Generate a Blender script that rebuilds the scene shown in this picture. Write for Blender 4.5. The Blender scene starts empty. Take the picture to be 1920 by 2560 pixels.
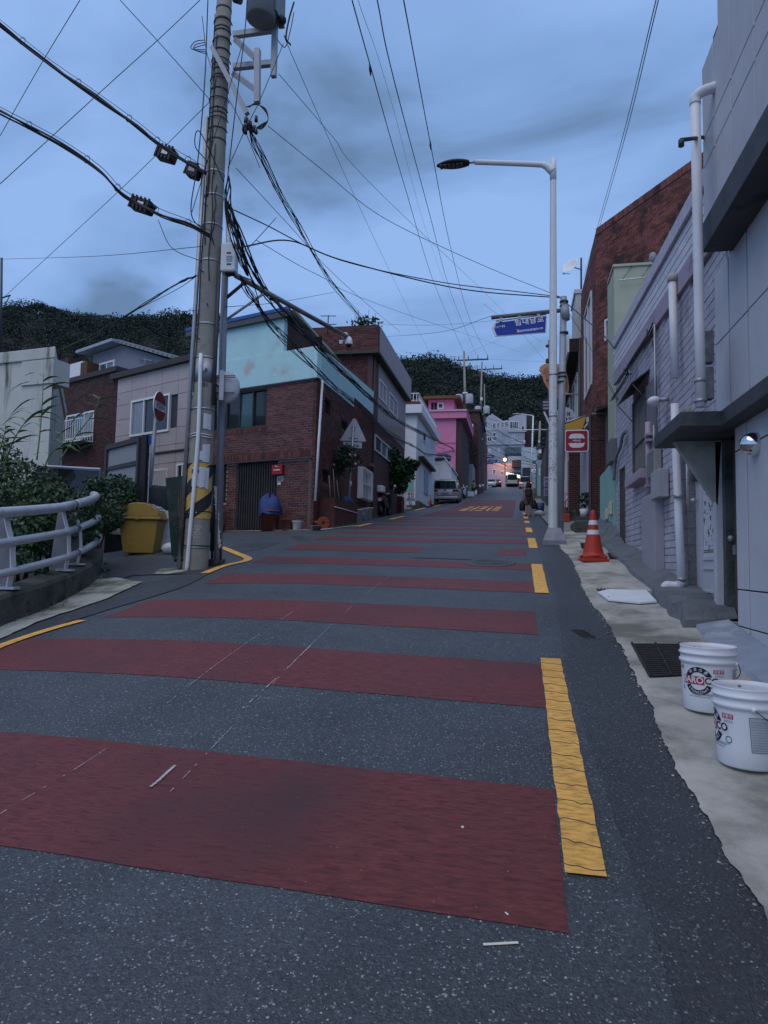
import bpy, math, random
import numpy as np
from mathutils import Vector, Matrix
random.seed(7); rng = np.random.default_rng(7)
SC = bpy.context.scene
COL = SC.collection
rad = math.radians

# ------------------------------------------------------------------ camera
FPX, CX, CY = 1700., 960., 1280.            # focal length and centre in photo pixels (1920 x 2560)
YAW, PITCH, ROLL = rad(11.2), rad(4.2), rad(1.15)
EYE = Vector((0, 0, 1.5))
_f = Vector((-math.sin(YAW)*math.cos(PITCH), math.cos(YAW)*math.cos(PITCH), math.sin(PITCH)))
_r = Vector((math.cos(YAW), math.sin(YAW), 0)); _u = _r.cross(_f)
RT = _r*math.cos(ROLL) + _u*math.sin(ROLL)
UP = _u*math.cos(ROLL) - _r*math.sin(ROLL)
cam = bpy.data.cameras.new('camera'); camo = bpy.data.objects.new('camera', cam); COL.objects.link(camo)
cam.sensor_fit = 'VERTICAL'; cam.sensor_height = 36.; cam.lens = FPX/2560*36
cam.clip_start = .05; cam.clip_end = 3000
camo.matrix_world = Matrix(((RT.x, UP.x, -_f.x, EYE.x), (RT.y, UP.y, -_f.y, EYE.y), (RT.z, UP.z, -_f.z, EYE.z), (0, 0, 0, 1)))
SC.camera = camo

# ------------------------------------------------------------------ sky, sun, exposure
SUN_EL, SUN_AZ = rad(62), rad(200)
W = bpy.data.worlds.new('World'); SC.world = W; W.use_nodes = True
nt = W.node_tree; nt.nodes.clear(); L = nt.links
def wn(t, **k):
    n = nt.nodes.new(t)
    for a, b in k.items(): setattr(n, a, b)
    return n
out = wn('ShaderNodeOutputWorld'); bg = wn('ShaderNodeBackground')
sky = wn('ShaderNodeTexSky'); sky.sky_type = 'NISHITA'; sky.sun_disc = False
sky.sun_elevation = SUN_EL; sky.sun_rotation = SUN_AZ; sky.air_density = 1.2; sky.dust_density = .6; sky.ozone_density = 2.5
tc = wn('ShaderNodeTexCoord'); sep = wn('ShaderNodeSeparateXYZ'); L.new(tc.outputs['Generated'], sep.inputs[0])
den = wn('ShaderNodeMath', operation='ADD'); den.inputs[1].default_value = .28; L.new(sep.outputs['Z'], den.inputs[0])
den2 = wn('ShaderNodeMath', operation='MAXIMUM'); den2.inputs[1].default_value = .05; L.new(den.outputs[0], den2.inputs[0])
dx = wn('ShaderNodeMath', operation='DIVIDE'); L.new(sep.outputs['X'], dx.inputs[0]); L.new(den2.outputs[0], dx.inputs[1])
dy = wn('ShaderNodeMath', operation='DIVIDE'); L.new(sep.outputs['Y'], dy.inputs[0]); L.new(den2.outputs[0], dy.inputs[1])
cmb = wn('ShaderNodeCombineXYZ'); L.new(dx.outputs[0], cmb.inputs[0]); L.new(dy.outputs[0], cmb.inputs[1])
nz = wn('ShaderNodeTexNoise'); nz.inputs['Scale'].default_value = 1.9; nz.inputs['Detail'].default_value = 5.; nz.inputs['Roughness'].default_value = .5; nz.inputs['Distortion'].default_value = .35
mp = wn('ShaderNodeMapping'); mp.inputs['Location'].default_value = (.35, 2.3, 1.7); mp.inputs['Rotation'].default_value = (0, 0, .5); mp.inputs['Scale'].default_value = (1., 1.5, 1)
L.new(cmb.outputs[0], mp.inputs[0]); L.new(mp.outputs[0], nz.inputs['Vector'])
rp = wn('ShaderNodeValToRGB'); e = rp.color_ramp.elements
e[0].position = .33; e[0].color = (.135, .235, .41, 1)
e[1].position = .60; e[1].color = (.31, .505, .90, 1)
m1 = rp.color_ramp.elements.new(.44); m1.color = (.225, .39, .73, 1)
L.new(nz.outputs['Fac'], rp.inputs[0])
sk = wn('ShaderNodeMix', data_type='RGBA', blend_type='MULTIPLY'); sk.inputs[0].default_value = 1
L.new(sky.outputs[0], sk.inputs[6]); sk.inputs[7].default_value = (.1, .1, .1, 1)
mx = wn('ShaderNodeMix', data_type='RGBA'); mx.inputs[0].default_value = .9
L.new(sk.outputs[2], mx.inputs[6]); L.new(rp.outputs[0], mx.inputs[7])
L.new(mx.outputs[2], bg.inputs[0]); bg.inputs[1].default_value = 1.0
L.new(bg.outputs[0], out.inputs[0])
sl = bpy.data.lights.new('sun', 'SUN'); sl.energy = 1.45; sl.angle = rad(70); sl.color = (1., .90, .84)
so = bpy.data.objects.new('sun', sl); COL.objects.link(so)
sdir = Vector((math.sin(SUN_AZ)*math.cos(SUN_EL), math.cos(SUN_AZ)*math.cos(SUN_EL), math.sin(SUN_EL)))
so.rotation_euler = sdir.to_track_quat('Z', 'Y').to_euler()
SC.view_settings.view_transform = 'Standard'; SC.view_settings.look = 'None'
SC.view_settings.exposure = 0; SC.view_settings.gamma = 1; SC.view_settings.use_curve_mapping = False

# ------------------------------------------------------------------ ground shape and pixel -> place
_ys = np.arange(-40, 520, .25)
_slp = np.interp((_ys[1:]+_ys[:-1])/2, [-5, 11, 16, 42, 50, 126, 136, 150], [.1405, .1405, .107, .107, .1285, .1285, .02, 0])
_g = np.concatenate([[0], np.cumsum(_slp*.25)]); _g -= np.interp(0, _ys, _g)
def G(y): return float(np.interp(y, _ys, _g))
def gz(x, y):
    z = G(y)
    z -= .0155*min(max(-2-x, 0), 3.6)**2*min(max((12-y)/4, 0), 1)
    z -= .055*min(max(0, -5.6-x), 30)*min(max((30-y)/6, .15), 1)
    return z
def ray(px, py): return _f + RT*((px-CX)/FPX) - UP*((py-CY)/FPX)
def aY(px, py, Y): d = ray(px, py); return EYE + d*(Y/d.y)
def aX(px, py, X): d = ray(px, py); return EYE + d*(X/d.x)
def aZ(px, py, Z): d = ray(px, py); return EYE + d*((Z-EYE.z)/d.z)
def gr(px, py, dz=0):
    d = ray(px, py); t = 1.
    while t < 300:
        p = EYE+d*t
        if p.z < gz(p.x, p.y)+dz:
            lo, hi = t-.02, t
            for _ in range(12):
                md = (lo+hi)/2; p = EYE+d*md
                if p.z < gz(p.x, p.y)+dz: hi = md
                else: lo = md
            return EYE+d*lo
        t += .02
    return EYE+d*150
def proj(p):
    q = Vector(p)-EYE; z = q.dot(_f)
    return CX+FPX*q.dot(RT)/z, CY-FPX*q.dot(UP)/z

# ------------------------------------------------------------------ mesh builder
class MB:
    def __init__(s): s.v = []; s.f = []; s.sm = set()
    def add(s, vs, fs, smooth=False):
        b = len(s.v); s.v += [tuple(v) for v in vs]
        if smooth: s.sm.update(range(len(s.f), len(s.f)+len(fs)))
        s.f += [tuple(b+i for i in f) for f in fs]; return s
    def hexa(s, p): return s.add(p, [(3,2,1,0),(4,5,6,7),(0,1,5,4),(1,2,6,5),(2,3,7,6),(3,0,4,7)])
    def box(s, x0, x1, y0, y1, z0, z1):
        return s.hexa([(x0,y0,z0),(x1,y0,z0),(x1,y1,z0),(x0,y1,z0),(x0,y0,z1),(x1,y0,z1),(x1,y1,z1),(x0,y1,z1)])
    def cbox(s, c, sx, sy, sz, rz=0, M=None):
        R = M or Matrix.Rotation(rz, 3, 'Z'); c = Vector(c)
        return s.hexa([c+R@Vector((a*sx/2, b*sy/2, d*sz/2)) for d in (-1,1) for a, b in ((-1,-1),(1,-1),(1,1),(-1,1))])
    def prism(s, poly, z0, z1):
        n = len(poly); zz = lambda z, p: z(p[0], p[1]) if callable(z) else z
        return s.add([(x,y,zz(z0,(x,y))) for x,y in poly]+[(x,y,zz(z1,(x,y))) for x,y in poly],
            [tuple(range(n-1,-1,-1)), tuple(range(n,2*n))]+[(i,(i+1)%n,n+(i+1)%n,n+i) for i in range(n)])
    def fbox(s, F, u0, u1, z0, z1, o0, o1):
        return s.hexa([F.pt(u0,z0,o0),F.pt(u1,z0,o0),F.pt(u1,z0,o1),F.pt(u0,z0,o1),F.pt(u0,z1,o0),F.pt(u1,z1,o0),F.pt(u1,z1,o1),F.pt(u0,z1,o1)])
    def fquad(s, F, q, o0, o1):      # q: four (u,z) corners, extruded from o0 to o1
        return s.hexa([F.pt(*a, o0) for a in q]+[F.pt(*a, o1) for a in q])
    def ext(s, pts, vec):            # polygon of 3-D points extruded along vec
        n = len(pts); vec = Vector(vec)
        return s.add([Vector(p) for p in pts]+[Vector(p)+vec for p in pts],
            [tuple(range(n-1,-1,-1)), tuple(range(n,2*n))]+[(i,(i+1)%n,n+(i+1)%n,n+i) for i in range(n)])
    def tube(s, path, r, n=6, caps=True, smooth=True):
        P = [Vector(p) for p in path]; rr = r if isinstance(r, (list, tuple)) else [r]*len(P)
        vs = []; prev = None
        for i, p in enumerate(P):
            t = (P[min(i+1,len(P)-1)]-P[max(i-1,0)])
            t = t.normalized() if t.length > 1e-9 else Vector((0,0,1))
            if prev is None:
                a = t.cross(Vector((0,0,1)));
                if a.length < 1e-3: a = t.cross(Vector((1,0,0)))
            else: a = prev - t*prev.dot(t)
            a.normalize(); prev = a; b = t.cross(a)
            for k in range(n):
                w = 2*math.pi*k/n; vs.append(p+(a*math.cos(w)+b*math.sin(w))*rr[i])
        fs = [(i*n+k, i*n+(k+1)%n, (i+1)*n+(k+1)%n, (i+1)*n+k) for i in range(len(P)-1) for k in range(n)]
        s.add(vs, fs, smooth)
        if caps: b = len(s.v)-len(vs); s.f += [tuple(b+k for k in range(n-1,-1,-1)), tuple(b+(len(P)-1)*n+k for k in range(n))]
        return s
    def lathe(s, prof, c=(0,0,0), n=24, smooth=True, M=None):   # prof: (r,z)
        vs = []; c = Vector(c)
        for r, z in prof:
            for k in range(n):
                w = 2*math.pi*k/n; q = Vector((r*math.cos(w), r*math.sin(w), z)); vs.append(c+(M@q if M else q))
        fs = [(i*n+k, i*n+(k+1)%n, (i+1)*n+(k+1)%n, (i+1)*n+k) for i in range(len(prof)-1) for k in range(n)]
        return s.add(vs, fs, smooth)
    def ball(s, c, r, n=10, m=7, sc=(1,1,1)):
        vs = []; c = Vector(c)
        for i in range(m+1):
            a = math.pi*i/m
            for k in range(n):
                w = 2*math.pi*k/n; vs.append(c+Vector((math.sin(a)*math.cos(w)*sc[0], math.sin(a)*math.sin(w)*sc[1], math.cos(a)*sc[2]))*r)
        return s.add(vs, [(i*n+k, (i+1)*n+k, (i+1)*n+(k+1)%n, i*n+(k+1)%n) for i in range(m) for k in range(n)], True)
    def build(s, name, mat, parent=None, bevel=0, local=False):
        me = bpy.data.meshes.new(name)
        vs = s.v
        if parent is not None and not local:
            mi = parent_world(parent).inverted(); vs = [tuple(mi@Vector(v)) for v in vs]
        me.from_pydata([tuple(v) for v in vs], [], s.f)
        if s.sm:
            fl = np.zeros(len(s.f), bool); fl[list(s.sm)] = True; me.polygons.foreach_set('use_smooth', fl)
        me.update()
        return link(name, me, mat, parent, bevel)
def parent_world(o):
    M = o.matrix_basis.copy()
    while o.parent: o = o.parent; M = o.matrix_basis @ M
    return M
def link(name, me, mat, parent=None, bevel=0):
    o = bpy.data.objects.new(name, me); COL.objects.link(o)
    if mat is not None and not me.materials: me.materials.append(mat)
    if parent is not None: o.parent = parent
    if bevel:
        b = o.modifiers.new('bevel', 'BEVEL'); b.width = bevel; b.segments = 2; b.limit_method = 'ANGLE'; b.angle_limit = rad(40)
    return o
def tag(o, label=None, cat=None, group=None, kind=None):
    if label: o['label'] = label
    if cat: o['category'] = cat
    if group: o['group'] = group
    if kind: o['kind'] = kind
    return o
def thing(name, label, cat, loc=(0,0,0), rz=0, group=None):
    o = bpy.data.objects.new(name, None); COL.objects.link(o); o.location = loc; o.rotation_euler = (0,0,rz)
    o.matrix_basis = Matrix.Translation(Vector(loc)) @ Matrix.Rotation(rz, 4, 'Z'); o.empty_display_size = .1
    return tag(o, label, cat, group)
def copy_tree(o, parent=None):
    c = o.copy(); COL.objects.link(c); c.parent = parent
    for ch in list(o.children): copy_tree(ch, c)
    return c
class Fac:                                   # a vertical wall plane; n points outward
    def __init__(s, p0, p1):
        s.p = Vector((p0[0], p0[1], 0)); d = Vector((p1[0]-p0[0], p1[1]-p0[1], 0)); s.len = d.length; s.d = d.normalized()
        s.n = Vector((s.d.y, -s.d.x, 0)); s.ang = math.atan2(s.d.y, s.d.x)
    def pt(s, u, z, o=0): return s.p + s.d*u + s.n*o + Vector((0,0,z))
    def hit(s, px, py):
        d = ray(px, py); t = (s.p-EYE).dot(s.n)/d.dot(s.n); q = EYE+d*t
        return (q-s.p).dot(s.d), q.z
    def rect(s, x0, y0, x1, y1):
        a = s.hit(x0, y0); b = s.hit(x1, y1)
        return min(a[0],b[0]), max(a[0],b[0]), min(a[1],b[1]), max(a[1],b[1])
    def gmin(s, a=0, b=None):
        b = s.len if b is None else b
        return min(gz(*s.pt(a,0).xy), gz(*s.pt(b,0).xy))
    def mat(s): return Matrix((( s.d.x, 0, s.n.x, 0), (s.d.y, 0, s.n.y, 0), (0, 1, 0, 0), (0, 0, 0, 1)))

# ------------------------------------------------------------------ materials
MATS = {}
def pm(name, col, rough=.75, var=.18, scale=6., bump=.15, bscale=None, metal=0, dirt=None, dscale=2.5, dlo=.52, dhi=.72, streak=False, island=0., spec=.35, emit=None, alpha=None, stretch=None, trans=0):
    if name in MATS: return MATS[name]
    m = bpy.data.materials.new(name); m.use_nodes = True; t = m.node_tree; N = t.nodes; K = t.links
    b = N['Principled BSDF']; b.inputs['Roughness'].default_value = rough; b.inputs['Metallic'].default_value = metal
    b.inputs['Specular IOR Level'].default_value = spec
    geo = N.new('ShaderNodeNewGeometry'); vec = geo.outputs['Position']
    if stretch:
        mpn = N.new('ShaderNodeMapping'); mpn.inputs['Scale'].default_value = stretch; K.new(vec, mpn.inputs[0]); vec = mpn.outputs[0]
    nn = N.new('ShaderNodeTexNoise'); nn.inputs['Scale'].default_value = scale; nn.inputs['Detail'].default_value = 6; nn.inputs['Roughness'].default_value = .62
    K.new(vec, nn.inputs['Vector'])
    r = N.new('ShaderNodeMapRange'); r.inputs[1].default_value = .25; r.inputs[2].default_value = .75; r.inputs[3].default_value = 1-var; r.inputs[4].default_value = 1+var
    K.new(nn.outputs['Fac'], r.inputs[0]); fac = r.outputs[0]
    if island:
        oi = N.new('ShaderNodeObjectInfo'); ad = N.new('ShaderNodeMath'); ad.operation = 'ADD'
        K.new(geo.outputs['Random Per Island'], ad.inputs[0]); K.new(oi.outputs['Random'], ad.inputs[1])
        fr = N.new('ShaderNodeMath'); fr.operation = 'FRACT'; K.new(ad.outputs[0], fr.inputs[0])
        r2 = N.new('ShaderNodeMapRange'); r2.inputs[3].default_value = 1-island; r2.inputs[4].default_value = 1+island; K.new(fr.outputs[0], r2.inputs[0])
        mu = N.new('ShaderNodeMath'); mu.operation = 'MULTIPLY'; K.new(fac, mu.inputs[0]); K.new(r2.outputs[0], mu.inputs[1]); fac = mu.outputs[0]
    vm = N.new('ShaderNodeVectorMath'); vm.operation = 'SCALE'; vm.inputs[0].default_value = col[:3]; K.new(fac, vm.inputs['Scale'])
    c = vm.outputs[0]
    if dirt:
        dn = N.new('ShaderNodeTexNoise'); dn.inputs['Scale'].default_value = dscale; dn.inputs['Detail'].default_value = 7; dn.inputs['Roughness'].default_value = .65
        if streak:
            ms = N.new('ShaderNodeMapping'); ms.inputs['Scale'].default_value = (1, 1, .12); K.new(geo.outputs['Position'], ms.inputs[0]); K.new(ms.outputs[0], dn.inputs['Vector'])
        else: K.new(geo.outputs['Position'], dn.inputs['Vector'])
        dr = N.new('ShaderNodeMapRange'); dr.interpolation_type = 'SMOOTHSTEP'; dr.inputs[1].default_value = dlo; dr.inputs[2].default_value = dhi; K.new(dn.outputs['Fac'], dr.inputs[0])
        mx = N.new('ShaderNodeMix'); mx.data_type = 'RGBA'; K.new(dr.outputs[0], mx.inputs[0]); K.new(c, mx.inputs[6]); mx.inputs[7].default_value = (*dirt[:3], 1); c = mx.outputs[2]
    K.new(c, b.inputs['Base Color'])
    if bump:
        bn = N.new('ShaderNodeTexNoise'); bn.inputs['Scale'].default_value = bscale or scale*6; bn.inputs['Detail'].default_value = 4; K.new(vec, bn.inputs['Vector'])
        bp = N.new('ShaderNodeBump'); bp.inputs['Strength'].default_value = bump; bp.inputs['Distance'].default_value = .02; K.new(bn.outputs['Fac'], bp.inputs['Height']); K.new(bp.outputs[0], b.inputs['Normal'])
    if emit: b.inputs['Emission Color'].default_value = (*emit[:3], 1); b.inputs['Emission Strength'].default_value = emit[3]
    if alpha is not None: b.inputs['Alpha'].default_value = alpha
    if trans: b.inputs['Transmission Weight'].default_value = trans
    MATS[name] = m; return m
def glassm(name, col, rough=.06, spec=.6): return pm(name, col, rough=rough, var=.3, scale=1.2, bump=.02, bscale=2, spec=spec)

def text(s, size, mat, M, parent, name='lettering', align='CENTER', bold=0., ext=.001, sx=1., sy=1., space=1.):
    cu = bpy.data.curves.new('t', 'FONT'); cu.body = s; cu.size = size; cu.align_x = align; cu.align_y = 'CENTER'; cu.offset = bold; cu.extrude = ext; cu.space_character = space; cu.resolution_u = 3
    o = bpy.data.objects.new('t', cu); COL.objects.link(o)
    dg = bpy.context.evaluated_depsgraph_get(); me = bpy.data.meshes.new_from_object(o.evaluated_get(dg))
    bpy.data.objects.remove(o); bpy.data.curves.remove(cu)
    A = M @ Matrix.Diagonal((sx, sy, 1, 1))
    if parent is not None: A = parent_world(parent).inverted() @ A
    me.transform(A); me.materials.clear()
    return link(name, me, mat, parent)
def frame_at(p, right, up):                   # text matrix: x right, y up, z toward the reader
    r = Vector(right).normalized(); u = Vector(up); u = (u-r*u.dot(r)).normalized(); n = r.cross(u); p = Vector(p)
    return Matrix(((r.x,u.x,n.x,p.x),(r.y,u.y,n.y,p.y),(r.z,u.z,n.z,p.z),(0,0,0,1)))
def smoothpath(P, k=6):                       # Catmull-Rom
    P = [Vector(p) for p in P]
    if len(P) < 3: return P
    Q = [P[0]*2-P[1]]+P+[P[-1]*2-P[-2]]; o = []
    for i in range(1, len(Q)-2):
        a, b, c, d = Q[i-1:i+3]
        for j in range(k):
            t = j/k; o.append(.5*((2*b)+(c-a)*t+(2*a-5*b+4*c-d)*t*t+(3*b-3*c+d-a)*t**3))
    o.append(P[-1]); return o
def leaves(m, c, rx, ry, rz, n, size, seed=0, shell=.5, long=1.8, pts=None):
    R = np.random.default_rng(seed)
    for i in range(n):
        if pts: q = Vector(pts[R.integers(len(pts))])+Vector(R.normal(size=3))*rx
        else:
            d = Vector(R.normal(size=3)); d.normalize(); k = shell+(1-shell)*R.random()**.5
            q = Vector(c)+Vector((d.x*rx, d.y*ry, d.z*rz))*k
        a = Vector(R.normal(size=3)); a.normalize(); b = a.cross(Vector(R.normal(size=3)));
        if b.length < 1e-3: continue
        b.normalize(); s = size*(.6+.8*R.random()); h = s*long/2; w = s/2; nn = a.cross(b)*(s*.22)
        m.add([q-a*h, q+b*w+nn, q+a*h, q-b*w+nn], [(0,1,2,3)])
# ================================================================== SETTING: ground, road, pavements
def asphalt(name, base, chip, chipamt, scale=260., wet=.0):
    m = bpy.data.materials.new(name); m.use_nodes = True; t = m.node_tree; N = t.nodes; K = t.links; b = N['Principled BSDF']
    geo = N.new('ShaderNodeNewGeometry'); P = geo.outputs['Position']
    v = N.new('ShaderNodeTexVoronoi'); v.inputs['Scale'].default_value = scale/2.3
    dn_ = N.new('ShaderNodeTexNoise'); dn_.inputs['Scale'].default_value = 90; K.new(P, dn_.inputs['Vector']); dv = N.new('ShaderNodeVectorMath'); dv.operation = 'SCALE'; dv.inputs['Scale'].default_value = .012; K.new(dn_.outputs['Color'], dv.inputs[0]); da = N.new('ShaderNodeVectorMath'); K.new(P, da.inputs[0]); K.new(dv.outputs[0], da.inputs[1]); K.new(da.outputs[0], v.inputs['Vector'])
    wnn = N.new('ShaderNodeSeparateColor'); K.new(v.outputs['Color'], wnn.inputs[0])
    th0 = N.new('ShaderNodeMapRange'); th0.inputs[1].default_value = 1-chipamt; th0.inputs[2].default_value = 1.; K.new(wnn.outputs[0], th0.inputs[0])
    v.inputs['Randomness'].default_value = 1; dm_ = N.new('ShaderNodeMapRange'); dm_.inputs[1].default_value = .22; dm_.inputs[2].default_value = .42; dm_.inputs[3].default_value = .95; dm_.inputs[4].default_value = 0; dq = N.new('ShaderNodeMath'); dq.operation = 'DIVIDE'; da2 = N.new('ShaderNodeMath'); da2.operation = 'MULTIPLY_ADD'; da2.inputs[1].default_value = 1.3; da2.inputs[2].default_value = .35; K.new(wnn.outputs[2], da2.inputs[0]); K.new(v.outputs['Distance'], dq.inputs[0]); K.new(da2.outputs[0], dq.inputs[1]); K.new(dq.outputs[0], dm_.inputs[0])
    th = N.new('ShaderNodeMath'); th.operation = 'MULTIPLY'; K.new(th0.outputs[0], th.inputs[0]); K.new(dm_.outputs[0], th.inputs[1])
    n1 = N.new('ShaderNodeTexNoise'); n1.inputs['Scale'].default_value = 1.1; n1.inputs['Detail'].default_value = 8; n1.inputs['Roughness'].default_value = .65; K.new(P, n1.inputs['Vector'])
    n2 = N.new('ShaderNodeTexNoise'); n2.inputs['Scale'].default_value = 70; n2.inputs['Detail'].default_value = 3; K.new(P, n2.inputs['Vector'])
    r1 = N.new('ShaderNodeMapRange'); r1.inputs[1].default_value = .3; r1.inputs[2].default_value = .7; r1.inputs[3].default_value = .72; r1.inputs[4].default_value = 1.25; K.new(n1.outputs[0], r1.inputs[0])
    r2 = N.new('ShaderNodeMapRange'); r2.inputs[1].default_value = .3; r2.inputs[2].default_value = .7; r2.inputs[3].default_value = .6; r2.inputs[4].default_value = 1.4; K.new(n2.outputs[0], r2.inputs[0])
    mu = N.new('ShaderNodeMath'); mu.operation = 'MULTIPLY'; K.new(r1.outputs[0], mu.inputs[0]); K.new(r2.outputs[0], mu.inputs[1])
    vm = N.new('ShaderNodeVectorMath'); vm.operation = 'SCALE'; vm.inputs[0].default_value = base; K.new(mu.outputs[0], vm.inputs['Scale'])
    mx = N.new('ShaderNodeMix'); mx.data_type = 'RGBA'; K.new(th.outputs[0], mx.inputs[0]); K.new(vm.outputs[0], mx.inputs[6]); mx.inputs[7].default_value = (*chip, 1)
    K.new(mx.outputs[2], b.inputs['Base Color']); b.inputs['Roughness'].default_value = .58; b.inputs['Specular IOR Level'].default_value = .5
    bp = N.new('ShaderNodeBump'); bp.inputs['Strength'].default_value = .55; bp.inputs['Distance'].default_value = .006
    v2 = N.new('ShaderNodeTexVoronoi'); v2.inputs['Scale'].default_value = scale/2.2; K.new(P, v2.inputs['Vector'])
    ad = N.new('ShaderNodeMath'); ad.operation = 'ADD'; K.new(v2.outputs['Distance'], ad.inputs[0]); K.new(n2.outputs[0], ad.inputs[1])
    K.new(ad.outputs[0], bp.inputs['Height']); K.new(bp.outputs[0], b.inputs['Normal'])
    return m
def worn(name, col, under, amt=.5, rough=.7):   # road paint with wear showing what is under it, ribbed along x
    m = bpy.data.materials.new(name); m.use_nodes = True; t = m.node_tree; N = t.nodes; K = t.links; b = N['Principled BSDF']
    geo = N.new('ShaderNodeNewGeometry'); P = geo.outputs['Position']
    mp_ = N.new('ShaderNodeMapping'); mp_.inputs['Scale'].default_value = (.3, 1, 1); K.new(P, mp_.inputs[0])
    n1 = N.new('ShaderNodeTexNoise'); n1.inputs['Scale'].default_value = 48; n1.inputs['Detail'].default_value = 8; n1.inputs['Roughness'].default_value = .7; K.new(mp_.outputs[0], n1.inputs['Vector'])
    n2 = N.new('ShaderNodeTexNoise'); n2.inputs['Scale'].default_value = .9; n2.inputs['Detail'].default_value = 6; K.new(P, n2.inputs['Vector'])
    ad = N.new('ShaderNodeMath'); ad.operation = 'ADD'; K.new(n1.outputs[0], ad.inputs[0]); K.new(n2.outputs[0], ad.inputs[1])
    r = N.new('ShaderNodeMapRange'); r.inputs[1].default_value = 1.02; r.inputs[2].default_value = 1.32; r.inputs[4].default_value = amt; K.new(ad.outputs[0], r.inputs[0])
    r2 = N.new('ShaderNodeMapRange'); r2.inputs[1].default_value = .3; r2.inputs[2].default_value = .7; r2.inputs[3].default_value = .45; r2.inputs[4].default_value = 1.5; K.new(n1.outputs[0], r2.inputs[0])
    vm = N.new('ShaderNodeVectorMath'); vm.operation = 'SCALE'; vm.inputs[0].default_value = col; K.new(r2.outputs[0], vm.inputs['Scale'])
    mx = N.new('ShaderNodeMix'); mx.data_type = 'RGBA'; K.new(r.outputs[0], mx.inputs[0]); K.new(vm.outputs[0], mx.inputs[6]); mx.inputs[7].default_value = (*under, 1)
    K.new(mx.outputs[2], b.inputs['Base Color']); b.inputs['Roughness'].default_value = rough; b.inputs['Specular IOR Level'].default_value = .3
    bp = N.new('ShaderNodeBump'); bp.inputs['Strength'].default_value = .8; bp.inputs['Distance'].default_value = .012; K.new(n1.outputs[0], bp.inputs['Height']); K.new(bp.outputs[0], b.inputs['Normal'])
    return m
A_ROAD = asphalt('asphalt', (.043, .050, .056), (.36, .37, .37), .26)
A_DARK = asphalt('asphalt_dark', (.033, .037, .041), (.28, .29, .29), .22)
A_PATCH = asphalt('asphalt_patch', (.048, .053, .056), (.2, .21, .21), .12)
M_RED = worn('red_paint', (.135, .033, .032), (.05, .03, .031), .85, .6)
M_YEL = worn('yellow_paint', (.72, .39, .09), (.3, .17, .05), .45)
M_WHT = worn('white_paint', (.6, .6, .58), (.2, .2, .2), .6)
CONC = pm('concrete_light', (.40, .385, .34), rough=.85, var=.25, scale=2.2, bump=.25, bscale=60, dirt=(.15, .15, .125), dscale=1.3, dlo=.42, dhi=.66)
CONC_D = pm('concrete_dark', (.085, .085, .078), rough=.9, var=.35, scale=3, bump=.5, bscale=25, dirt=(.025, .032, .024), dscale=2, dlo=.45, dhi=.65)
CONC_G = pm('cement_blue_grey', (.135, .145, .15), rough=.85, var=.25, scale=3, bump=.4, bscale=18, dirt=(.075, .08, .082), dscale=2.2)
SOIL = pm('soil', (.024, .028, .021), rough=.95, var=.4, scale=2, bump=.8, bscale=12)

def sheet(name, xs, ys, zf, mat, keep=None, edge=None):
    m = MB(); nx, ny = len(xs), len(ys)
    for y in ys:
        for i, x in enumerate(xs):
            xx = x if edge is None else edge(i, x, y)
            m.v.append((xx, y, zf(xx, y)))
    for j in range(ny-1):
        for i in range(nx-1):
            if keep is None or keep((xs[i]+xs[i+1])/2, (ys[j]+ys[j+1])/2): m.f.append((j*nx+i, j*nx+i+1, (j+1)*nx+i+1, (j+1)*nx+i))
    return tag(m.build(name, mat), kind='structure')
def frange(a, b, s): return [a+i*s for i in range(int(round((b-a)/s))+1)]
HX = [(-2600,760),(-700,765),(-60,775),(60,765),(160,795),(300,800),(430,790),(520,795),(700,860),(900,915),(1000,905),(1080,900),(1150,925),(1230,952),(1300,955),(1360,945),(1450,960),(1800,985),(2600,1010)]
def ridge(px): return float(np.interp(px, [a for a, b in HX], [b for a, b in HX]))
def px_of(x, y):
    q = Vector((x, y, 1.5))-EYE; z = q.dot(_f); return CX+FPX*q.dot(RT)/max(z, 1)
HILL_Y0, HILL_Y1 = 175., 330.
def hill_h(x, y):
    if y < HILL_Y0: return 0
    t = min((y-HILL_Y0)/(HILL_Y1-HILL_Y0), 1.)
    sx = x*HILL_Y1/y
    top = aY(px_of(sx, HILL_Y1), ridge(px_of(sx, HILL_Y1)), HILL_Y1).z-3.5
    return max(0, (top-16.5)*(t*t*(3-2*t)*.5+t*.5))
def terr(x, y):
    z = gz(max(min(x, 60), -40), y)-.06+hill_h(x, y)
    if x < -5.9 and y < 8.5: z -= .25
    return z
gx = frange(-520, -60, 20)+frange(-50, -10, 5)+frange(-8, 8, 1)+frange(10, 50, 5)+frange(60, 400, 20)
gy = frange(-30, 60, 1.5)+frange(64, 176, 4)+frange(186, 420, 12)
sheet('ground', gx, gy, terr, SOIL)

def in_road(x, y):
    if x > -5.35: return True
    if x > -8.5 and 8.0 < y < 19 and y > 8.1+(-5.35-x)*1.1: return True
    if 9.6 < y < 30 and x > -22 and y > 11.2+(-5.3-x)*.36-1.6: return y < 19.5+(-5.5-x)*.36
    return False
rx = [-22, -20, -18, -16, -14, -12, -11, -10, -9.5, -9, -8.5, -8, -7.5, -7, -6.5, -6, -5.7]+frange(-5.35, .65, .25)+[.86]
ry = frange(-6, 31, .5)+frange(32, 160, 2)
random.seed(3); _jit = {}
sheet('road', rx, ry, lambda x, y: gz(x, y), A_ROAD, keep=in_road)
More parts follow.
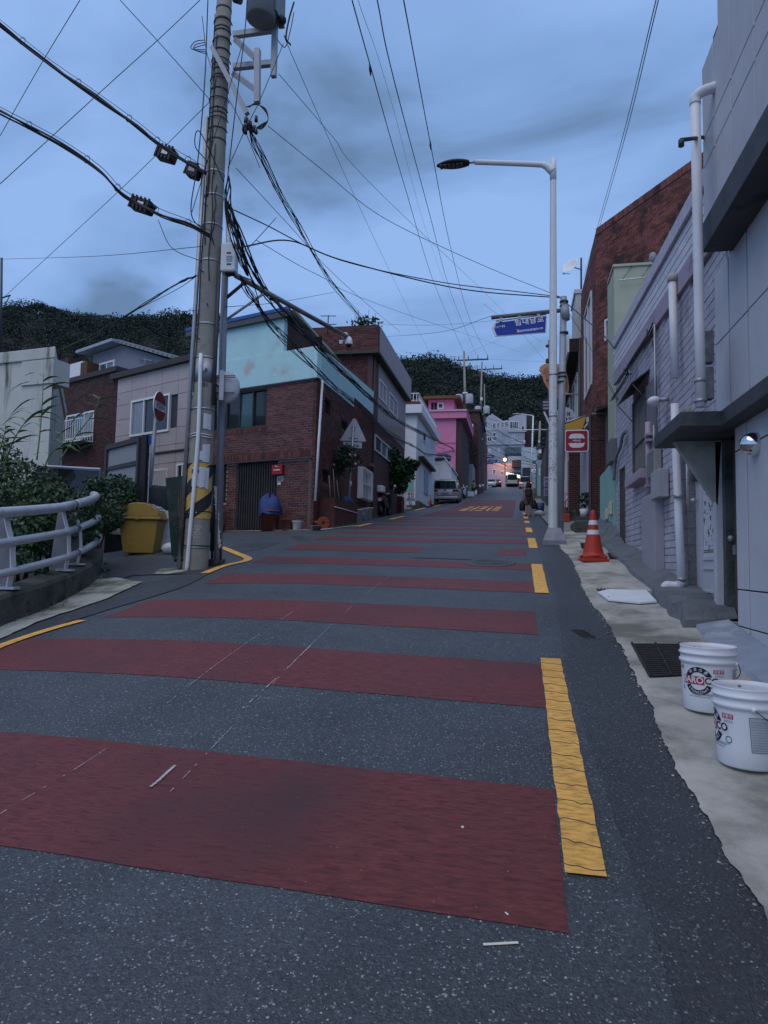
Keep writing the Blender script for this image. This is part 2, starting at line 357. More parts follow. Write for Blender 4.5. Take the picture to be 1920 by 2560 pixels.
# darker newer asphalt along the right gutter
def ej(seed, amp, k=2.7):
    ph = [random.random()*7 for _ in range(8)]
    return lambda y: amp*sum(math.sin(y*k*(1.87**i)+ph[i])/(1.25**i) for i in range(8))/2.2
e1 = ej(1, .018)
sheet('road_gutter_strip', [.40, .52, .65, .84], frange(-6, 60, .25), lambda x, y: gz(x, y)+.004, A_DARK, edge=lambda i, x, y: x+(.04*math.sin(y*.9) if i == 0 else 0))
# concrete pavement on the right with a ragged edge
PAVX = 2.3
def pave_edge(i, x, y): return x+e1(y)+(.03*math.sin(y*1.3)) if i == 0 else x
def pav_z(x, y): return gz(x, y)+.012+.05*max(0, x-1.0)
sheet('pavement', [.81, .95, 1.1, 1.3, 1.5, 1.7, PAVX], frange(-2, 18.6, .025), pav_z, CONC, edge=pave_edge)
sheet('pavement_far', [.9, 1.2, 1.6, PAVX, 2.9], frange(18.62, 60, .5), pav_z, pm('concrete_far', (.2, .2, .19), rough=.9, var=.3, scale=2))
# crumbled lip of the pavement (a low real edge)
m = MB()
for k in range(420):
    y = -2+k*.045; x = .81+e1(y)+.03*math.sin(y*1.3)-.005
    s = random.uniform(.004, .014)*random.random()**.5; m.ball((x+random.uniform(-.035, .012), y+random.uniform(-.05, .05), gz(x, y)+.003), s, 5, 3, (1.3, random.uniform(.7, 2), .5))
tag(m.build('pavement_edge_crumbs', CONC), kind='stuff')
# loose aggregate on the near road: uncountable grit
m = MB(); R2 = np.random.default_rng(5)
for k in range(5200):
    y = .9+R2.random()**1.5*6.5; x = -3.6+R2.random()*4.3 if y > 2 else -2.4+R2.random()*3.1
    s = .0017+.0028*R2.random()**2; z = gz(x, y)+.001; a = R2.random()*3
    m.add([(x+s*1.5*math.cos(a), y+s*math.sin(a), z), (x-s*math.sin(a), y+s*math.cos(a), z), (x-s*1.5*math.cos(a), y-s*math.sin(a), z), (x+s*math.sin(a), y-s*math.cos(a), z), (x, y, z+s*.8)], [(0,1,4),(1,2,4),(2,3,4),(3,0,4)])
tag(m.build('road_grit', pm('grit', (.3, .31, .31), rough=.8, var=.3, scale=50, bump=0, island=.5)), kind='stuff')

# red anti-skid stripes
def TILT(y): return -(.05+.028*min(1, max(0, (y-2.6)/2.2)))
def stripe(ya, yb, xl, xr, mat, name='road_stripe', zoff=.003, seg=.3):
    m = MB(); n = max(2, int((xr-xl)/seg)); k = max(2, int((yb-ya)/.25)); rr = random.Random(int(ya*100))
    for j in range(k+1):
        for i in range(n+1):
            y0 = ya+(yb-ya)*j/k; x = xl+(xr-xl)*i/n; y = y0+TILT(y0)*(x-.17)
            if j in (0, k): y += rr.uniform(-.006, .006)
            m.v.append((x, y, gz(x, y)+zoff))
    for j in range(k):
        for i in range(n): a = j*(n+1)+i; m.f.append((a, a+1, a+n+2, a+n+1))
    return tag(m.build(name, mat), kind='structure')
ST = [(2.34,3.32,-5.2),(4.40,5.35,-4.75),(6.27,7.24,-4.35),(8.32,9.12,-4.2),(10.11,10.80,-4.25),(11.75,12.75,-4.3),(13.75,14.7,-4.35),(15.75,16.65,-4.4),(17.8,18.7,-4.45),(19.8,20.7,-4.5),(21.8,22.7,-4.5),(23.8,24.7,-4.5)]
for i, (a, b, xl) in enumerate(ST):
    if i == 5:
        stripe(a, b, xl, -1.75, M_RED); stripe(a+.02, b+.02, -.32, .14, M_RED)
    else: stripe(a, b, xl, .165+.012*i/2, M_RED)
# worn red surfacing further up the hill
stripe(26.5, 58, -4.0, -.2, worn('red_worn', (.10, .035, .04), (.062, .066, .07), .95), name='road_surfacing', seg=.6)
stripe(11.05, 13.4, -1.72, -.34, A_PATCH, name='road_patch', zoff=.0075)
# yellow edge lines, right side
def ydash(ya, yb, x0, x1, name='edge_line'):
    m = MB(); k = max(3, int((yb-ya)/.09)); rr = random.Random(int(ya*77))
    for j in range(k+1):
        y = ya+(yb-ya)*j/k; q = rr.uniform(-.004, .004)
        for x in (x0+q, (x0+x1)/2, x1+rr.uniform(-.004, .004)): m.v.append((x, y, gz(x, y)+.0085))
    for j in range(k):
        for i in range(2): a = j*3+i; m.f.append((a, a+1, a+4, a+3))
    return tag(m.build(name, M_YEL), kind='structure')
ydash(2.66, 5.5, .175, .325)
for a, b in ((8.3, 10.72), (12.95, 15.2), (17.3, 19.4), (22.2, 23.7), (25.9, 27.6), (30.5, 32.5)): ydash(a, b, .20, .36)
# thermoplastic cracks across the near dash
m = MB(); rr = random.Random(4)
for k in range(17):
    y = 2.72+k*.165; pts = []
    for j in range(7):
        x = .176+j*.0248; yy = y+rr.uniform(-.012, .012)-.03*(j/6); pts.append((x, yy, gz(x, yy)+.0088))
    m.tube(pts, .0022, 4)
tag(m.build('edge_line_cracks', pm('crack', (.03, .03, .03), bump=0)), kind='stuff')
# yellow lines, left side
def ypath(pix, w, name='edge_line'):
    P = smoothpath([gr(*p) for p in pix], 8); m = MB()
    for i, p in enumerate(P):
        t = (P[min(i+1, len(P)-1)]-P[max(i-1, 0)]); n = Vector((t.y, -t.x, 0)).normalized()*w/2
        for q in (p-n, p, p+n): m.v.append((q.x, q.y, gz(q.x, q.y)+.013))
    for i in range(len(P)-1):
        for k in range(2): a = i*3+k; m.f.append((a, a+3, a+4, a+1))
    return tag(m.build(name, M_YEL), kind='structure')
ypath([(-90,1662),(0,1618),(110,1580),(205,1553)], .13)
ypath([(512,1434),(560,1416),(612,1404),(618,1396),(590,1384),(552,1369)], .14)
for a, b in (((893,1317),(928,1309)), ((975,1299),(1010,1291)), ((1037,1276),(1063,1270)), ((1085,1267),(1102,1262))): ypath([a, ((a[0]+b[0])/2, (a[1]+b[1])/2), b], .16)
# white line along the front of the corner house
m = MB()
P = smoothpath([gr(*p) for p in ((470,1330),(560,1329),(680,1327),(780,1326),(850,1319),(890,1315))], 8)
for i, p in enumerate(P):
    t = (P[min(i+1, len(P)-1)]-P[max(i-1, 0)]); n = Vector((t.y, -t.x, 0)).normalized()*.06
    for q in (p-n, p+n): m.v.append((q.x, q.y, gz(q.x, q.y)+.014))
for i in range(len(P)-1): m.f.append((i*2, i*2+2, i*2+3, i*2+1))
tag(m.build('edge_line', M_WHT), kind='structure')
# worn yellow lettering blocks up the road
for k in range(6):
    for j in range(5):
        if (k*7+j*3) % 8 == 5: continue
        xa = -3.05+j*.42; ya = 35.2+k*1.55
        mm = MB(); rr = random.Random(k*10+j); a = [xa, xa+.36, ya, ya+.5+.5*rr.random()]
        if j % 2: a = [xa+.12, xa+.24, ya, ya+1.35]
        mm.add([(a[0],a[2],gz(a[0],a[2])+.012),(a[1],a[2],gz(a[1],a[2])+.012),(a[1],a[3],gz(a[1],a[3])+.012),(a[0],a[3],gz(a[0],a[3])+.012)], [(0,1,2,3)])
        tag(mm.build('road_marking', M_YEL), kind='structure')
# white scratches and small paint marks on the road
for path, w in ((((0,2040),(300,1852),(560,1650),(760,1512)), .004), (((425,1985),(600,1800),(780,1612),(900,1500),(1000,1420)), .0045), (((376,1972),(395,1957),(412,1941),(438,1918)), .026), (((606,1775),(700,1690),(775,1618)), .009)):
    P = smoothpath([gr(*p) for p in path], 46); m = MB(); rr = random.Random(9); on = True
    for i in range(len(P)-1):
        if rr.random() < (.10 if on else .16): on = not on
        if not on and w < .02: continue
        a, b = P[i], P[i+1]; t = (b-a); n = Vector((t.y, -t.x, 0)).normalized()*w/2*rr.uniform(.3, 1)
        a = a+t*rr.uniform(0, .25); o = Vector((0, 0, .0105))
        m.add([a-n+o, a+n+o, b+n*rr.uniform(.2, 1)+o, b-n*rr.uniform(.2, 1)+o], [(0,1,2,3)])
    tag(m.build('paint_scratch', M_WHT), kind='structure')
# left concrete patches next to the kerb wall
def patch(name, pix, mat, zo=.006):
    P = [gr(*p) for p in pix]; c = sum(P, Vector())/len(P); rr = random.Random(len(pix)); Q = []
    for i in range(len(P)):
        a, b = P[i], P[(i+1) % len(P)]
        for k in range(6):
            q = a.lerp(b, k/6); q = q+Vector((rr.uniform(-.02, .02), rr.uniform(-.02, .02), 0))*(k > 0); Q.append(Vector((q.x, q.y, gz(q.x, q.y)+zo)))
    cc = Vector((c.x, c.y, gz(c.x, c.y)+zo)); m = MB(); n = len(Q)
    m.add(Q+[cc], [(i, (i+1) % n, n) for i in range(n)])
    return tag(m.build(name, mat), kind='structure')
CONC_L = pm('concrete_mossy', (.36, .36, .32), rough=.9, var=.2, scale=3, bump=.3, bscale=40, dirt=(.12, .13, .08), dscale=1.6, dlo=.45, dhi=.65)
patch('asphalt_edge', [(-100,1652),(0,1612),(110,1575),(225,1540),(470,1464),(545,1424),(460,1437),(355,1460),(250,1508),(100,1558),(0,1602),(-100,1642)], A_DARK, .009)
patch('concrete_patch', [(-120,1640),(0,1600),(100,1555),(250,1505),(355,1457),(290,1446),(220,1452),(150,1485),(0,1535),(-120,1580)], CONC_L, .016)
patch('concrete_patch', [(383,1437),(400,1425),(452,1420),(465,1430),(420,1437)], CONC_L, .018)
patch('asphalt_patch', [(240,1470),(330,1440),(460,1436),(510,1432),(500,1390),(420,1395),(260,1400)], A_DARK, .012)
patch('road_patch', [(560,1372),(600,1362),(660,1352),(700,1355),(650,1374),(600,1382)], A_DARK, .0045)
patch('drain_cover', [(728,1341),(755,1340),(758,1345),(732,1346)], A_DARK, .0055)
patch('drain_cover', [(741,1347),(770,1346),(772,1350),(744,1351)], A_DARK, .0055)
# ================================================================== shared building helpers
def is_in(u, z, op, mu=0, mz=0): return any(a-mu < u < b+mu and c-mz < z < d+mz for a, b, c, d in op)
def brick_wall(F, parent, u0, u1, z0, z1, mat, mortar, op=(), bl=.19, bh=.057, j=.01, proud=.012, thick=.09, top=None, nind=300, wall=None, name='brick', cut=0, cut0=0):
    """mortar slab + bricks laid on it: the nearest ones are objects, the rest one joined part"""
    if wall is None:
        m = MB(); zs = [z0, z1]
        us = sorted({u0+cut0, u1-cut, *[x for o in op for x in o[:2] if u0 < x < u1]}); vs = sorted({z0, z1, *[x for o in op for x in o[2:] if z0 < x < z1]})
        for a, b in zip(us, us[1:]):
            for c, d in zip(vs, vs[1:]):
                if is_in((a+b)/2, (c+d)/2, op): continue
                if top:
                    ta, tb = min(d, top(a)), min(d, top(b))
                    if ta <= c or tb <= c: continue
                    m.fquad(F, [(a, c), (b, c), (b, tb), (a, ta)], -.2, 0)
                else: m.fbox(F, a, b, c, d, -.2, 0)
        wall = m.build('wall', mortar, parent)
    items = []; rows = int((z1-z0)/(bh+j))
    for r in range(rows):
        z = z0+r*(bh+j)+j/2; u = u0-(bl+j)/2*(r % 2)
        while u < u1-.02:
            a, b = max(u, u0), min(u+bl, u1); u += bl+j
            segs = [(a, b)]
            for o in op:
                if z+bh > o[2] and z < o[3]:
                    ns = []
                    for s in segs:
                        if s[1] <= o[0] or s[0] >= o[1]: ns.append(s)
                        else:
                            if s[0] < o[0]: ns.append((s[0], o[0]))
                            if s[1] > o[1]: ns.append((o[1], s[1]))
                    segs = ns
            for a, b in segs:
                if b-a < .03: continue
                if top and z+bh > top((a+b)/2): continue
                items.append((a, b, z))
    full = [t for t in items if abs(t[1]-t[0]-bl) < 1e-4]
    pw = parent_world(wall); inv = pw.inverted()
    key = lambda t: (F.pt((t[0]+t[1])/2, t[2])-EYE).length
    def vis(t):
        x, y = proj(F.pt((t[0]+t[1])/2, t[2])); return 0 < x < 1920 and 0 < y < 2560
    cand = sorted([t for t in full if vis(t)], key=key)[:nind]; cs = set(cand)
    if cand:
        b = MB(); b.box(-bl/2, bl/2, -thick/2, thick/2, -bh/2, bh/2)
        me = bpy.data.meshes.new(name); me.from_pydata(b.v, [], b.f); me.materials.append(mat)
        R = Matrix.Rotation(F.ang, 4, 'Z')
        for i, t in enumerate(cand):
            o = bpy.data.objects.new(name, me); COL.objects.link(o); o.parent = wall
            p = F.pt((t[0]+t[1])/2, t[2]+bh/2, proud-thick/2+random.uniform(-.0025, .0025))
            o.matrix_basis = inv @ Matrix.Translation(p) @ R @ Matrix.Rotation(random.uniform(-.006, .006), 4, 'Y')
    m = MB()
    for t in items:
        if t in cs: continue
        q = proud+random.uniform(-.003, .003); m.fbox(F, t[0], t[1], t[2], t[2]+bh, q-thick*.6, q)
    if m.v: tag(m.build('brickwork', mat, wall), kind='stuff')
    return wall
def soldier(F, wall, u0, u1, z0, z1, mat, w=.057, j=.01, proud=.02, name='brick'):
    k = int((u1-u0)/(w+j)); b = MB(); b.box(-w/2, w/2, -.05, .05, -(z1-z0)/2, (z1-z0)/2)
    me = bpy.data.meshes.new(name); me.from_pydata(b.v, [], b.f); me.materials.append(mat); inv = parent_world(wall).inverted(); R = Matrix.Rotation(F.ang, 4, 'Z')
    for i in range(k):
        o = bpy.data.objects.new(name, me); COL.objects.link(o); o.parent = wall
        o.matrix_basis = inv @ Matrix.Translation(F.pt(u0+(i+.5)*(w+j), (z0+z1)/2, proud-.05+random.uniform(-.003, .003))) @ R
def window(F, parent, r, fm, gm, panes=2, fw=.05, o=.03, d=.06, name='window', rows=1, sill=None, mull=None):
    u0, u1, z0, z1 = r; m = MB(); mw = mull or fw*.7
    m.fbox(F, u0, u1, z0, z0+fw, o-d, o); m.fbox(F, u0, u1, z1-fw, z1, o-d, o)
    m.fbox(F, u0, u0+fw, z0+fw, z1-fw, o-d, o); m.fbox(F, u1-fw, u1, z0+fw, z1-fw, o-d, o)
    W_ = (u1-u0-2*fw)/panes; H_ = (z1-z0-2*fw)/rows
    for i in range(1, panes): m.fbox(F, u0+fw+W_*i-mw/2, u0+fw+W_*i+mw/2, z0+fw, z1-fw, o-d, o-.006)
    for i in range(1, rows): m.fbox(F, u0+fw, u1-fw, z0+fw+H_*i-mw/2, z0+fw+H_*i+mw/2, o-d, o-.008)
    w = m.build(name, fm, parent)
    for i in range(panes):
        for k in range(rows):
            g = MB(); g.fbox(F, u0+fw+W_*i+mw/2, u0+fw+W_*(i+1)-mw/2, z0+fw+H_*k+mw/2, z0+fw+H_*(k+1)-mw/2, o-d*.75-.012*(i % 2), o-d*.6-.012*(i % 2)); g.build('pane', gm if not isinstance(gm, list) else gm[(i+k) % len(gm)], w)
    if sill: s = MB(); s.fbox(F, u0-.05, u1+.05, z0-.06, z0-.002, -.02, o+.05); s.build('sill', sill, w)
    return w
def bars(F, parent, r, mat, n, o=.08, name='window_guard', hz=3, t=.012):
    u0, u1, z0, z1 = r; m = MB()
    for i in range(hz): z = z0+(z1-z0)*i/(hz-1); m.fbox(F, u0, u1, z-t, z+t, o-.008, o+.008)
    w = m.build(name, mat, parent)
    for i in range(n):
        u = u0+(u1-u0)*i/(n-1); b = MB(); b.fbox(F, u-t*.7, u+t*.7, z0, z1, o+.009, o+.024); b.build('bar', mat, w)
    return w
STEEL = pm('galvanised', (.33, .34, .35), rough=.45, var=.12, scale=9, bump=.05, metal=.6)
STEEL_D = pm('steel_dark', (.06, .062, .066), rough=.6, var=.2, scale=9, bump=.05, metal=.3)
PVC = pm('white_pvc', (.66, .67, .68), rough=.45, var=.08, scale=3, bump=.03, dirt=(.3, .3, .29), dscale=5, dlo=.6, dhi=.8)
BLACK = pm('black_plastic', (.014, .014, .016), rough=.5, var=.2, bump=.05)
WHITE = pm('white_paint_gloss', (.68, .68, .68), rough=.4, var=.06, bump=.03, dirt=(.35, .35, .35), dscale=6, dlo=.62, dhi=.8)
GLASS_D = glassm('glass_dark', (.018, .022, .026)); GLASS_B = glassm('glass_blue', (.07, .12, .14), .12); GLASS_G = glassm('glass_teal', (.05, .11, .12), .1)
CURT = glassm('glass_curtain', (.2, .22, .24), .15)
PURP = pm('painted_brick_mauve', (.43, .41, .465), rough=.7, var=.12, scale=4, bump=.3, bscale=40, dirt=(.24, .22, .27), dscale=1.8, dlo=.5, dhi=.75, island=.07)
PURP_J = pm('painted_mortar_mauve', (.22, .21, .245), rough=.85, var=.15, scale=4, bump=.3)
PURP_B = pm('mauve_trim', (.37, .30, .36), rough=.7, var=.12, scale=3, bump=.15, dirt=(.2, .17, .21), dscale=2)
PALE = pm('pale_render', (.53, .525, .555), rough=.8, var=.1, scale=2.2, bump=.35, bscale=110, dirt=(.40, .39, .42), dscale=1.1, dlo=.5, dhi=.8)
PALE_J = pm('groove', (.05, .05, .06), rough=.9, bump=0)
SLATE = pm('dark_slate', (.062, .065, .072), rough=.7, var=.25, scale=5, bump=.3, dirt=(.03, .03, .032), dscale=3)
GRAN = pm('granite_tile', (.17, .165, .18), rough=.55, var=.45, scale=22, bump=.1)
RBRICK = pm('red_brick', (.19, .066, .052), rough=.8, var=.3, scale=14, bump=.4, bscale=60, island=.4, dirt=(.06, .026, .024), dscale=1.5, dlo=.5, dhi=.66)
RMORT = pm('mortar_dark', (.10, .07, .065), rough=.9, var=.2, bump=.3)
LMORT = pm('mortar_light', (.34, .29, .25), rough=.9, var=.2, bump=.3)

# ================================================================== RIGHT SIDE
# ---------------- mauve painted-brick house
def topline(Y): return 4.72+.065*(Y-8)
T = thing('painted_brick_house', 'mauve painted brick house with sagging eave trim and barred window beside the cone', 'house', (1.9, 10.5, gz(1.9, 10.5)))
FP = Fac((1.9, 14.0), (1.9, 6.55))
m = MB(); m.prism([(2.1, 6.95), (7, 6.95), (7, 14), (2.1, 14)], lambda x, y: gz(2, y)-.3, lambda x, y: topline(y)+.7); m.build('house_body', PURP_B, T)
wr = FP.rect(1588, 1010, 1624, 1170); nd = FP.rect(1553, 1173, 1564, 1376)
W0 = FP.gmin()
dr_u0 = FP.hit(1727, 1300)[0]
ops = [wr, (nd[0], nd[1]+.06, W0-.2, nd[3]), (FP.hit(1704, 1300)[0], 7.6, W0-.3, 2.86)]
wall = brick_wall(FP, T, 0, FP.len, W0-.1, 5.4, PURP, PURP_J, op=ops, bl=.235, bh=.082, j=.011, proud=.008, top=lambda u: topline(14-u))
m = MB(); m.fquad(FP, [(0, topline(14)), (FP.len, topline(6.55)), (FP.len, topline(6.55)+.26), (0, topline(14)+.26)], -.2, .05); m.build('eave_trim', PURP_B, T, bevel=.008)
# block parapet over trim, sky brightness put into colour, every block a piece
blk = pm('sky_lit_block', (.62, .62, .67), rough=.75, var=.1, scale=3, bump=.3, bscale=40, island=.06)
m = MB(); m.fquad(FP, [(0, topline(14)+.26), (FP.len, topline(6.55)+.26), (FP.len, topline(6.55)+.74), (0, topline(14)+.74)], -.2, .0); pw_ = m.build('parapet', PURP_J, T)
bb = MB(); bb.box(-.19, .19, -.03, .03, -.05, .05); bme = bpy.data.meshes.new('block'); bme.from_pydata(bb.v, [], bb.f); bme.materials.append(blk)
inv = parent_world(pw_).inverted()
for r in range(4):
    u = .2-.2*(r % 2)
    while u < FP.len-.1:
        z = topline(14-u)+.26+.062+r*.118
        o = bpy.data.objects.new('block', bme); COL.objects.link(o); o.parent = pw_
        o.matrix_basis = inv @ Matrix.Translation(FP.pt(u, z, -.012)) @ Matrix.Rotation(FP.ang, 4, 'Z') @ Matrix.Rotation(.065, 4, 'Y'); u += .392
m = MB(); m.fquad(FP, [(0, topline(14)+.74), (FP.len, topline(6.55)+.74), (FP.len, topline(6.55)+.93), (0, topline(14)+.93)], -.25, .06); m.build('coping', pm('coping_lilac', (.49, .47, .53), bump=.1), T, bevel=.008)
# window with louvres and sheet awning
WD = pm('weathered_slats', (.20, .19, .175), rough=.8, var=.2, scale=3, stretch=(6, 6, 1), bump=.2)
WF = pm('rusty_frame', (.09, .085, .085), rough=.7, var=.3, bump=.15)
w = window(FP, T, wr, WF, WD, panes=1, fw=.04, o=.05, d=.12)
n = 9
for i in range(n):
    u = wr[0]+.04+(wr[1]-wr[0]-.08)*(i+.5)/n; b = MB(); b.fbox(FP, u-.028, u+.028, wr[2]+.04, wr[3]-.04, -.01, .02); b.build('slat', WD, w)
b = MB(); b.fbox(FP, wr[0], wr[1], (wr[2]*.6+wr[3]*.4)-.012, (wr[2]*.6+wr[3]*.4)+.012, .021, .04); b.build('bar', WF, w)
b = MB(); b.fquad(FP, [(wr[0]-.1, wr[2]-.16), (wr[1]+.12, wr[2]-.16), (wr[1]+.12, wr[2]-.02), (wr[0]-.1, wr[2]-.02)], -.02, .16); b.build('sill', PURP_B, w, bevel=.01)
a0, a1, az = wr[0]-.15, wr[1]+.12, wr[3]+.22
b = MB(); b.hexa([FP.pt(a0, az-.02, .01), FP.pt(a1, az-.02, .01), FP.pt(a1, az-.22, .27), FP.pt(a0, az-.22, .27), FP.pt(a0, az, .01), FP.pt(a1, az, .01), FP.pt(a1, az-.205, .27), FP.pt(a0, az-.205, .27)]); b.build('awning', STEEL_D, T)
for u in (a0+.02, a1-.02):
    b = MB(); b.tube([FP.pt(u, az-.22, .25), FP.pt(u, az-.5, .02)], .007); b.build('awning_stay', WF, T)
# narrow door
b = MB(); b.fbox(FP, nd[0]+.01, nd[1]+.05, gz(1.9, 12.8)-.1, nd[3]-.02, -.14, -.1); dd = b.build('door', pm('door_grey', (.12, .12, .13), bump=.1), T)
b = MB(); b.ball(FP.pt(nd[1]-.04, nd[2]+.95, -.08), .035); b.build('handle', STEEL, dd)
for u in (nd[0], nd[1]+.045):
    b = MB(); b.fbox(FP, u-.02, u+.02, gz(1.9, 12.8)-.1, nd[3], -.1, .03); b.build('door_frame', WF, T)
# granite strip, conduits, meter boxes, steel cover
g0 = FP.rect(1624, 968, 1646, 1075); b = MB(); b.fbox(FP, g0[0], g0[1], g0[2]-.4, g0[3], .01, .05); b.build('stone_strip', GRAN, T)
for px, ya, yb, r in ((1634, 1055, 1250, .045), (1649, 1063, 1130, .02), (1650, 810, 1110, .016), (1628, 1080, 1140, .018)):
    p = FP.hit(px, ya); q = FP.hit(px, yb); b = MB(); b.tube([FP.pt(p[0], p[1], .07), FP.pt(p[0], q[1], .07)], r, 10); b.build('conduit', PURP_B if r > .03 else STEEL, T)
for z in (1088, 1102, 1215):
    p = FP.hit(1637, z); b = MB(); b.fbox(FP, p[0]-.1, p[0]+.1, p[1]-.015, p[1]+.015, .01, .125); b.build('pipe_clamp', PURP_B, T)
r = FP.rect(1638, 1132, 1668, 1182); b = MB(); r = (r[0]+.03, r[1]-.22, r[2], r[3]); b.fbox(FP, *r, .02, .12); jb = b.build('junction_box', pm('beige_plastic', (.27, .26, .25), bump=.02, var=.05), T, bevel=.015)
for i in range(9): z = r[2]+(r[3]-r[2])*(i+.7)/10; b = MB(); b.fbox(FP, r[0]+.02, r[1]-.02, z-.006, z+.006, .115, .127); b.build('rib', MATS['beige_plastic'], jb)
r = FP.rect(1651, 1186, 1685, 1238); b = MB(); r = (r[0]+.12, r[1]-.18, r[2], r[3]); b.fbox(FP, *r, .02, .15); mb_ = b.build('meter_box', pm('meter_grey', (.33, .33, .34), bump=.03), T, bevel=.01)
for k, (a, c, e_, f_) in enumerate(((.15, .55, .6, .88), (.15, .4, .1, .42), (.55, .8, .1, .42))):
    b = MB(); b.fbox(FP, r[0]-.012, r[0]+.004, r[2]+(r[3]-r[2])*e_, r[2]+(r[3]-r[2])*f_, (.02+.13*a), (.02+.13*c)); b.build('dial_window', BLACK, mb_)
r = FP.rect(1627, 1246, 1664, 1437); b = MB(); b.fbox(FP, r[0], r[1], r[2], r[3], .01, .13); b.build('cable_cover', pm('cover_grey', (.32, .31, .35), rough=.6, var=.08, bump=.05), T, bevel=.006)
for u in (r[0]+.06, r[1]-.05): b = MB(); b.tube([FP.pt(u, r[2]+.02, .06), FP.pt(u, r[2]-.35, .06)], .035, 8); b.build('conduit', CONC, T)
# wall lamp, cables on brackets
p = FP.hit(1672, 1000); b = MB(); b.ball(FP.pt(p[0]-.05, p[1], .17), .085, 12, 8, (1, 1.4, .75)); wl = b.build('wall_lamp', WHITE, T)
b = MB(); b.tube([FP.pt(p[0]+.06, p[1], 0), FP.pt(p[0]+.02, p[1], .12)], .03); b.build('bracket', STEEL, wl)
for off, sg in ((.06, 0), (.08, .03), (.10, -.02)):
    P = [FP.pt(*FP.hit(*q), off) for q in ((1648, 812), (1630, 845), (1580, 920), (1578, 942), (1540, 1000))]; b = MB(); b.tube(smoothpath([p+Vector((0, 0, sg)) for p in P]), .011, 5); b.build('wall_cable', BLACK, T)
for q in ((1642, 840), (1580, 935)):
    p = FP.hit(*q); b = MB(); b.tube([FP.pt(p[0], p[1], 0), FP.pt(p[0], p[1], .13), FP.pt(p[0], p[1]+.1, .13)], .012); b.build('cable_bracket', STEEL_D, T)
P = [FP.pt(*FP.hit(*q), .05) for q in ((1640, 850), (1647, 900), (1650, 970), (1650, 1060))]; b = MB(); b.tube(smoothpath(P), .008, 5); b.build('wall_cable', BLACK, T)
# drooping insulated pipe near the mint wall
P = [FP.pt(*FP.hit(*q), .07) for q in ((1574, 1078), (1566, 1092), (1560, 1120), (1548, 1150), (1544, 1200))]; b = MB(); b.tube(smoothpath(P), [.03]*(len(smoothpath(P))), 7); b.build('insulated_pipe', pm('insulation', (.2, .19, .21), bump=.6, bscale=30), T)
# grey fuse box
r = FP.rect(1530, 1112, 1549, 1148); b = MB(); b.fbox(FP, r[0]+.15, r[1]-.25, r[2], r[3], .0, .13); b.build('fuse_box', pm('fuse_grey', (.14, .15, .15), bump=.05), T, bevel=.02)
# tile pilaster and step
FD = Fac((1.93, 8.62), (1.93, 7.05))
for k in range(14):
    z = 1.0+k*.19
    if z > 2.8: break
    b = MB(); b.box(1.87, 2.0, 8.16, 8.56, z, z+.186); b.build('stone_tile', GRAN, T, bevel=.003)
# white ornamental door
u0, u1 = FD.hit(1727, 1300)[0], 1.52
zb = FD.hit(1760, 1500)[1]; zt = 2.82
WDOOR = pm('white_door', (.50, .50, .53), rough=.4, var=.05, bump=.02)
m = MB(); m.fbox(FD, u0, u0+.07, zb, zt, -.1, .02); m.fbox(FD, u1-.06, u1, zb, zt, -.1, .02); m.fbox(FD, u0+.07, u1-.06, zt-.06, zt, -.1, .02); m.build('door_frame', WDOOR, T, bevel=.006)
m = MB(); m.fbox(FD, u0+.075, u1-.065, zb+.01, zt-.065, -.07, -.03); dor = m.build('front_door', WDOOR, T)
uc0, uc1 = u0+.46, u1-.16
m = MB()
for a, b_, c, d in ((uc0-.05, uc1+.05, zb+.42, zb+.46), (uc0-.05, uc1+.05, zt-.2, zt-.16), (uc0-.05, uc0-.01, zb+.46, zt-.2), (uc1+.01, uc1+.05, zb+.46, zt-.2), (uc0-.05, uc1+.05, zb+.08, zb+.11), (uc0-.05, uc1+.05, zb+.32, zb+.35)): m.fbox(FD, a, b_, c, d, -.031, -.012)
m.build('moulding', WDOOR, dor, bevel=.004)
m = MB(); m.fbox(FD, uc0, uc1, zb+.46, zt-.2, -.032, -.02); m.build('frosted_pane', pm('frosted_glass', (.62, .62, .64), rough=.25, var=.05, bump=.1, bscale=60), dor)
m = MB(); rr = random.Random(2)
for k in range(70):
    u = rr.uniform(uc0+.02, uc1-.02); z = rr.uniform(zb+.5, zt-.24)
    if rr.random() < .4: m.fbox(FD, u, u+.03, z, z+.006, -.02, -.016)
    else: m.fquad(FD, [(u, z), (u+.008, z), (u+.008+rr.uniform(-.03, .03), z+.05), (u+rr.uniform(-.03, .03), z+.05)], -.02, -.016)
for z in (zb+.5, zb+.52): m.fbox(FD, uc0+.01, uc1-.01, z, z+.008, -.02, -.015)
tag(m.build('pane_ornament', pm('lead_line', (.07, .065, .07), bump=0), dor), kind='stuff')
for z in (zb+1.55, zb+1.3): b = MB(); b.fbox(FD, u0+.16, u0+.26, z, z+.08, -.03, .03); b.build('lock', STEEL_D, dor, bevel=.006)
b = MB(); b.ball(FD.pt(u0+.21, zb+1.08, .02), .035); b.build('door_knob', STEEL, dor)
b = MB(); b.fbox(FD, u0+.12, u0+.24, zb+1.75, zb+2.15, .0, .08); b.build('light_box', pm('lamp_beige', (.3, .29, .2), bump=.02), T, bevel=.03)
b = MB(); b.tube([FD.pt(u0+.09, zb+1.75, .05), FD.pt(u0+.09, zb+1.05, .05)], .016, 8); b.build('pull_handle', WHITE, dor)
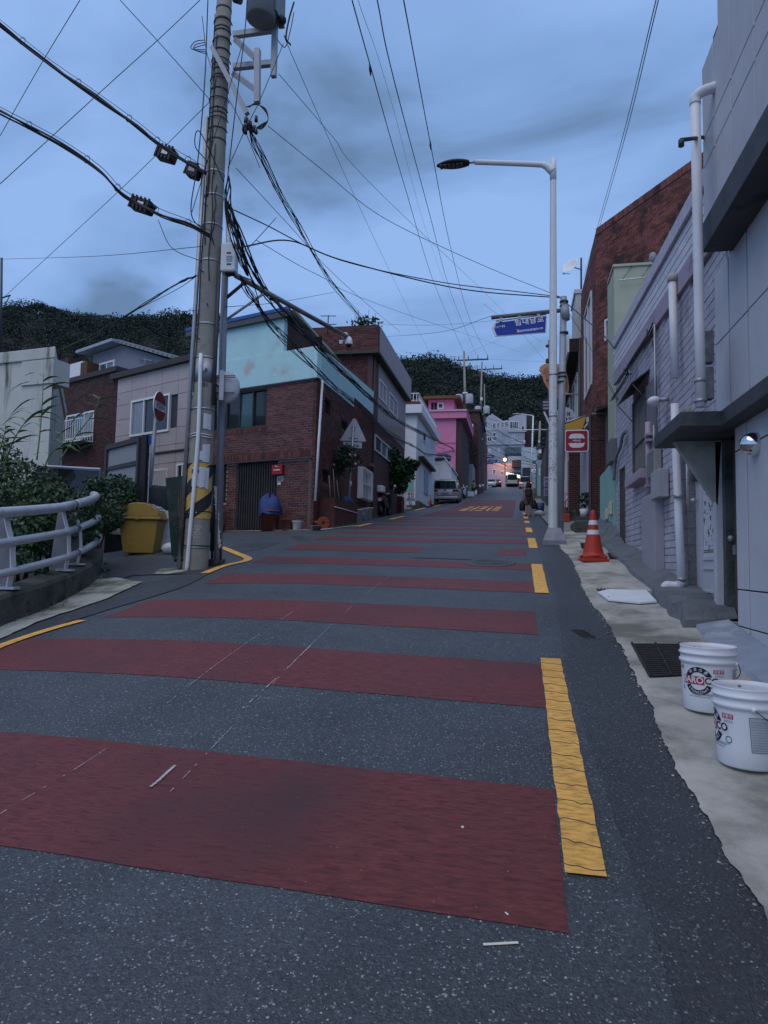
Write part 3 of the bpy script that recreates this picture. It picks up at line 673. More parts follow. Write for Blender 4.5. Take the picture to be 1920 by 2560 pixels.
# downpipe with elbow
P = [aX(*q, 1.78) for q in ((1687, 1010), (1689, 1110), (1697, 1300), (1704, 1452))]
b = MB(); b.tube(P, .045, 14); dp = b.build('downpipe', PVC, T)
P2 = smoothpath([P[-1], P[-1]+Vector((-.02, .02, -.05)), P[-1]+Vector((-.09, .04, -.06)), P[-1]+Vector((-.15, .05, -.06)), P[-1]+Vector((-.18, .05, -.14))], 5)
b = MB(); b.tube(P2, .05, 14); b.build('elbow', PVC, dp)
for q in (P[0].lerp(P[1], .9), P[2]+Vector((0, 0, .25)), P[2]-Vector((0, 0, .2)), P[3]): b = MB(); b.tube([q, q+Vector((0, 0, .035))], .052, 14); b.build('clamp', STEEL, dp)
P = [aX(*q, 1.8) for q in ((1681, 705), (1688, 945))]; b = MB(); b.tube(P, .048, 14); d2 = b.build('downpipe', PVC, T)
b = MB(); b.tube([P[0]+Vector((0, 0, .0)), P[0]+Vector((0, 0, .09))], .058, 14); b.build('collar', CONC, d2)
# sloped cement footing and step
m = MB(); ysf = frange(8.3, 16.4, .3); rr = random.Random(8)
for y in ysf:
    h = .10+.02*math.sin(y*2.3)+.30*min(1, max(0, (y-13)/1.5)); x0 = 1.52+.02*math.sin(y*3.1)
    for x, dz in ((x0, .0), (x0+.02, .05), (1.72, .06+.01*math.sin(y*5)+.4*(h-.1)), (1.89, h)): m.v.append((x, y, pav_z(x, y)+dz-.005))
for i in range(len(ysf)-1):
    for k in range(3): a = i*4+k; m.f.append((a, a+1, a+5, a+4))
m.build('cement_footing', CONC_G, T)
m = MB(); ysf = frange(6.6, 8.2, .16)
for y in ysf:
    for x, dz in ((1.47+.015*math.sin(y*4), -.01), (1.50, .11), (1.65, .12), (1.95, .13)):
        w_ = max(0, (7.5-y)/.95); m.v.append((x+.03*math.sin(y*13)*(w_ > 0), y, pav_z(1.5, y)+(dz+.05*w_+.025*math.sin(y*11+x*9)*(w_ > 0))*(1 if y > 6.7 else .5) if dz > 0 else pav_z(x, y)+dz))
for i in range(len(ysf)-1):
    for k in range(3): a = i*4+k; m.f.append((a, a+1, a+5, a+4))
m.f += [(3, 2, 1, 0), tuple(len(m.v)-4+k for k in range(4))]
m.build('door_step', CONC_G, T)
m = MB(); m.fbox(FD, -.05, 1.7, .5, zb, -.5, .015); m.build('threshold', CONC_G, T)

# ---------------- pale grooved-panel building with dark canopy
T = thing('pale_panel_house', 'pale rendered house with scored panels, dark slab eave and steel hood by the buckets', 'house', (1.85, 3, gz(1.85, 3)))
m = MB(); m.prism([(2.3, -3), (8, -3), (8, 6.9), (2.3, 6.9)], -1.2, 6.2); m.build('house_body', PALE, T)
FL = Fac((1.85, 6.36), (1.85, -3)); FM = Fac((1.85, 6.9), (1.85, -3)); FU = Fac((1.65, 6.45), (1.65, -3))
def panels(F, zr, cols, par, t=.012, mat=PALE):
    m = MB(); m.fbox(F, 0, F.len, zr[0], zr[-1], -.12, -.012); bk = m.build('wall', PALE_J, par)
    for a, b in zip(zr, zr[1:]):
        for c, d in zip(cols, cols[1:]):
            p = MB(); p.fbox(F, c+.016, d-.016, a+.006, b-.006, -.05, .0); p.build('panel', mat, bk, bevel=.004)
zl = [FL.hit(1856, y)[1] for y in (1568, 1475, 1120)]
panels(FL, [-.9, zl[0]-.36, zl[0], zl[1], zl[2], 2.75], [0, .32, .95, 1.6, 2.3, 3.1, 4, 5, 6.2, 7.5, 9.3], T)
zm = sorted(FM.hit(1920, y)[1] for y in (520, 720))
panels(FM, [2.9]+[z for z in zm if 3 < z < 4.2]+[4.33], [0, .45, .95, 1.55, 2.2, 3, 4, 5.2, 6.5, 8, 9.9], T)
panels(FU, [4.57, 5.15, 5.42, 6.12], [0, .38, .85, 1.4, 2.0, 2.8, 3.8, 5, 6.5, 9.4], T)
m = MB(); m.box(1.66, 2.3, -3, 6.44, 4.5, 6.1); m.build('upper_body', PALE, T)
for u in (.45, 1.0, 1.75, 2.6): b = MB(); b.fbox(FU, u, u+.32, 6.12, 6.6, -.3, -.02); b.build('parapet_block', PALE, T, bevel=.006)
for u in (.2, .8, 1.45): b = MB(); b.fbox(FU, u, u+.22, 6.12, 6.28, -.3, -.05); b.build('parapet_block', SLATE, T)
m = MB(); m.box(1.6, 2.2, -3, 6.32, 4.31, 4.57); m.build('eave_slab', SLATE, T, bevel=.008)
m = MB(); m.box(1.37, 1.95, 6.19, 7.35, 2.72, 2.85); m.build('door_canopy', SLATE, T, bevel=.008)
m = MB(); m.box(1.70, 1.95, -3, 6.185, 2.72, 2.853); m.build('canopy_strip', SLATE, T, bevel=.008)
m = MB(); m.ext([(1.9, 6.93, 2.72), (1.48, 6.93, 2.72), (1.86, 6.93, 2.1)], (0, .1, 0)); m.build('canopy_bracket', CONC, T)
m = MB(); m.box(1.84, 1.98, 6.93, 7.03, gz(1.9, 7), 2.715); m.build('door_post', PALE, T, bevel=.006)
m = MB(); m.box(1.9, 2.0, 6.83, 6.925, gz(1.9, 7), 2.71); m.build('door_post', CONC_D, T)
BDOOR = pm('brown_door', (.10, .075, .065), rough=.6, var=.3, scale=4, stretch=(8, 8, 1), bump=.15)
FB = Fac((1.97, 6.83), (1.97, 6.1)); m = MB(); m.fbox(FB, -.02, .73, .9, 2.71, -.06, 0); bd = m.build('door', BDOOR, T)
for z0_, z1_ in ((1.02, 1.25), (1.3, 1.75), (1.8, 2.6)):
    m = MB(); m.fbox(FB, .08, .62, z0_, z1_, .0, .014); m.build('door_panel', BDOOR, bd, bevel=.008)
b = MB(); b.ball(FB.pt(.08, 1.78, .05), .03); b.build('door_knob', STEEL, bd)
b = MB(); b.fbox(FB, .05, .11, 1.63, 1.72, .01, .03); b.build('keyhole_plate', STEEL, bd)
m = MB(); m.box(1.87, 2.1, 6.1, 6.85, gz(1.9, 6.4)-.1, gz(1.9, 6.5)+.12); m.build('threshold', CONC, T)
# stainless wall lamp hood
p = FL.hit(1892, 1110); b = MB(); M_ = Matrix.Rotation(rad(-90), 3, 'Y')
b.lathe([(.095, 0), (.095, .015), (.09, .05), (.075, .085), (.045, .115), (.0, .13)], FL.pt(p[0], p[1], 0), 18, M=M_); b.build('wall_hood', pm('polished_steel', (.7, .7, .7), rough=.12, var=.05, metal=1, bump=0), T)
# painted sloped footing
m = MB(); ysf = frange(-2, 6.6, .2)
for y in ysf:
    for x, dz in ((1.55+.02*math.sin(y*3), -.005), (1.58, .03), (1.72, .045+.01*math.sin(y*4)), (1.845, .07)): m.v.append((x, y, pav_z(x, y)+dz))
for i in range(len(ysf)-1):
    for k in range(3): a = i*4+k; m.f.append((a, a+1, a+5, a+4))
m.build('painted_footing', pm('blue_cement', (.24, .27, .32), rough=.8, var=.2, scale=3, bump=.4, bscale=30, dirt=(.4, .42, .45), dscale=2.5), T)
# tall downpipe up the corner
P = [aX(*q, 1.5) for q in ((1752, 1018), (1748, 800), (1743, 500), (1738, 262))]
b = MB(); b.tube(P, .042, 14); dp = b.build('downpipe', PVC, T)
tp = P[-1]; b = MB(); b.tube(smoothpath([tp, tp+Vector((.005, -.0, .06)), tp+Vector((.05, -.02, .1)), tp+Vector((.17, -.04, .12))], 5), .046, 14); b.build('elbow', PVC, dp)
for q in (P[0].lerp(P[1], .28), P[0].lerp(P[1], .05)): b = MB(); b.tube([q, q+Vector((0, 0, .03))], .049, 14); b.build('clamp', STEEL, dp)
for yy in (960, 870):
    q = aX(1763, yy, 1.62); b = MB(); b.cbox(q, .12, .1, .28); b.build('stone_block', GRAN, T)
# bracket arm with wire
q = aX(1758, 343, 1.66); q2 = aX(1703, 350, 1.2); b = MB(); b.tube([q, q2], .016, 8); b.tube([q2, q2+Vector((0, 0, -.05))], .022, 8); b.build('wire_bracket', STEEL_D, T)

# ---------------- red brick building behind
T = thing('red_brick_building', 'tall rusty red brick building with soldier course parapet above the mauve house', 'building', (2.6, 20.2, gz(2.6, 20.2)))
C0 = (2.17, 19.8); dd_ = Vector((.515, -.857, 0)); C1 = (C0[0]+dd_.x*8.5, C0[1]+dd_.y*8.5)
FR = Fac(C0, C1); FRS = Fac((2.17, 24.6), C0)
ztop = FR.hit(1498, 567)[1]; zlow = FR.hit(1495, 1020)[1]
m = MB(); m.prism([(C0[0]+.25, C0[1]+.05), (C1[0]+.2, C1[1]+.15), (C1[0]+6, C1[1]+4), (8, 24.6), (2.42, 24.6)], 2, ztop-.03); m.build('building_body', RMORT, T)
wr2 = FR.rect(1513, 800, 1537, 842)
brick_wall(FR, T, 0, 8.5, zlow+.2, ztop-.2, RBRICK, RMORT, op=[wr2])
wl_ = brick_wall(FRS, T, 0, FRS.len, zlow+.2, ztop-.2, RBRICK, RMORT, op=[FRS.rect(1464, 790, 1482, 960)], nind=0)
soldier(FR, wl_, 0, 8.5, ztop-.2, ztop, RBRICK); soldier(FR, wl_, 0, 1.6, zlow, zlow+.195, RBRICK, proud=.03)
m = MB(); m.fbox(FR, 0, 8.5, ztop-.2, ztop-.005, -.2, .0); m.fbox(FRS, 0, FRS.len, ztop-.2, ztop-.004, -.2, .0); m.fbox(FR, 0, 1.7, zlow-.05, zlow+.19, -.5, .0); m.fbox(FRS, 0, FRS.len, zlow-.05, zlow+.19, -.2, .0); m.build('band', RMORT, T)
window(FR, T, wr2, WHITE, GLASS_D, panes=2, fw=.06)
window(FRS, T, FRS.rect(1464, 790, 1482, 960), WHITE, CURT, panes=2, fw=.07, o=.06)
# ground-floor piers and recess
FQ = Fac((2.06, 20.15), (2.78, 20.15)); brick_wall(FQ, T, 0, .72, gz(2.2, 20), zlow-.05, pm('dark_red_brick', (.075, .026, .022), rough=.8, var=.3, scale=14, bump=.3, island=.3), LMORT)
m = MB(); m.box(2.06, 2.78, 20.16, 21.0, 2.2, zlow); m.build('pier', RMORT, T)
FQ2 = Fac((1.72, 24.3), (2.06, 24.3)); brick_wall(FQ2, T, 0, .34, gz(2, 24), 5.6, MATS['dark_red_brick'], LMORT, nind=120)
m = MB(); m.box(2.08, 2.4, 21.2, 24.2, gz(2, 22)-.2, 5.4); m.build('shop_panel', pm('pale_blue_panel', (.35, .38, .42), bump=.05), T)
# flagpole-like vent on the roof edge
# ---------------- pale green annex
T = thing('green_annex', 'small pale green rendered annex rising behind the mauve parapet', 'annex', (2.9, 16.2, gz(2.9, 16.2)))
FA_ = Fac((2.5, 16.4), (3.6, 16.4)); a = FA_.hit(1535, 672)
FA_ = Fac((FA_.pt(a[0], 0).x, 16.4), (4.6, 16.4)); za = FA_.hit(1540, 668)[1]
PG = pm('pale_green_render', (.40, .44, .33), rough=.8, var=.08, scale=2, bump=.15)
m = MB(); m.prism([(FA_.p.x, 16.4), (4.6, 16.4), (4.6, 19), (FA_.p.x, 17.6)], 2, za); m.build('wall', PG, T)
m = MB(); m.fbox(FA_, -.03, 1.8, za, za+.06, -1, .04); m.build('coping', PG, T)
q = FA_.hit(1545, 706); q2 = FA_.hit(1622, 698); b = MB(); b.tube([FA_.pt(q[0], q[1], .12), FA_.pt(q2[0], q2[1], .12)], .018, 8); b.build('hanging_rail', PVC, T)
for k in (.1, .7):
    u = q[0]+(q2[0]-q[0])*k; b = MB(); b.tube([FA_.pt(u, q[1], .12), FA_.pt(u+.25, za, .02)], .006, 5); b.build('stay', BLACK, T)
# plastic-bag clump on its edge
b = MB(); q = FA_.hit(1632, 645); b.ball(FA_.pt(q[0], q[1], .0), .12, 9, 6, (.8, .8, 1.2)); b.build('rag', pm('rag', (.25, .27, .28), bump=.5, bscale=20), T)
# ---------------- mint wall
T = thing('mint_garden_wall', 'mint green painted wall panel with cream patches between cone and brick pier', 'wall', (1.9, 15.2, gz(1.9, 15.2)))
FMt = Fac((1.86, 16.4), (1.86, 14.05)); MINT2 = pm('mint_wall', (.26, .46, .41), rough=.75, var=.08, scale=2, bump=.15)
zt1 = FMt.hit(1505, 1186)[1]; zt2 = FMt.hit(1535, 1150)[1]
m = MB(); m.fquad(FMt, [(0, 2.2), (FMt.len, 2.0), (FMt.len, zt2), (0, zt1)], -.15, 0); mw = m.build('wall', MINT2, T)
for px, y0, y1 in ((1519, 1272, 1300), (1529, 1254, 1288)):
    q = FMt.hit(px, y0); q2 = FMt.hit(px, y1); b = MB(); b.fbox(FMt, q[0]-.16, q[0]+.16, q2[1], q[1], .0, .05); b.build('cream_patch', pm('cream', (.55, .52, .40), bump=.1), T, bevel=.03)

# ---------------- dark brown building with bay and yellow awning
T = thing('brown_shop_building', 'dark brown shop building with boxed eave and white shopfront behind the sign pole', 'building', (2.2, 28, gz(2.2, 28)))
FS = Fac((2.15, 36), (2.15, 24.7)); DB = pm('dark_brown_wall', (.055, .048, .05), rough=.75, var=.25, scale=4, bump=.2, dirt=(.14, .14, .15), dscale=2, streak=True)
ze = FS.hit(1455, 830)[1]
m = MB(); m.prism([(2.15, 24.7), (7, 24.7), (7, 36), (2.15, 36)], 2.5, ze); m.build('building_body', DB, T)
m = MB(); m.box(1.75, 2.15, 24.7, 36, ze-.5, ze-.02); m.build('boxed_eave', pm('eave_brown', (.03, .022, .02), bump=.1), T)
m = MB(); m.box(1.7, 1.76, 24.65, 36, ze-.52, ze+.1); m.build('fascia', WHITE, T)
for k, (y0, y1) in enumerate(((25.6, 28), (29.5, 33))):
    window(FS, T, (36-y1, 36-y0, ze-3.6, ze-1.0), WHITE, GLASS_D, panes=2, fw=.08, o=.05)
m = MB(); m.box(2.0, 2.7, 24.9, 26.6, ze, ze+1.7); m.build('roof_tank_house', pm('roof_white', (.5, .5, .5), bump=.1), T)
m = MB(); m.box(1.95, 2.75, 24.85, 26.65, ze+1.7, ze+1.85); m.build('roof_cap', MATS['roof_white'], T)
b = MB(); b.tube([(2.13, 24.75, 3), (2.13, 24.75, ze)], .06, 8); b.build('downpipe', STEEL_D, T)
# shopfront frames
for k, x in enumerate((1.62, 1.9)):
    y = 25.2+1.2*k; m = MB(); m.box(x, x+.12, y, y+.5, gz(x, y), gz(x, y)+2.9); m.build('shop_post', WHITE, T)
m = MB(); m.box(1.5, 2.14, 25, 27.4, gz(2, 26)+2.9, gz(2, 26)+3.6); m.build('shop_sign_board', pm('teal_board', (.16, .34, .32), bump=.05), T)
m = MB(); m.box(1.45, 2.2, 24.5, 25, gz(2, 25)-.1, gz(2, 25)+.42); m.build('shop_step', CONC_D, T, bevel=.04)
T = thing('yellow_awning', 'shade-darkened yellow roll awning over the shop entrance behind the burger sign', 'awning', (1.9, 22.5, gz(1.9, 22.5)))
a = aY(1411, 1062, 22.3); b_ = aY(1466, 1040, 22.3); c = aY(1450, 1075, 22.0); d = aY(1409, 1090, 22.0)
YA = pm('shaded_yellow_canvas', (.30, .16, .014), rough=.8, var=.1, bump=.1)  # yellow canvas, the shade it hangs in put into the colour
m = MB(); n = 7; A1 = [a.lerp(b_, i/n) for i in range(n+1)]; A2 = [aY(1411+ (1453-1411)*i/n, 1082+8*math.sin(i/n*3.1), 21.7) for i in range(n+1)]
vs = A1+A2; m.add(vs+[v+Vector((0, .02, -.02)) for v in vs], [(i, i+1, n+2+i, n+1+i) for i in range(n)]+[(2*(n+1)+i, 2*(n+1)+n+1+i, 2*(n+1)+n+2+i, 2*(n+1)+i+1) for i in range(n)]); m.build('canvas', YA, T)
q0 = aY(1411, 1062, 22.3); m = MB(); m.hexa([aY(1410, 1064, 22.3), aY(1413, 1092, 21.7), aY(1413, 1150, 21.9), aY(1408, 1140, 22.3), aY(1408, 1064, 22.4), aY(1411, 1092, 21.8), aY(1411, 1150, 22), aY(1406, 1140, 22.4)]); m.build('side_flap', YA, T)
m = MB(); m.tube([aY(1405, 1060, 22.35), aY(1470, 1038, 22.35)], .04, 8); m.build('roller', STEEL, T)
b = MB(); p = aY(1477, 1050, 21.8); b.cbox(p, .25, .2, .16); b.tube([p, p+Vector((-.2, 0, -.25))], .03); b.build('flood_light', PVC, T)
# ================================================================== RIGHT SIDE street furniture
CREAM = pm('lamp_white', (.60, .62, .62), rough=.45, var=.06, scale=3, bump=.04, dirt=(.33, .34, .34), dscale=7, dlo=.6, dhi=.78)
LB = gr(1385, 1360); LBX, LBY, LBZ = LB.x, LB.y, gz(LB.x, LB.y)
T = thing('street_lamp', 'white octagonal street lamp with black LED head on a steel flared base', 'street lamp', (LBX, LBY, LBZ))
ptop = aY(1383, 402, LBY)
b = MB(); b.tube([(LBX-.02, LBY, LBZ+.30), ptop], [.092, .06], 8, smooth=False); lp = b.build('pole', CREAM, T)
# printed anti-poster film on the lower pole
m = MB(); rr = random.Random(1); ax = (ptop-Vector((LBX-.02, LBY, LBZ+.3))).normalized()
for k in range(95):
    z = rr.uniform(.9, 2.35); w = rr.uniform(rad(190), rad(330)); r = .094-.0043*z; c_ = Vector((LBX-.02, LBY, LBZ+.3))+ax*z; s = rr.uniform(.006, .02)
    p = c_+Vector((math.cos(w), math.sin(w), 0))*r; tn = Vector((-math.sin(w), math.cos(w), 0)); m.add([p-tn*s, p+tn*s, p+tn*s+Vector((0, 0, s*1.5)), p-tn*s+Vector((0, 0, s*1.5))], [(0, 1, 2, 3)])
m.build('sticker_marks', pm('scuff', (.36, .37, .39), bump=0), T)
m = MB(); m.add([(LBX+s*a-.0, LBY+t*a, LBZ+z) for a, z in ((.23, -.05), (.23, .06), (.215, .065), (.125, .31), (.11, .32)) for s, t in ((-1,-1),(1,-1),(1,1),(-1,1))],
    [(i*4+k, i*4+(k+1) % 4, (i+1)*4+(k+1) % 4, (i+1)*4+k) for i in range(4) for k in range(4)]+[(16, 17, 18, 19)]); m.build('base_cover', pm('base_steel', (.22, .23, .26), rough=.5, var=.3, scale=7, bump=.1, metal=.2), T)
hd = aY(1100, 410, LBY); arm0 = ptop+Vector((.0, 0, -.02)); armL = aY(1187, 405, LBY)
b = MB(); b.tube([ptop+Vector((0, 0, -.42)), ptop+Vector((0, 0, .04))], .068, 10); b.build('cap_sleeve', CREAM, T)
b = MB(); b.tube(smoothpath([ptop+Vector((.0, 0, -.24)), ptop+Vector((-.16, 0, -.09)), ptop+Vector((-.36, 0, -.04)), armL], 6), [.085, .083, .08, .077, .074, .07, .068, .066, .064, .062, .06, .058, .057, .056, .056, .055, .055, .055, .055], 10); b.build('arm', CREAM, T)
b = MB(); b.tube([armL, armL+Vector((-.14, 0, 0))], .028, 8); b.build('spigot', STEEL, T)
hl = (armL.x-.12)-aY(1092, 409, LBY).x
b = MB(); vs = []; n = 14
for i in range(n+1):
    t = i/n; w = .17*math.sin(math.pi*min(1, .12+t*.86))**.7; hh = .05*math.sin(math.pi*min(1, .15+t*.8))**.6+.008
    x = armL.x-.12-hl*t
    for k in range(10):
        a = 2*math.pi*k/10; vs.append((x, LBY+w*math.cos(a), armL.z-.01+hh*math.sin(a)*(1.25 if math.sin(a) > 0 else .8)))
b.add(vs, [(i*10+k, i*10+(k+1) % 10, (i+1)*10+(k+1) % 10, (i+1)*10+k) for i in range(n) for k in range(10)]+[tuple(range(10)), tuple(n*10+k for k in range(9, -1, -1))], True); hdo = b.build('lamp_head', BLACK, T)
for i in range(6): b = MB(); b.cbox((armL.x-.28-.085*i, LBY-.02, armL.z-.056), .06, .16, .012); b.build('led_module', pm('led_lens', (.1, .1, .11), rough=.3, bump=0), hdo)
for z in (2.55, 3.4): b = MB(); c_ = Vector((LBX-.02, LBY, LBZ))+ax*z; b.tube([c_, c_+Vector((0, 0, .03))], .1-.004*z, 10); b.build('band', STEEL, T)

# ---------------- street-name sign pole
SPY = 15.0; sp0 = aY(1399, 1330, SPY); sp1 = aY(1409, 742, SPY); sp0.z = gz(sp0.x, SPY)
T = thing('sign_pole', 'grey steel pole carrying the street name arm, close behind the white lamp', 'pole', sp0)
PG_ = pm('grey_pole', (.27, .29, .33), rough=.5, var=.12, bump=.05, metal=.2)
b = MB(); b.tube([sp0, sp1], [.085, .07], 12); b.build('pole', PG_, T)
b = MB(); q = aY(1413, 800, SPY); b.tube([q, aY(1411, 765, SPY)], .1, 12); b.build('arm_sleeve', PG_, T)
al = aY(1228, 794, SPY); ar = aY(1405, 776, SPY); b = MB(); b.tube([ar, al], .045, 10); b.build('arm', pm('arm_brown', (.13, .12, .125), rough=.6, bump=.05), T)
for yy in (757, 768, 835): b = MB(); q = aY(1410, yy, SPY); b.tube([q, q+Vector((0, 0, .04))], .095, 12); b.build('clamp', STEEL_D, T)
for xx, yy in ((1404, 935), (1405, 944), (1402, 957)): b = MB(); q = aY(xx, yy, SPY); b.tube([q, q+Vector((0, 0, .03))], .095, 12); b.build('clamp', STEEL_D, T)
SGN = thing('street_name_sign', 'blue arrow-shaped street name sign hanging from the steel arm', 'street sign', aY(1300, 815, SPY))
SBLUE = pm('sign_blue', (.012, .035, .30), rough=.35, var=.05, bump=.02); SWHITE = pm('sign_white', (.66, .67, .68), rough=.4, var=.04, bump=.02)
tl = aY(1236, 807, SPY); tr = aY(1368, 789, SPY); br = aY(1366, 831, SPY); bl_ = aY(1238, 841, SPY); tip = aY(1229, 821, SPY)
m = MB(); m.ext([tip, bl_, br, tr, tl], (0, .03, 0)); m.build('panel_edge', SWHITE, SGN)
m = MB(); ctr = (tl+tr+br+bl_)/4; sh = lambda p, k: ctr+(p-ctr)*k+Vector((0, -.003, 0))
m.add([sh(aY(1235, 823, SPY), .99), sh(bl_, .93), sh(br, .955), sh(tr, .955), sh(tl, .94)], [(0, 1, 2, 3, 4)]); m.build('panel_face', SBLUE, SGN)
rt_ = (tr-tl).normalized(); upv = Vector((0, 0, 1))
text('범내남로', .165, SWHITE, frame_at(aY(1323, 803, SPY)+Vector((0, -.006, 0)), rt_, upv), SGN, bold=.004, space=1.12)
text('Beomnaenam-ro', .098, SWHITE, frame_at(aY(1325, 824, SPY)+Vector((0, -.006, 0)), rt_, upv), SGN, bold=.002, sx=.86)
text('1↔44', .085, SWHITE, frame_at(aY(1250, 817, SPY)+Vector((0, -.006, 0)), rt_, upv), SGN, bold=.0015, sx=.9)
for px, py in ((1252, 797), (1298, 792), (1346, 787)):
    b = MB(); q = aY(px, py, SPY); b.cbox(q+Vector((0, 0, -.02)), .07, .06, .1); b.build('hanger', STEEL, SGN)
b = MB(); b.tube([aY(1240, 803, SPY), aY(1366, 786, SPY)], .014, 6); b.build('hanger_rail', STEEL, SGN)

# ---------------- traffic cones
CORG = pm('cone_orange', (.40, .036, .02), rough=.55, var=.12, scale=5, bump=.05, dirt=(.26, .035, .02), dscale=4)
CREF = pm('cone_reflector', (.62, .63, .64), rough=.4, var=.08, bump=.03)
def cone(loc, h, label, rz=.12):
    t = thing('traffic_cone', label, 'traffic cone', loc, rz, 'traffic cones along the street edges'); s = h/.78
    b = MB(); a = .195*s; bb = [(-a, -a), (a, -a), (a, a), (-a, a)]
    b.prism(bb, -.02*s, .035*s); b.prism([(x*.9, y*.9) for x, y in bb], .0351*s, .075*s); b.build('base', CORG, t, bevel=.012*s, local=True)
    rz_ = lambda z: (.185-.155*(z/.78)**.85)*s
    segs = [(.075, .38, CORG), (.38, .45, CREF), (.45, .53, CORG), (.53, .60, CREF), (.60, .775, CORG)]
    b = MB(); b.lathe([(rz_(.076)+.03*s, .076*s)]+[(rz_(z), z*s) for z in (.1, .14, .2, .3, .38, .45, .53, .6, .7, .77)]+[(rz_(.77)-.008*s, .778*s), (.012*s, .778*s), (.012*s, .7*s)], (0, 0, 0), 24); b.build('body', CORG, t, local=True)
    for z0, z1 in ((.40, .47), (.55, .62)):
        b = MB(); b.lathe([(rz_(z0)+.002*s, z0*s), (rz_(z1)+.002*s, z1*s)], (0, 0, 0), 24); b.build('reflective_band', CREF, t, local=True)
    return t
cp = gr(1483, 1402, .02); cone((cp.x, cp.y, pav_z(cp.x, cp.y)), .80, 'orange cone with two white bands on the pale pavement beside the mauve house')

# ---------------- plastic pails
PAIL = pm('pail_white', (.70, .71, .73), rough=.35, var=.05, scale=4, bump=.03, dirt=(.45, .45, .44), dscale=9, dlo=.62, dhi=.8)
PRED = pm('print_red', (.42, .02, .05), rough=.45, bump=0, var=.05); PBLK = pm('print_black', (.012, .012, .014), rough=.45, bump=0, var=.05); PGRY = pm('print_grey', (.30, .32, .35), rough=.5, bump=0, var=.1); PGRN = pm('print_teal', (.03, .16, .15), bump=0)
H_, R0_, R1_ = .385, .140, .157
def pr(z): return R0_+(R1_-R0_)*z/H_
def wrapm(me, th0):      # bend a flat mesh (x along circumference, y up) round the pail
    for v in me.vertices:
        r = pr(v.co.y)+.0012+v.co.z; a = th0+v.co.x/pr(v.co.y); v.co = Vector((r*math.cos(a), r*math.sin(a), v.co.y))
def flat(name, polys, mat, par, th0, lift=0., sub=.012):
    me = bpy.data.meshes.new(name); vs = []; fs = []
    for x0, x1, y0, y1 in polys:
        n = max(1, int((x1-x0)/sub)); 
        for i in range(n+1):
            x = x0+(x1-x0)*i/n; vs += [(x, y0, lift), (x, y1, lift)]
        b0 = len(vs)-2*(n+1); fs += [(b0+2*i, b0+2*i+2, b0+2*i+3, b0+2*i+1) for i in range(n)]
    me.from_pydata(vs, [], fs); wrapm(me, th0); return link(name, me, mat, par)
def flat_ring(par, th0, cx, cy, ra, rb, a0, a1, mat, lift, name='print'):
    me = bpy.data.meshes.new(name); n = 24; vs = []; 
    for i in range(n+1):
        a = a0+(a1-a0)*i/n; vs += [(cx+ra*math.cos(a), cy+ra*math.sin(a), lift), (cx+rb*math.cos(a), cy+rb*math.sin(a), lift)]
    me.from_pydata(vs, [], [(2*i, 2*i+1, 2*i+3, 2*i+2) for i in range(n)]); wrapm(me, th0); return link(name, me, mat, par)
def ptext(s, size, mat, par, th0, x, y, lift=.001, bold=0, rot=0, sx=1):
    M = Matrix.Translation((x, y, 0)) @ Matrix.Rotation(rot, 4, 'Z')
    o = text(s, size, mat, M, None, bold=bold, ext=0, sx=sx); me = o.data
    for v in me.vertices: v.co.z = lift
    wrapm(me, th0); o.parent = par; return o
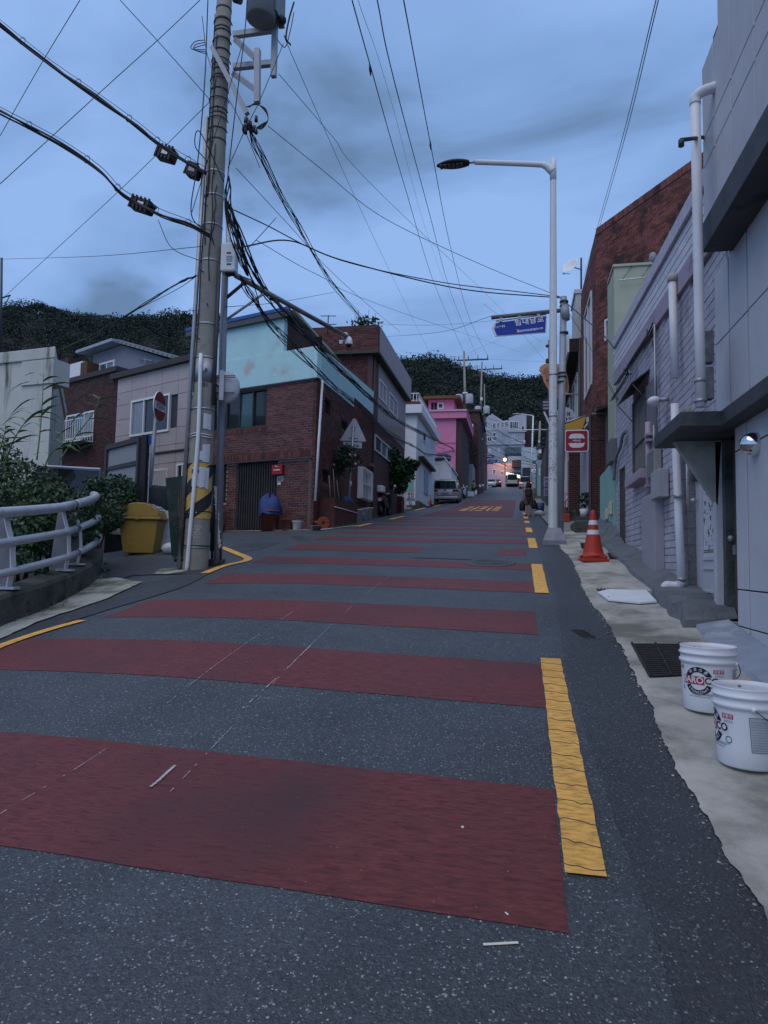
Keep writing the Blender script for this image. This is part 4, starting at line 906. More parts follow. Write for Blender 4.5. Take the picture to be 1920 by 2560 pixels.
def pail(loc, rz, label, tilt=None):
    t = thing('plastic_pail', label, 'bucket', loc, rz, 'paint pails on the pavement')
    b = MB(); pts = [(0, .004), (R0_-.006, .004), (R0_, .012)]+[(pr(z), z) for z in (.1, .2, .27)]
    pts += [(pr(.285), .285), (pr(.29)+.010, .29), (pr(.30)+.011, .305), (pr(.31)+.002, .31), (pr(.335)+.001, .335), (pr(.337)+.009, .338), (pr(.35)+.009, .349), (pr(.355)+.001, .353), (pr(H_)+.0, .378), (pr(H_)+.003, H_), (pr(H_)-.003, H_+.001), (pr(H_)-.005, .36), (pr(.2)-.006, .2), (R0_-.007, .012), (0, .010)]
    b.lathe(pts, (0, 0, 0), 40); b.build('body', PAIL, t, local=True)
    th = rad(-90)
    flat('print', [(-.105, .035, .165, .213)], PRED, t, th, .0006)
    flat_ring(t, th, 0, .185, .052, .083, rad(22), rad(158), PBLK, .0003); flat_ring(t, th, 0, .185, .052, .083, rad(202), rad(338), PBLK, .0003)
    flat('print', [(.036, .118, .165, .213)], SWHITE, t, th, .0005)
    ptext('BARO', .052, SWHITE, t, th, -.036, .189, .0016, .0014, sx=.98); ptext('CO', .052, PBLK, t, th, .076, .189, .0016, .0014)
    for i, ch in enumerate('바로스톤'): a = rad(130-27*i); ptext(ch, .023, SWHITE, t, th, .067*math.cos(a), .185+.067*math.sin(a), .0012, .0005, a-rad(90))
    for i, ch in enumerate('STONECOAT'): a = rad(218+13.0*i); ptext(ch, .019, SWHITE, t, th, .067*math.cos(a), .185+.067*math.sin(a), .0012, .0004, a+rad(90))
    flat('print', [(.085, .145, .235, .258)], PRED, t, th, .0006); ptext('준불연', .019, SWHITE, t, th, .115, .246, .0014, .0003)
    ptext('KC', .026, PBLK, t, th, -.118, .255, .001, .0006)
    flat('print', [(.095+.01*i, .10+.01*i, .215, .228) for i in range(5)]+[(-.06, .09, .093, .097), (-.03, .10, .104, .109), (.04, .12, .112, .116), (-.11, -.097, .125, .15)], PGRY, t, th, .0005)
    flat_ring(t, th, .115, .135, .013, .017, 0, 6.283, PGRN, .0006)
    flat('print', [(.215, .33, .09, .255)], pm('label_grey', (.42, .44, .47), bump=0), t, th, .0004)
    flat('print', [(.222, .322, .10+.012*i, .105+.012*i) for i in range(12)], PGRY, t, th, .0008)
    tag(flat('print', [(.215, .33, .09, .092), (.215, .33, .253, .255), (.215, .217, .092, .253), (.328, .33, .092, .253)], PBLK, t, th, .0009), kind='stuff')
    for s in (0, math.pi):
        b = MB(); r = pr(.29)+.008; c_ = Vector((r*math.cos(s), r*math.sin(s), .293)); b.ball(c_, .014, 8, 6); b.build('handle_boss', PAIL, t, local=True)
    a0 = 0; r = pr(.29)+.02; P = []
    for i in range(15):
        w = math.pi*i/14; e_ = Vector((math.cos(a0), math.sin(a0), 0)); f_ = Vector((0, 1, 0))
        P.append(e_*r*math.cos(w)+f_*(r+.008)*math.sin(w)*1.0+Vector((0, 0, .293-.14*math.sin(w))))
    b = MB(); b.tube(P, .0028, 5); b.build('wire_handle', STEEL_D, t, local=True)
    m = MB(); rr = random.Random(int(rz*10))
    for k in range(26):
        w = rr.uniform(0, 6.28); z = rr.uniform(.2, .36); r = pr(z)-.0075; p = Vector((r*math.cos(w), r*math.sin(w), z)); s = rr.uniform(.003, .009); tn = Vector((-math.sin(w), math.cos(w), 0))
        m.add([p-tn*s, p+tn*s*.8, p+tn*s+Vector((0, 0, s*1.3)), p-tn*s*.7+Vector((0, 0, s))], [(0, 1, 2, 3)])
    m.build('dried_splashes', pm('splash', (.12, .12, .12), bump=0), t, local=True)
    return t
p1 = gr(1772, 1772, .02); p2 = gr(1872, 1908, .02)
yaw_to = lambda p: math.atan2(p.x, p.y)
pail((p1.x, p1.y, pav_z(p1.x, p1.y)-.004), -yaw_to(p1)-rad(22), 'white stonecoat pail standing just behind the other pail, next to the drain grate')
pail((p2.x, p2.y, pav_z(p2.x, p2.y)-.004), -yaw_to(p2)-rad(80), 'white pail with its logo turned toward the road and a wire handle')

# ---------------- drain grates
def grate(name, pix, label, n):
    P = [gr(*q, .02) for q in pix]; c_ = sum(P, Vector())/4
    t = thing('drain_grate', label, 'drain grate', c_, 0, 'drain grates in the pavement')
    up = Vector((0, 0, .006)); Q = [Vector((p.x, p.y, pav_z(p.x, p.y)))+up for p in P]
    m = MB(); m.add(Q, [(0, 1, 2, 3)]); m.build('pit_shade', pm('pit_black', (.004, .004, .004), rough=.95, bump=0), t)  # flat black sheet, the dark under the bars is its colour
    RU = pm('rusty_iron', (.030, .026, .025), rough=.8, var=.5, scale=20, bump=.3)
    for i in range(n):
        a = Q[0].lerp(Q[3], (i+.5)/n); b2 = Q[1].lerp(Q[2], (i+.5)/n); d_ = (Q[3]-Q[0])/n*.22; m = MB(); m.hexa([a-d_, b2-d_, b2+d_, a+d_, a-d_+up, b2-d_+up, b2+d_+up, a+d_+up]); m.build('bar', RU, t)
    for k in (0, .33, .66, 1):
        a = Q[0].lerp(Q[1], k); b2 = Q[3].lerp(Q[2], k); m = MB(); m.tube([a+up*1.2, b2+up*1.2], .012, 4); m.build('cross_bar', RU, t)
grate('grate', [(1580, 1608), (1762, 1618), (1790, 1690), (1626, 1692)], 'rusty iron drain grate in the pavement beside the pails', 18)
m = MB(); P = [gr(*q, .02) for q in ((1435, 1362), (1500, 1365), (1512, 1385), (1445, 1380))]
grate('grate', [(1452, 1358), (1495, 1360), (1504, 1374), (1455, 1372)], 'small dark drain grate uphill of the orange cone', 6)
grate('grate', [(1520, 1386), (1560, 1390), (1570, 1402), (1526, 1400)], 'dark drain slot between the orange cone and the mauve wall', 5)
grate('grate', [(1494, 1473), (1520, 1474), (1528, 1484), (1500, 1483)], 'little black drain slot showing under the white board', 3)
# ---------------- torn white board on the pavement
P = [gr(*q, .02) for q in ((1494, 1484), (1520, 1478), (1615, 1484), (1642, 1513), (1600, 1514), (1520, 1503))]
c_ = sum(P, Vector())/len(P)
T = thing('foam_board', 'torn flat white foam board lying on the pavement by the downpipe elbow', 'board', c_)
m = MB(); Q = [Vector((p.x, p.y, pav_z(p.x, p.y)+.012)) for p in P]; m.ext(Q, (0, 0, .018)); m.build('sheet', pm('foam_white', (.66, .68, .70), rough=.6, var=.06, bump=.1, dirt=(.4, .42, .44), dscale=5), T)
m = MB(); 
for s in range(8):
    a = Q[5].lerp(Q[1], .2+.09*s); d_ = Vector((.02, .05+.03*(s % 3), .020)); m.tube([a+Vector((.05*s, 0, .02)), a+d_+Vector((.05*s+.03, 0, 0))], .004, 4)
m.build('tear_edges', CONC_D, T)
# ---------------- small litter
def stick(px0, px1, w, h, name, label, cat, mat):
    a = gr(*px0); b2 = gr(*px1); d_ = (b2-a); n = Vector((-d_.y, d_.x, 0)).normalized()*w; z = Vector((0, 0, .002))
    a.z = gz(a.x, a.y); b2.z = gz(b2.x, b2.y); m = MB(); m.hexa([a-n+z, b2-n+z, b2+n+z, a+n+z]+[p+Vector((0, 0, h)) for p in (a-n+z, b2-n+z, b2+n+z, a+n+z)]); return tag(m.build(name, mat, bevel=.002), label, cat)
stick((1208, 2364), (1296, 2359), .006, .003, 'ice_lolly_stick', 'pale wooden lolly stick lying on the near asphalt', 'stick', pm('pale_wood', (.68, .62, .52), rough=.6, var=.1, bump=.05))
stick((1153, 2070), (1160, 2071), .007, .006, 'paper_scrap', 'tiny white scrap lying on the nearest red stripe', 'litter', SWHITE)
stick((1263, 2283), (1271, 2290), .003, .003, 'paper_scrap', 'sliver of white paper near the end of the nearest red stripe', 'litter', SWHITE)
m = MB(); rr = random.Random(6)
for k in range(5): a = gr(1425+k*6, 1576+k*4); m.tube([a, a+Vector((.06, -.05, .012)), a+Vector((.13, -.08, .006))], .005, 4)
tag(m.build('twig', pm('twig', (.035, .03, .03), bump=0)), 'thin dark twig lying on the asphalt by the pavement edge', 'twig')
# manhole
mc = gr(1225, 1408); T = thing('manhole_cover', 'round cast iron manhole cover in the road at a red stripe', 'manhole', (mc.x, mc.y, gz(mc.x, mc.y)))
sm = Matrix.Rotation(math.atan(.1405), 3, 'X')
IRON = pm('cast_iron', (.06, .065, .07), rough=.6, var=.2, bump=.1, metal=.2)
b = MB(); b.lathe([(.36, .012), (.335, .014), (.0, .014)], (0, 0, 0), 28, M=sm); b.build('lid', IRON, T, local=True)
b = MB(); b.lathe([(.40, .006), (.395, .018), (.365, .018), (.362, .008)], (0, 0, 0), 28, M=sm); b.build('rim', pm('iron_rim', (.085, .087, .09), bump=.1), T, local=True)
for r in (.28, .2, .12): b = MB(); b.lathe([(r, .0142), (r, .019), (r-.025, .019), (r-.025, .0142)], (0, 0, 0), 24, M=sm); b.build('ring', IRON, T, local=True)

# ---------------- shop signs
T = thing('burger_sign', 'red rounded-square burger sign with white bun halves hung on the shop', 'shop sign', aY(1441, 1102, 18.5))
c_ = aY(1441.5, 1102, 18.5); w = .31; rtv = Vector((1, .0, 0)); Mx = frame_at(c_, rtv, (0.02, 0, 1))
def rrect(w, h, r, n=5):
    o = []
    for cx, cy, a0 in ((w-r, h-r, 0), (-w+r, h-r, 90), (-w+r, -h+r, 180), (w-r, -h+r, 270)):
        for i in range(n+1): a = rad(a0+90*i/n); o.append((cx+r*math.cos(a), cy+r*math.sin(a)))
    return o
def sgn(poly, z0, z1, mat, name, Mx=Mx, par=T):
    m = MB(); m.ext([Mx @ Vector((x, y, z0)) for x, y in poly], (Mx.to_3x3() @ Vector((0, 0, z1-z0)))); return m.build(name, mat, par)
sgn(rrect(w, w*.96, .07), -.10, .0, SWHITE, 'case'); sgn(rrect(w*.9, w*.86, .05), .0005, .008, pm('sign_red', (.30, .012, .03), rough=.4, bump=.02), 'face')
bun = [(-.215+.43*i/16, .062+.009*math.sin(i*1.6)) for i in range(17)]+[(.2, .085)]+[(.19*math.copysign(abs(math.cos(rad(a)))**.7, math.cos(rad(a))), .085+.105*math.sin(rad(a))**.7) for a in range(10, 171, 16)]+[(-.2, .085)]
sgn(bun, .0085, .013, SWHITE, 'bun_top'); sgn([(x, -y) for x, y in bun][::-1], .0085, .013, SWHITE, 'bun_bottom')
text('마마상회', .055, SWHITE, Mx @ Matrix.Translation((0, 0, .011)), T, bold=.0015)
m = MB(); m.tube([c_+Vector((.3, .1, .05)), c_+Vector((.75, .25, .05))], .02, 6); m.build('bracket', STEEL_D, T)

T = thing('round_health_shop_sign', 'round white shop sign with dark Korean letters above the yellow awning', 'shop sign', aY(1420, 1048, 24))
c_ = aY(1412, 1048, 24); Mx = frame_at(c_, (1, 0, 0), (0, 0, 1))
disc = [(.37*math.cos(rad(a)), .42*math.sin(rad(a))) for a in range(0, 360, 15)]
sgn(disc, -.12, 0, pm('lilac_white', (.5, .5, .56), rough=.4, bump=.02), 'disc', Mx, T)
text('생', .17, PBLK, Mx @ Matrix.Translation((.12, .17, .003)), T, bold=.004); text('건강원', .235, pm('plum', (.05, .02, .07), bump=0), Mx @ Matrix.Translation((-.0, -.06, .003)), T, bold=.005, sx=.98)
m = MB(); m.tube([c_+Vector((0, .06, .35)), c_+Vector((.0, .06, .9)), c_+Vector((.9, .3, .9))], .02, 6); m.build('bracket', STEEL, T)

T = thing('orange_round_sign', 'big orange loaf-shaped shop sign with faint smile lines behind the lamp', 'shop sign', aY(1390, 950, 27))
c_ = aY(1387, 950, 27); Mx = frame_at(c_, (1, .0, 0), (0, 0, 1)); OR = pm('sign_peach', (.50, .26, .14), rough=.55, var=.1, bump=.05)
bl2 = [(.55, -.28), (.52, -.52), (.36, -.7), (.1, -.72), (-.2, -.45), (-.42, -.05), (-.5, .3), (-.6, .42), (-.57, .55), (-.4, .66), (-.22, .68), (.2, .62), (.42, .4), (.5, .1)]
sgn(bl2, -.12, 0, OR, 'board', Mx, T); sgn([(x*.8+.02, y*.8) for x, y in bl2], .0005, .02, pm('sign_peach_dark', (.36, .17, .095), bump=.05), 'inner_board', Mx, T)
for x, y in ((-.26, 0), (.2, -.12), (.38, -.14)): b = MB(); b.tube([Mx @ Vector((x-.08, y+.01, .025)), Mx @ Vector((x, y-.01, .025)), Mx @ Vector((x+.06, y, .025))], .014, 5); b.build('line', PBLK, T)
m = MB(); m.tube([c_+Vector((.5, .1, .2)), c_+Vector((1.2, .3, .2))], .03, 6); m.build('bracket', STEEL_D, T)

T = thing('hexagon_sign', 'dark hexagonal shop sign half hidden behind the white lamp', 'shop sign', aY(1372, 1013, 30))
c_ = aY(1374, 1013, 30); Mx = frame_at(c_, (1, 0, 0), (0, 0, 1)); hx = [(.36*math.cos(rad(a)), .42*math.sin(rad(a))) for a in range(30, 390, 60)]
sgn(hx, -.1, 0, pm('navy', (.03, .03, .06), bump=.02), 'board', Mx, T); sgn([(x*.85, y*.85) for x, y in hx], .001, .01, pm('navy2', (.055, .055, .1), bump=.02), 'face', Mx, T)
for k in range(3): m = MB(); m.ext([Mx @ Vector((-.28+.0, -.18+.14*k, .012)), Mx @ Vector((-.05, -.18+.14*k, .012)), Mx @ Vector((-.05, -.1+.14*k, .012)), Mx @ Vector((-.28, -.1+.14*k, .012))], (0, -.005, 0)); m.build('mark', PGRY, T)
m = MB(); m.tube([c_+Vector((.3, .05, 0)), c_+Vector((1.2, .2, 0))], .03, 6); m.build('bracket', STEEL_D, T)
m = MB(); m.hexa([aY(1358, 1030, 30), aY(1362, 1028, 30), aY(1376, 1058, 30), aY(1371, 1060, 30), aY(1358, 1030, 30.1), aY(1362, 1028, 30.1), aY(1376, 1058, 30.1), aY(1371, 1060, 30.1)]); m.build('light_tube', WHITE, T)

# slim dark pole with purple poster panels
def gp(px, Y): p = aY(px, 1250, Y); return Vector((p.x, Y, gz(p.x, Y)))
q = gp(1375, 34); T = thing('poster_post', 'slim dark post wrapped in lilac posters beyond the sign pole', 'post', q)
b = MB(); b.tube([q, Vector((q.x, q.y, aY(1372, 850, 34).z))], .07, 8); b.build('post', STEEL_D, T)
for y0, y1, mt in ((1193, 1203, 'a'), (1204, 1217, 'b'), (1222, 1240, 'c')):
    z1, z0 = aY(1370, y0, 34).z, aY(1370, y1, 34).z; m = MB(); m.box(q.x-.3, q.x+.02, 33.88, 33.9, z0, z1)
    m.build('poster', pm('poster_lilac', (.45, .42, .58), bump=.02) if mt != 'c' else pm('poster_grey', (.35, .38, .42), bump=.02), T)
    for k in range(4): m = MB(); m.box(q.x-.26+.06*k, q.x-.22+.06*k, 33.87, 33.879, z0+.03, z1-.04); m.build('letter_block', pm('poster_ink', (.12, .05, .25), bump=0), T)
# red round no-parking stand
q = gp(1413, 22.5); T = thing('no_parking_stand', 'red round no parking sign standing between lamp and white shop post', 'sign', q)
zc = aY(1410, 1243, 22.5).z; b = MB(); b.tube([q, Vector((q.x, q.y, zc))], .025, 6); b.build('post', CORG, T)
b = MB(); Mx = frame_at((q.x-.05, q.y-.05, zc), (1, 0, 0), (0, 0, 1)); dsc = [(.15*math.cos(rad(a)), .15*math.sin(rad(a))) for a in range(0, 360, 15)]
sgn(dsc, -.02, 0, PRED, 'disc', Mx, T); sgn([(x*.8, y*.8) for x, y in dsc], .001, .006, SWHITE, 'disc_face', Mx, T)
text('주차', .085, PRED, Mx @ Matrix.Translation((0, .035, .008)), T, bold=.002); text('금지', .085, PRED, Mx @ Matrix.Translation((0, -.055, .008)), T, bold=.002)
m = MB(); m.prism([(q.x-.14, q.y-.14), (q.x+.14, q.y-.14), (q.x+.14, q.y+.14), (q.x-.14, q.y+.14)], q.z, q.z+.3); m.build('weight_base', CORG, T, bevel=.03)
# potted plant on the step by the brick pier
q = Vector((1.95, 21.2, gz(1.95, 21.2)+.25)); T = thing('potted_plant', 'small leafy plant in a pale pot beside the brick pier', 'plant', q)
m = MB(); m.box(1.7, 2.3, 20.9, 21.6, q.z-.3, q.z); m.build('pot_step', CONC_D, T, bevel=.03)
m = MB(); m.lathe([(.0, 0), (.1, 0), (.14, .24), (.12, .24), (.11, .2), (0, .2)], q, 14); m.build('pot', PVC, T)
LEAF_D = pm('leaf_dark', (.028, .055, .024), rough=.55, var=.3, scale=3, bump=0, island=.5)
m = MB(); leaves(m, q+Vector((0, 0, .5)), .18, .18, .28, 90, .07, 3, .2); m.build('leaves', LEAF_D, T)
# stone steps / planter block next to the kerb
m = MB(); m.box(1.35, 1.95, 16.9, 18.6, gz(1.6, 17)-.1, gz(1.6, 18)+.22); tag(m.build('stone_step', CONC_D, bevel=.05), 'worn grey stone step at the foot of the brick pier', 'step')
m = MB(); m.box(1.3, 1.9, 23.0, 24.3, gz(1.6, 23)-.1, gz(1.6, 24)+.3); tag(m.build('stone_step', CONC_D, bevel=.06), 'dark stone step in front of the white shop post', 'step')
q = gp(1350, 30.5); q.x += .0; m = MB(); m.lathe([(0, 0), (.16, 0), (.2, .5), (.18, .5), (.15, .05), (0, .05)], q, 16); tag(m.build('blue_tub', pm('blue_tub', (.03, .06, .16), rough=.5, bump=.03)), 'dark blue plastic tub on the pavement past the walking woman', 'tub')
# satellite dish on the brown building roof
p = aY(1425, 665, 25.5); T = thing('satellite_dish', 'white satellite dish on a thin mast above the brown shop roof', 'satellite dish', aY(1453, 745, 25.5))
Mr = Vector((-.5, -.7, .5)).to_track_quat('Z', 'Y').to_matrix()
b = MB(); b.lathe([(0, -.06), (.15, -.045), (.28, -.01), (.36, .03), (.355, .035), (.27, .0), (.14, -.03), (0, -.045)], p, 22, M=Mr); b.build('dish', PVC, T)
ms = aY(1453, 745, 25.5); mt_ = aY(1453, 645, 25.5); b = MB(); b.tube([ms+Vector((0, 0, -.3)), mt_], .035, 8); b.build('mast', STEEL_D, T)
b = MB(); b.tube([p+Vector((.05, .05, 0)), aY(1453, 674, 25.5)], .022, 6); b.build('mount', STEEL, T)
b = MB(); b.tube([p+Vector((0, 0, -.3)), p+Vector((-.25, -.35, -.42))], .014, 5); b.ball(p+Vector((-.25, -.35, -.42)), .04, 8, 5); b.build('feed_arm', STEEL, T)
# ================================================================== LEFT SIDE houses
BRK = pm('brown_brick', (.115, .042, .036), rough=.75, var=.3, scale=12, bump=.35, bscale=60, island=.4, dirt=(.05, .026, .026), dscale=1.3, dlo=.5, dhi=.7)
BMOR = pm('brown_mortar', (.36, .29, .27), rough=.9, var=.2, bump=.3)
BDK = pm('brown_plain', (.06, .034, .033), rough=.8, var=.3, scale=6, bump=.3)
MINT = pm('mint_render', (.42, .66, .67), rough=.8, var=.07, scale=2, bump=.15, dirt=(.45, .43, .40), dscale=.9, dlo=.55, dhi=.68)
BLUE_R = pm('blue_roof', (.03, .09, .28), rough=.5, var=.1, bump=.05)
DARKV = pm('dark_interior', (.012, .011, .011), rough=.9, bump=0)  # near-black colour stands in for the shade inside openings
dA = Vector((.9456, -.3253, 0)); CA = Vector((-5.5, 17.8, 0)); LA = 4.6
PA = CA-dA*LA; FA = Fac(PA, CA); FAs = Fac(CA, (-5.5, 25.2))
T = thing('corner_brick_house', 'brown brick corner house with mint upper storey, blue roof edge and folding gate', 'house', (-7.5, 18.6, gz(-7.5, 18.6)))
ze = FA.hit(780, 946)[1]; g0 = gz(-7.5, 18.4)-.1
bk = [(PA.x+.3, PA.y+.6), (CA.x-.35, CA.y+.5), (-5.85, 25.2), (-11, 25.2), (PA.x-.6, PA.y+2)]
m = MB(); m.prism(bk, 1.9, ze+.02); m.build('house_body', BDK, T)
wA = FA.rect(549, 985, 666, 1066); zs = FA.hit(700, 1146)[1]
wallA = brick_wall(FA, T, 0, LA, zs+.19, ze, BRK, BMOR, j=.012, proud=.008, op=[(wA[0]-.3, wA[1], wA[2], wA[3])], cut=.09)
soldier(FA, wallA, 0, LA, zs, zs+.185, BRK, proud=.035); soldier(FA, wallA, 0, wA[1]+.06, wA[2]-.135, wA[2]-.0, BRK, proud=.022)
m = MB(); m.fbox(FA, 0, LA-.09, zs-.03, zs+.188, -.2, .0); m.build('soldier_bed', BMOR, T)
window(FA, T, (wA[0]-.3, wA[1], wA[2], wA[3]), pm('window_brown', (.05, .045, .045), bump=.05), [GLASS_D, GLASS_D, GLASS_G, GLASS_D], panes=4, fw=.06, o=-.03, d=.1)
FAl = Fac(PA-FA.n*.12, CA-FA.n*.12); gate = FAl.rect(592, 1165, 690, 1322); lw = (-.1, FAl.hit(566, 1200)[0], g0+.95, zs-.03)
wallB = brick_wall(FAl, T, 0, LA, g0, zs-.03, BRK, BMOR, j=.012, proud=.008, op=[(gate[0], gate[1], g0-.1, zs), lw], nind=200, cut=.12)
m = MB(); m.fbox(FAl, lw[0], lw[1], lw[2], lw[3], -.2, -.12); m.build('window', GLASS_D, T)
GT = pm('gate_iron', (.028, .025, .026), rough=.55, var=.3, bump=.1, metal=.3)
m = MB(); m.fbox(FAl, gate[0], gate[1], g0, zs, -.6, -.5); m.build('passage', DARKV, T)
m = MB(); zc = g0+1.05; m.fbox(FAl, gate[0], gate[1], zc-.04, zc+.04, -.08, -.05); m.fbox(FAl, gate[0], gate[1], g0+.02, g0+.62, -.075, -.06); m.fbox(FAl, gate[0], gate[1], zs-.3, zs-.05, -.075, -.06); gto = m.build('gate', GT, T)
n = 17
for i in range(n):
    u = gate[0]+(gate[1]-gate[0])*(i+.5)/n; b = MB(); b.fbox(FAl, u-.022, u+.022, g0+.03, zs-.06, -.058, -.03); b.build('gate_bar', pm('gate_bar', (.045, .042, .043), rough=.5, var=.3, bump=.1), gto)
# red notice box and house-number plate
q = FAl.rect(686, 1164, 711, 1186); b = MB(); b.fbox(FAl, q[0], q[1], q[2], q[3], .0, .12); nb = b.build('notice_box', pm('box_red', (.30, .02, .022), rough=.5, bump=.05), T)
u = (q[0]+q[1])/2
b = MB(); b.fbox(FAl, u-.12, u+.12, q[2]+.11, q[2]+.135, .121, .125); b.add([FAl.pt(u-.06, q[3]-.05, .124), FAl.pt(u+.08, q[3]-.07, .124), FAl.pt(u-.06, q[3]-.02, .124)], [(0, 1, 2)]); b.build('box_mark', SWHITE, nb)
q = FAl.rect(694, 1190, 709, 1204); b = MB(); b.fbox(FAl, q[0], q[1], q[2], q[3], .0, .02); hp = b.build('house_number', pm('plate_grey', (.33, .34, .36), bump=.02), T)
text('423', .11, PBLK, frame_at(FAl.pt((q[0]+q[1])/2, (q[2]+q[3])/2-.02, .022), FA.d, (0, 0, 1)), hp, bold=.002)
q = FAl.rect(694, 1206, 702, 1212); b = MB(); b.fbox(FAl, q[0], q[1], q[2], q[3], .0, .01); b.build('plate', SWHITE, T)
# parapet, terrace and penthouse
zp = FA.hit(789, 866)[1]
m = MB(); m.fbox(FA, -.3, LA+.03, ze, zp, -.18, .04); m.build('parapet', MINT, T)
m = MB(); m.fbox(FA, -.3, LA+.05, ze-.045, ze-.002, -.1, .06); m.build('drip_edge', STEEL_D, T)
us = FAs.hit(882, 1015)[0]; zsd = FAs.hit(882, 1018)[1]; zsd2 = FAs.hit(884, 994)[1]; zpt = FAs.hit(941, 990)[1]; zp2 = FAs.hit(884, 938)[1]
m = MB(); m.fquad(FAs, [(-.0, ze), (us, zsd), (us, zp2), (-.0, zp)], -.18, .04); m.build('parapet', MINT, T)
m = MB(); m.fquad(FAs, [(us+.003, zsd2), (7.3, FAs.hit(941, 1047)[1]), (7.3, zpt), (us+.003, zp2)], -.18, .035); m.build('parapet', MINT, T)
# brick side wall
sw = [FAs.rect(812, 992, 825, 1042), FAs.rect(853, 1045, 868, 1082), FAs.rect(806, 1170, 823, 1213)]
topA = lambda u: ze+(zsd-ze)*u/us if u < us else zsd2+.15*(u-us)
brick_wall(FAs, T, 0, 7.3, gz(-5.5, 18)-.1, 8.2, BRK, pm('mortar_mid', (.13, .095, .088), bump=.3), op=sw, top=topA, nind=120, cut0=.12)
for r in sw: window(FAs, T, r, BDK, GLASS_D, panes=1, fw=.04, o=-.02, d=.08)
r = FAs.rect(894, 1166, 917, 1255); wv = window(FAs, T, (r[0], r[1], r[2], r[3]), WHITE, CURT, panes=1, rows=2, fw=.06, o=.2, d=.28); bars(FAs, T, (r[0]+.06, r[1]-.06, r[2]+.05, r[3]-.05), WHITE, 7, o=.21)
P = [aX(805, 952, -5.4), aX(806, 958, -5.38), aX(797, 1100, -5.38), aX(788, 1252, -5.38)]; b = MB(); b.tube(P, .036, 10); b.build('downpipe', PVC, T)
# penthouse on the roof
up = FA.hit(711, 800)[0]; zr = FA.hit(727, 776)[1]; zr0 = FA.hit(600, 800)[1]
m = MB(); m.fquad(FA, [(-.3, zp), (up, zp), (up, zr-.16), (-.3, zr-.16-.0)], -.15, .0); m.build('penthouse_wall', MINT, T)
m = MB(); m.fbox(FA, up+.0, LA-1.0, ze, zr-.3, -1.6, -1.5); m.build('terrace_back_wall', DARKV, T)  # dark slab, shade of the roofed open terrace put into its colour
m = MB(); m.fbox(FA, up-.1, up, ze, zr-.2, -1.5, -.16); m.build('penthouse_side', BDK, T)
uR = FA.hit(728, 776)[0]
rf = [FA.pt(-.4, 0, .12), FA.pt(uR+.05, 0, .12)]; Lr = 5.2
vp = Vector((0, 1, 0)); r0, r1 = rf
m = MB(); m.prism([(r0.x, r0.y), (r1.x, r1.y), (r1.x+.15, r1.y+Lr), (r0.x, r0.y+Lr)], zr-.14, zr); m.build('roof', pm('roof_grey', (.06, .075, .07), bump=.1), T)
m = MB(); m.fbox(FA, -.42, uR+.06, zr-.03, zr+.07, .1, .16); m.build('roof_fascia', BLUE_R, T)
m = MB(); m.fbox(FA, -.42, uR+.06, zr-.2, zr-.035, .06, .14); m.build('gutter_board', pm('board_dark', (.08, .09, .09), bump=.1), T)
m = MB(); m.box(r1.x+.05, r1.x+.12, r1.y, r1.y+Lr, zr-.05, zr+.03); m.build('verge_board', PG, T)
# television aerial
q = aY(819, 835, 24); q2 = aY(821, 788, 24); T2 = thing('tv_aerial', 'thin rooftop television aerial above the corner house', 'aerial', q)
b = MB(); b.tube([q, q2], .022, 6); b.build('mast', STEEL_D, T2)
for yy, a, c in ((790, 802, 840), (811, 818, 841)): b = MB(); b.tube([aY(a, yy, 24), aY(c, yy, 24)], .016, 5); b.build('boom', STEEL_D, T2)

# ---------------- three-storey brick house next uphill
T = thing('three_storey_brick_house', 'three storey brown brick house with pale tiled upper side and teal windows', 'house', (-6, 28, gz(-6, 28)))
F2 = Fac((-5.55, 25.2), (-5.55, 33.0)); F2f = Fac((-11.5, 25.25), (-5.55, 25.25))
zt = F2f.hit(930, 818)[1]; zb = F2f.hit(930, 884)[1]
SIDE = pm('side_brick_tex', (.095, .05, .05), rough=.75, var=.3, scale=5, bump=.2, stretch=(2, 2, 14)); TILE = pm('pale_tile', (.33, .265, .27), rough=.6, var=.12, scale=5, bump=.15, stretch=(2, 2, 12))
m = MB(); m.prism([(-11.5, 25.4), (-5.75, 25.4), (-5.75, 33), (-11.5, 33)], 2.2, zt-.05); m.build('house_body', BDK, T)
m = MB(); m.fbox(F2, 0, 7.8, 2.6, zb, -.2, 0); m.build('side_wall', SIDE, T)
m = MB(); m.fbox(F2, .02, 7.8, zb+.02, zt, -.2, .28); m.build('upper_side', TILE, T)
zz = F2.hit(950, 1050)[1]
m = MB(); m.fbox(F2, 1.1, 7.79, zz-.2, zb-.01, .0, .015); m.build('tile_band', TILE, T)
brick_wall(F2f, T, 0, F2f.len, 5.5, zb, BRK, BDK, nind=0)
w3 = brick_wall(Fac((-11.5, 25.0), (-5.3, 25.0)), T, 0, 6.2, zb+.05, zt, BRK, BDK, nind=0)
m = MB(); m.box(-11.5, -5.27, 24.95, 33, zb-.06, zb+.045); m.build('ledge', pm('ledge_green', (.05, .06, .05), bump=.1), T)
for r_, g_ in (((947, 945, 964, 1015), GLASS_D), ((972, 978, 992, 1050), GLASS_G)): window(F2, T, F2.rect(*r_), WHITE, g_, panes=2, fw=.07, o=.05)
r = F2.rect(936, 1085, 985, 1160); window(F2, T, (r[0], r[1]+.6, r[2]-.1, r[3]), WHITE, [GLASS_G, CURT], panes=4, fw=.06, o=.06)
b = MB(); b.tube([F2.pt(.1, 2.9, .05), F2.pt(.1, zb, .05)], .05, 8); b.build('downpipe', BDK, T)
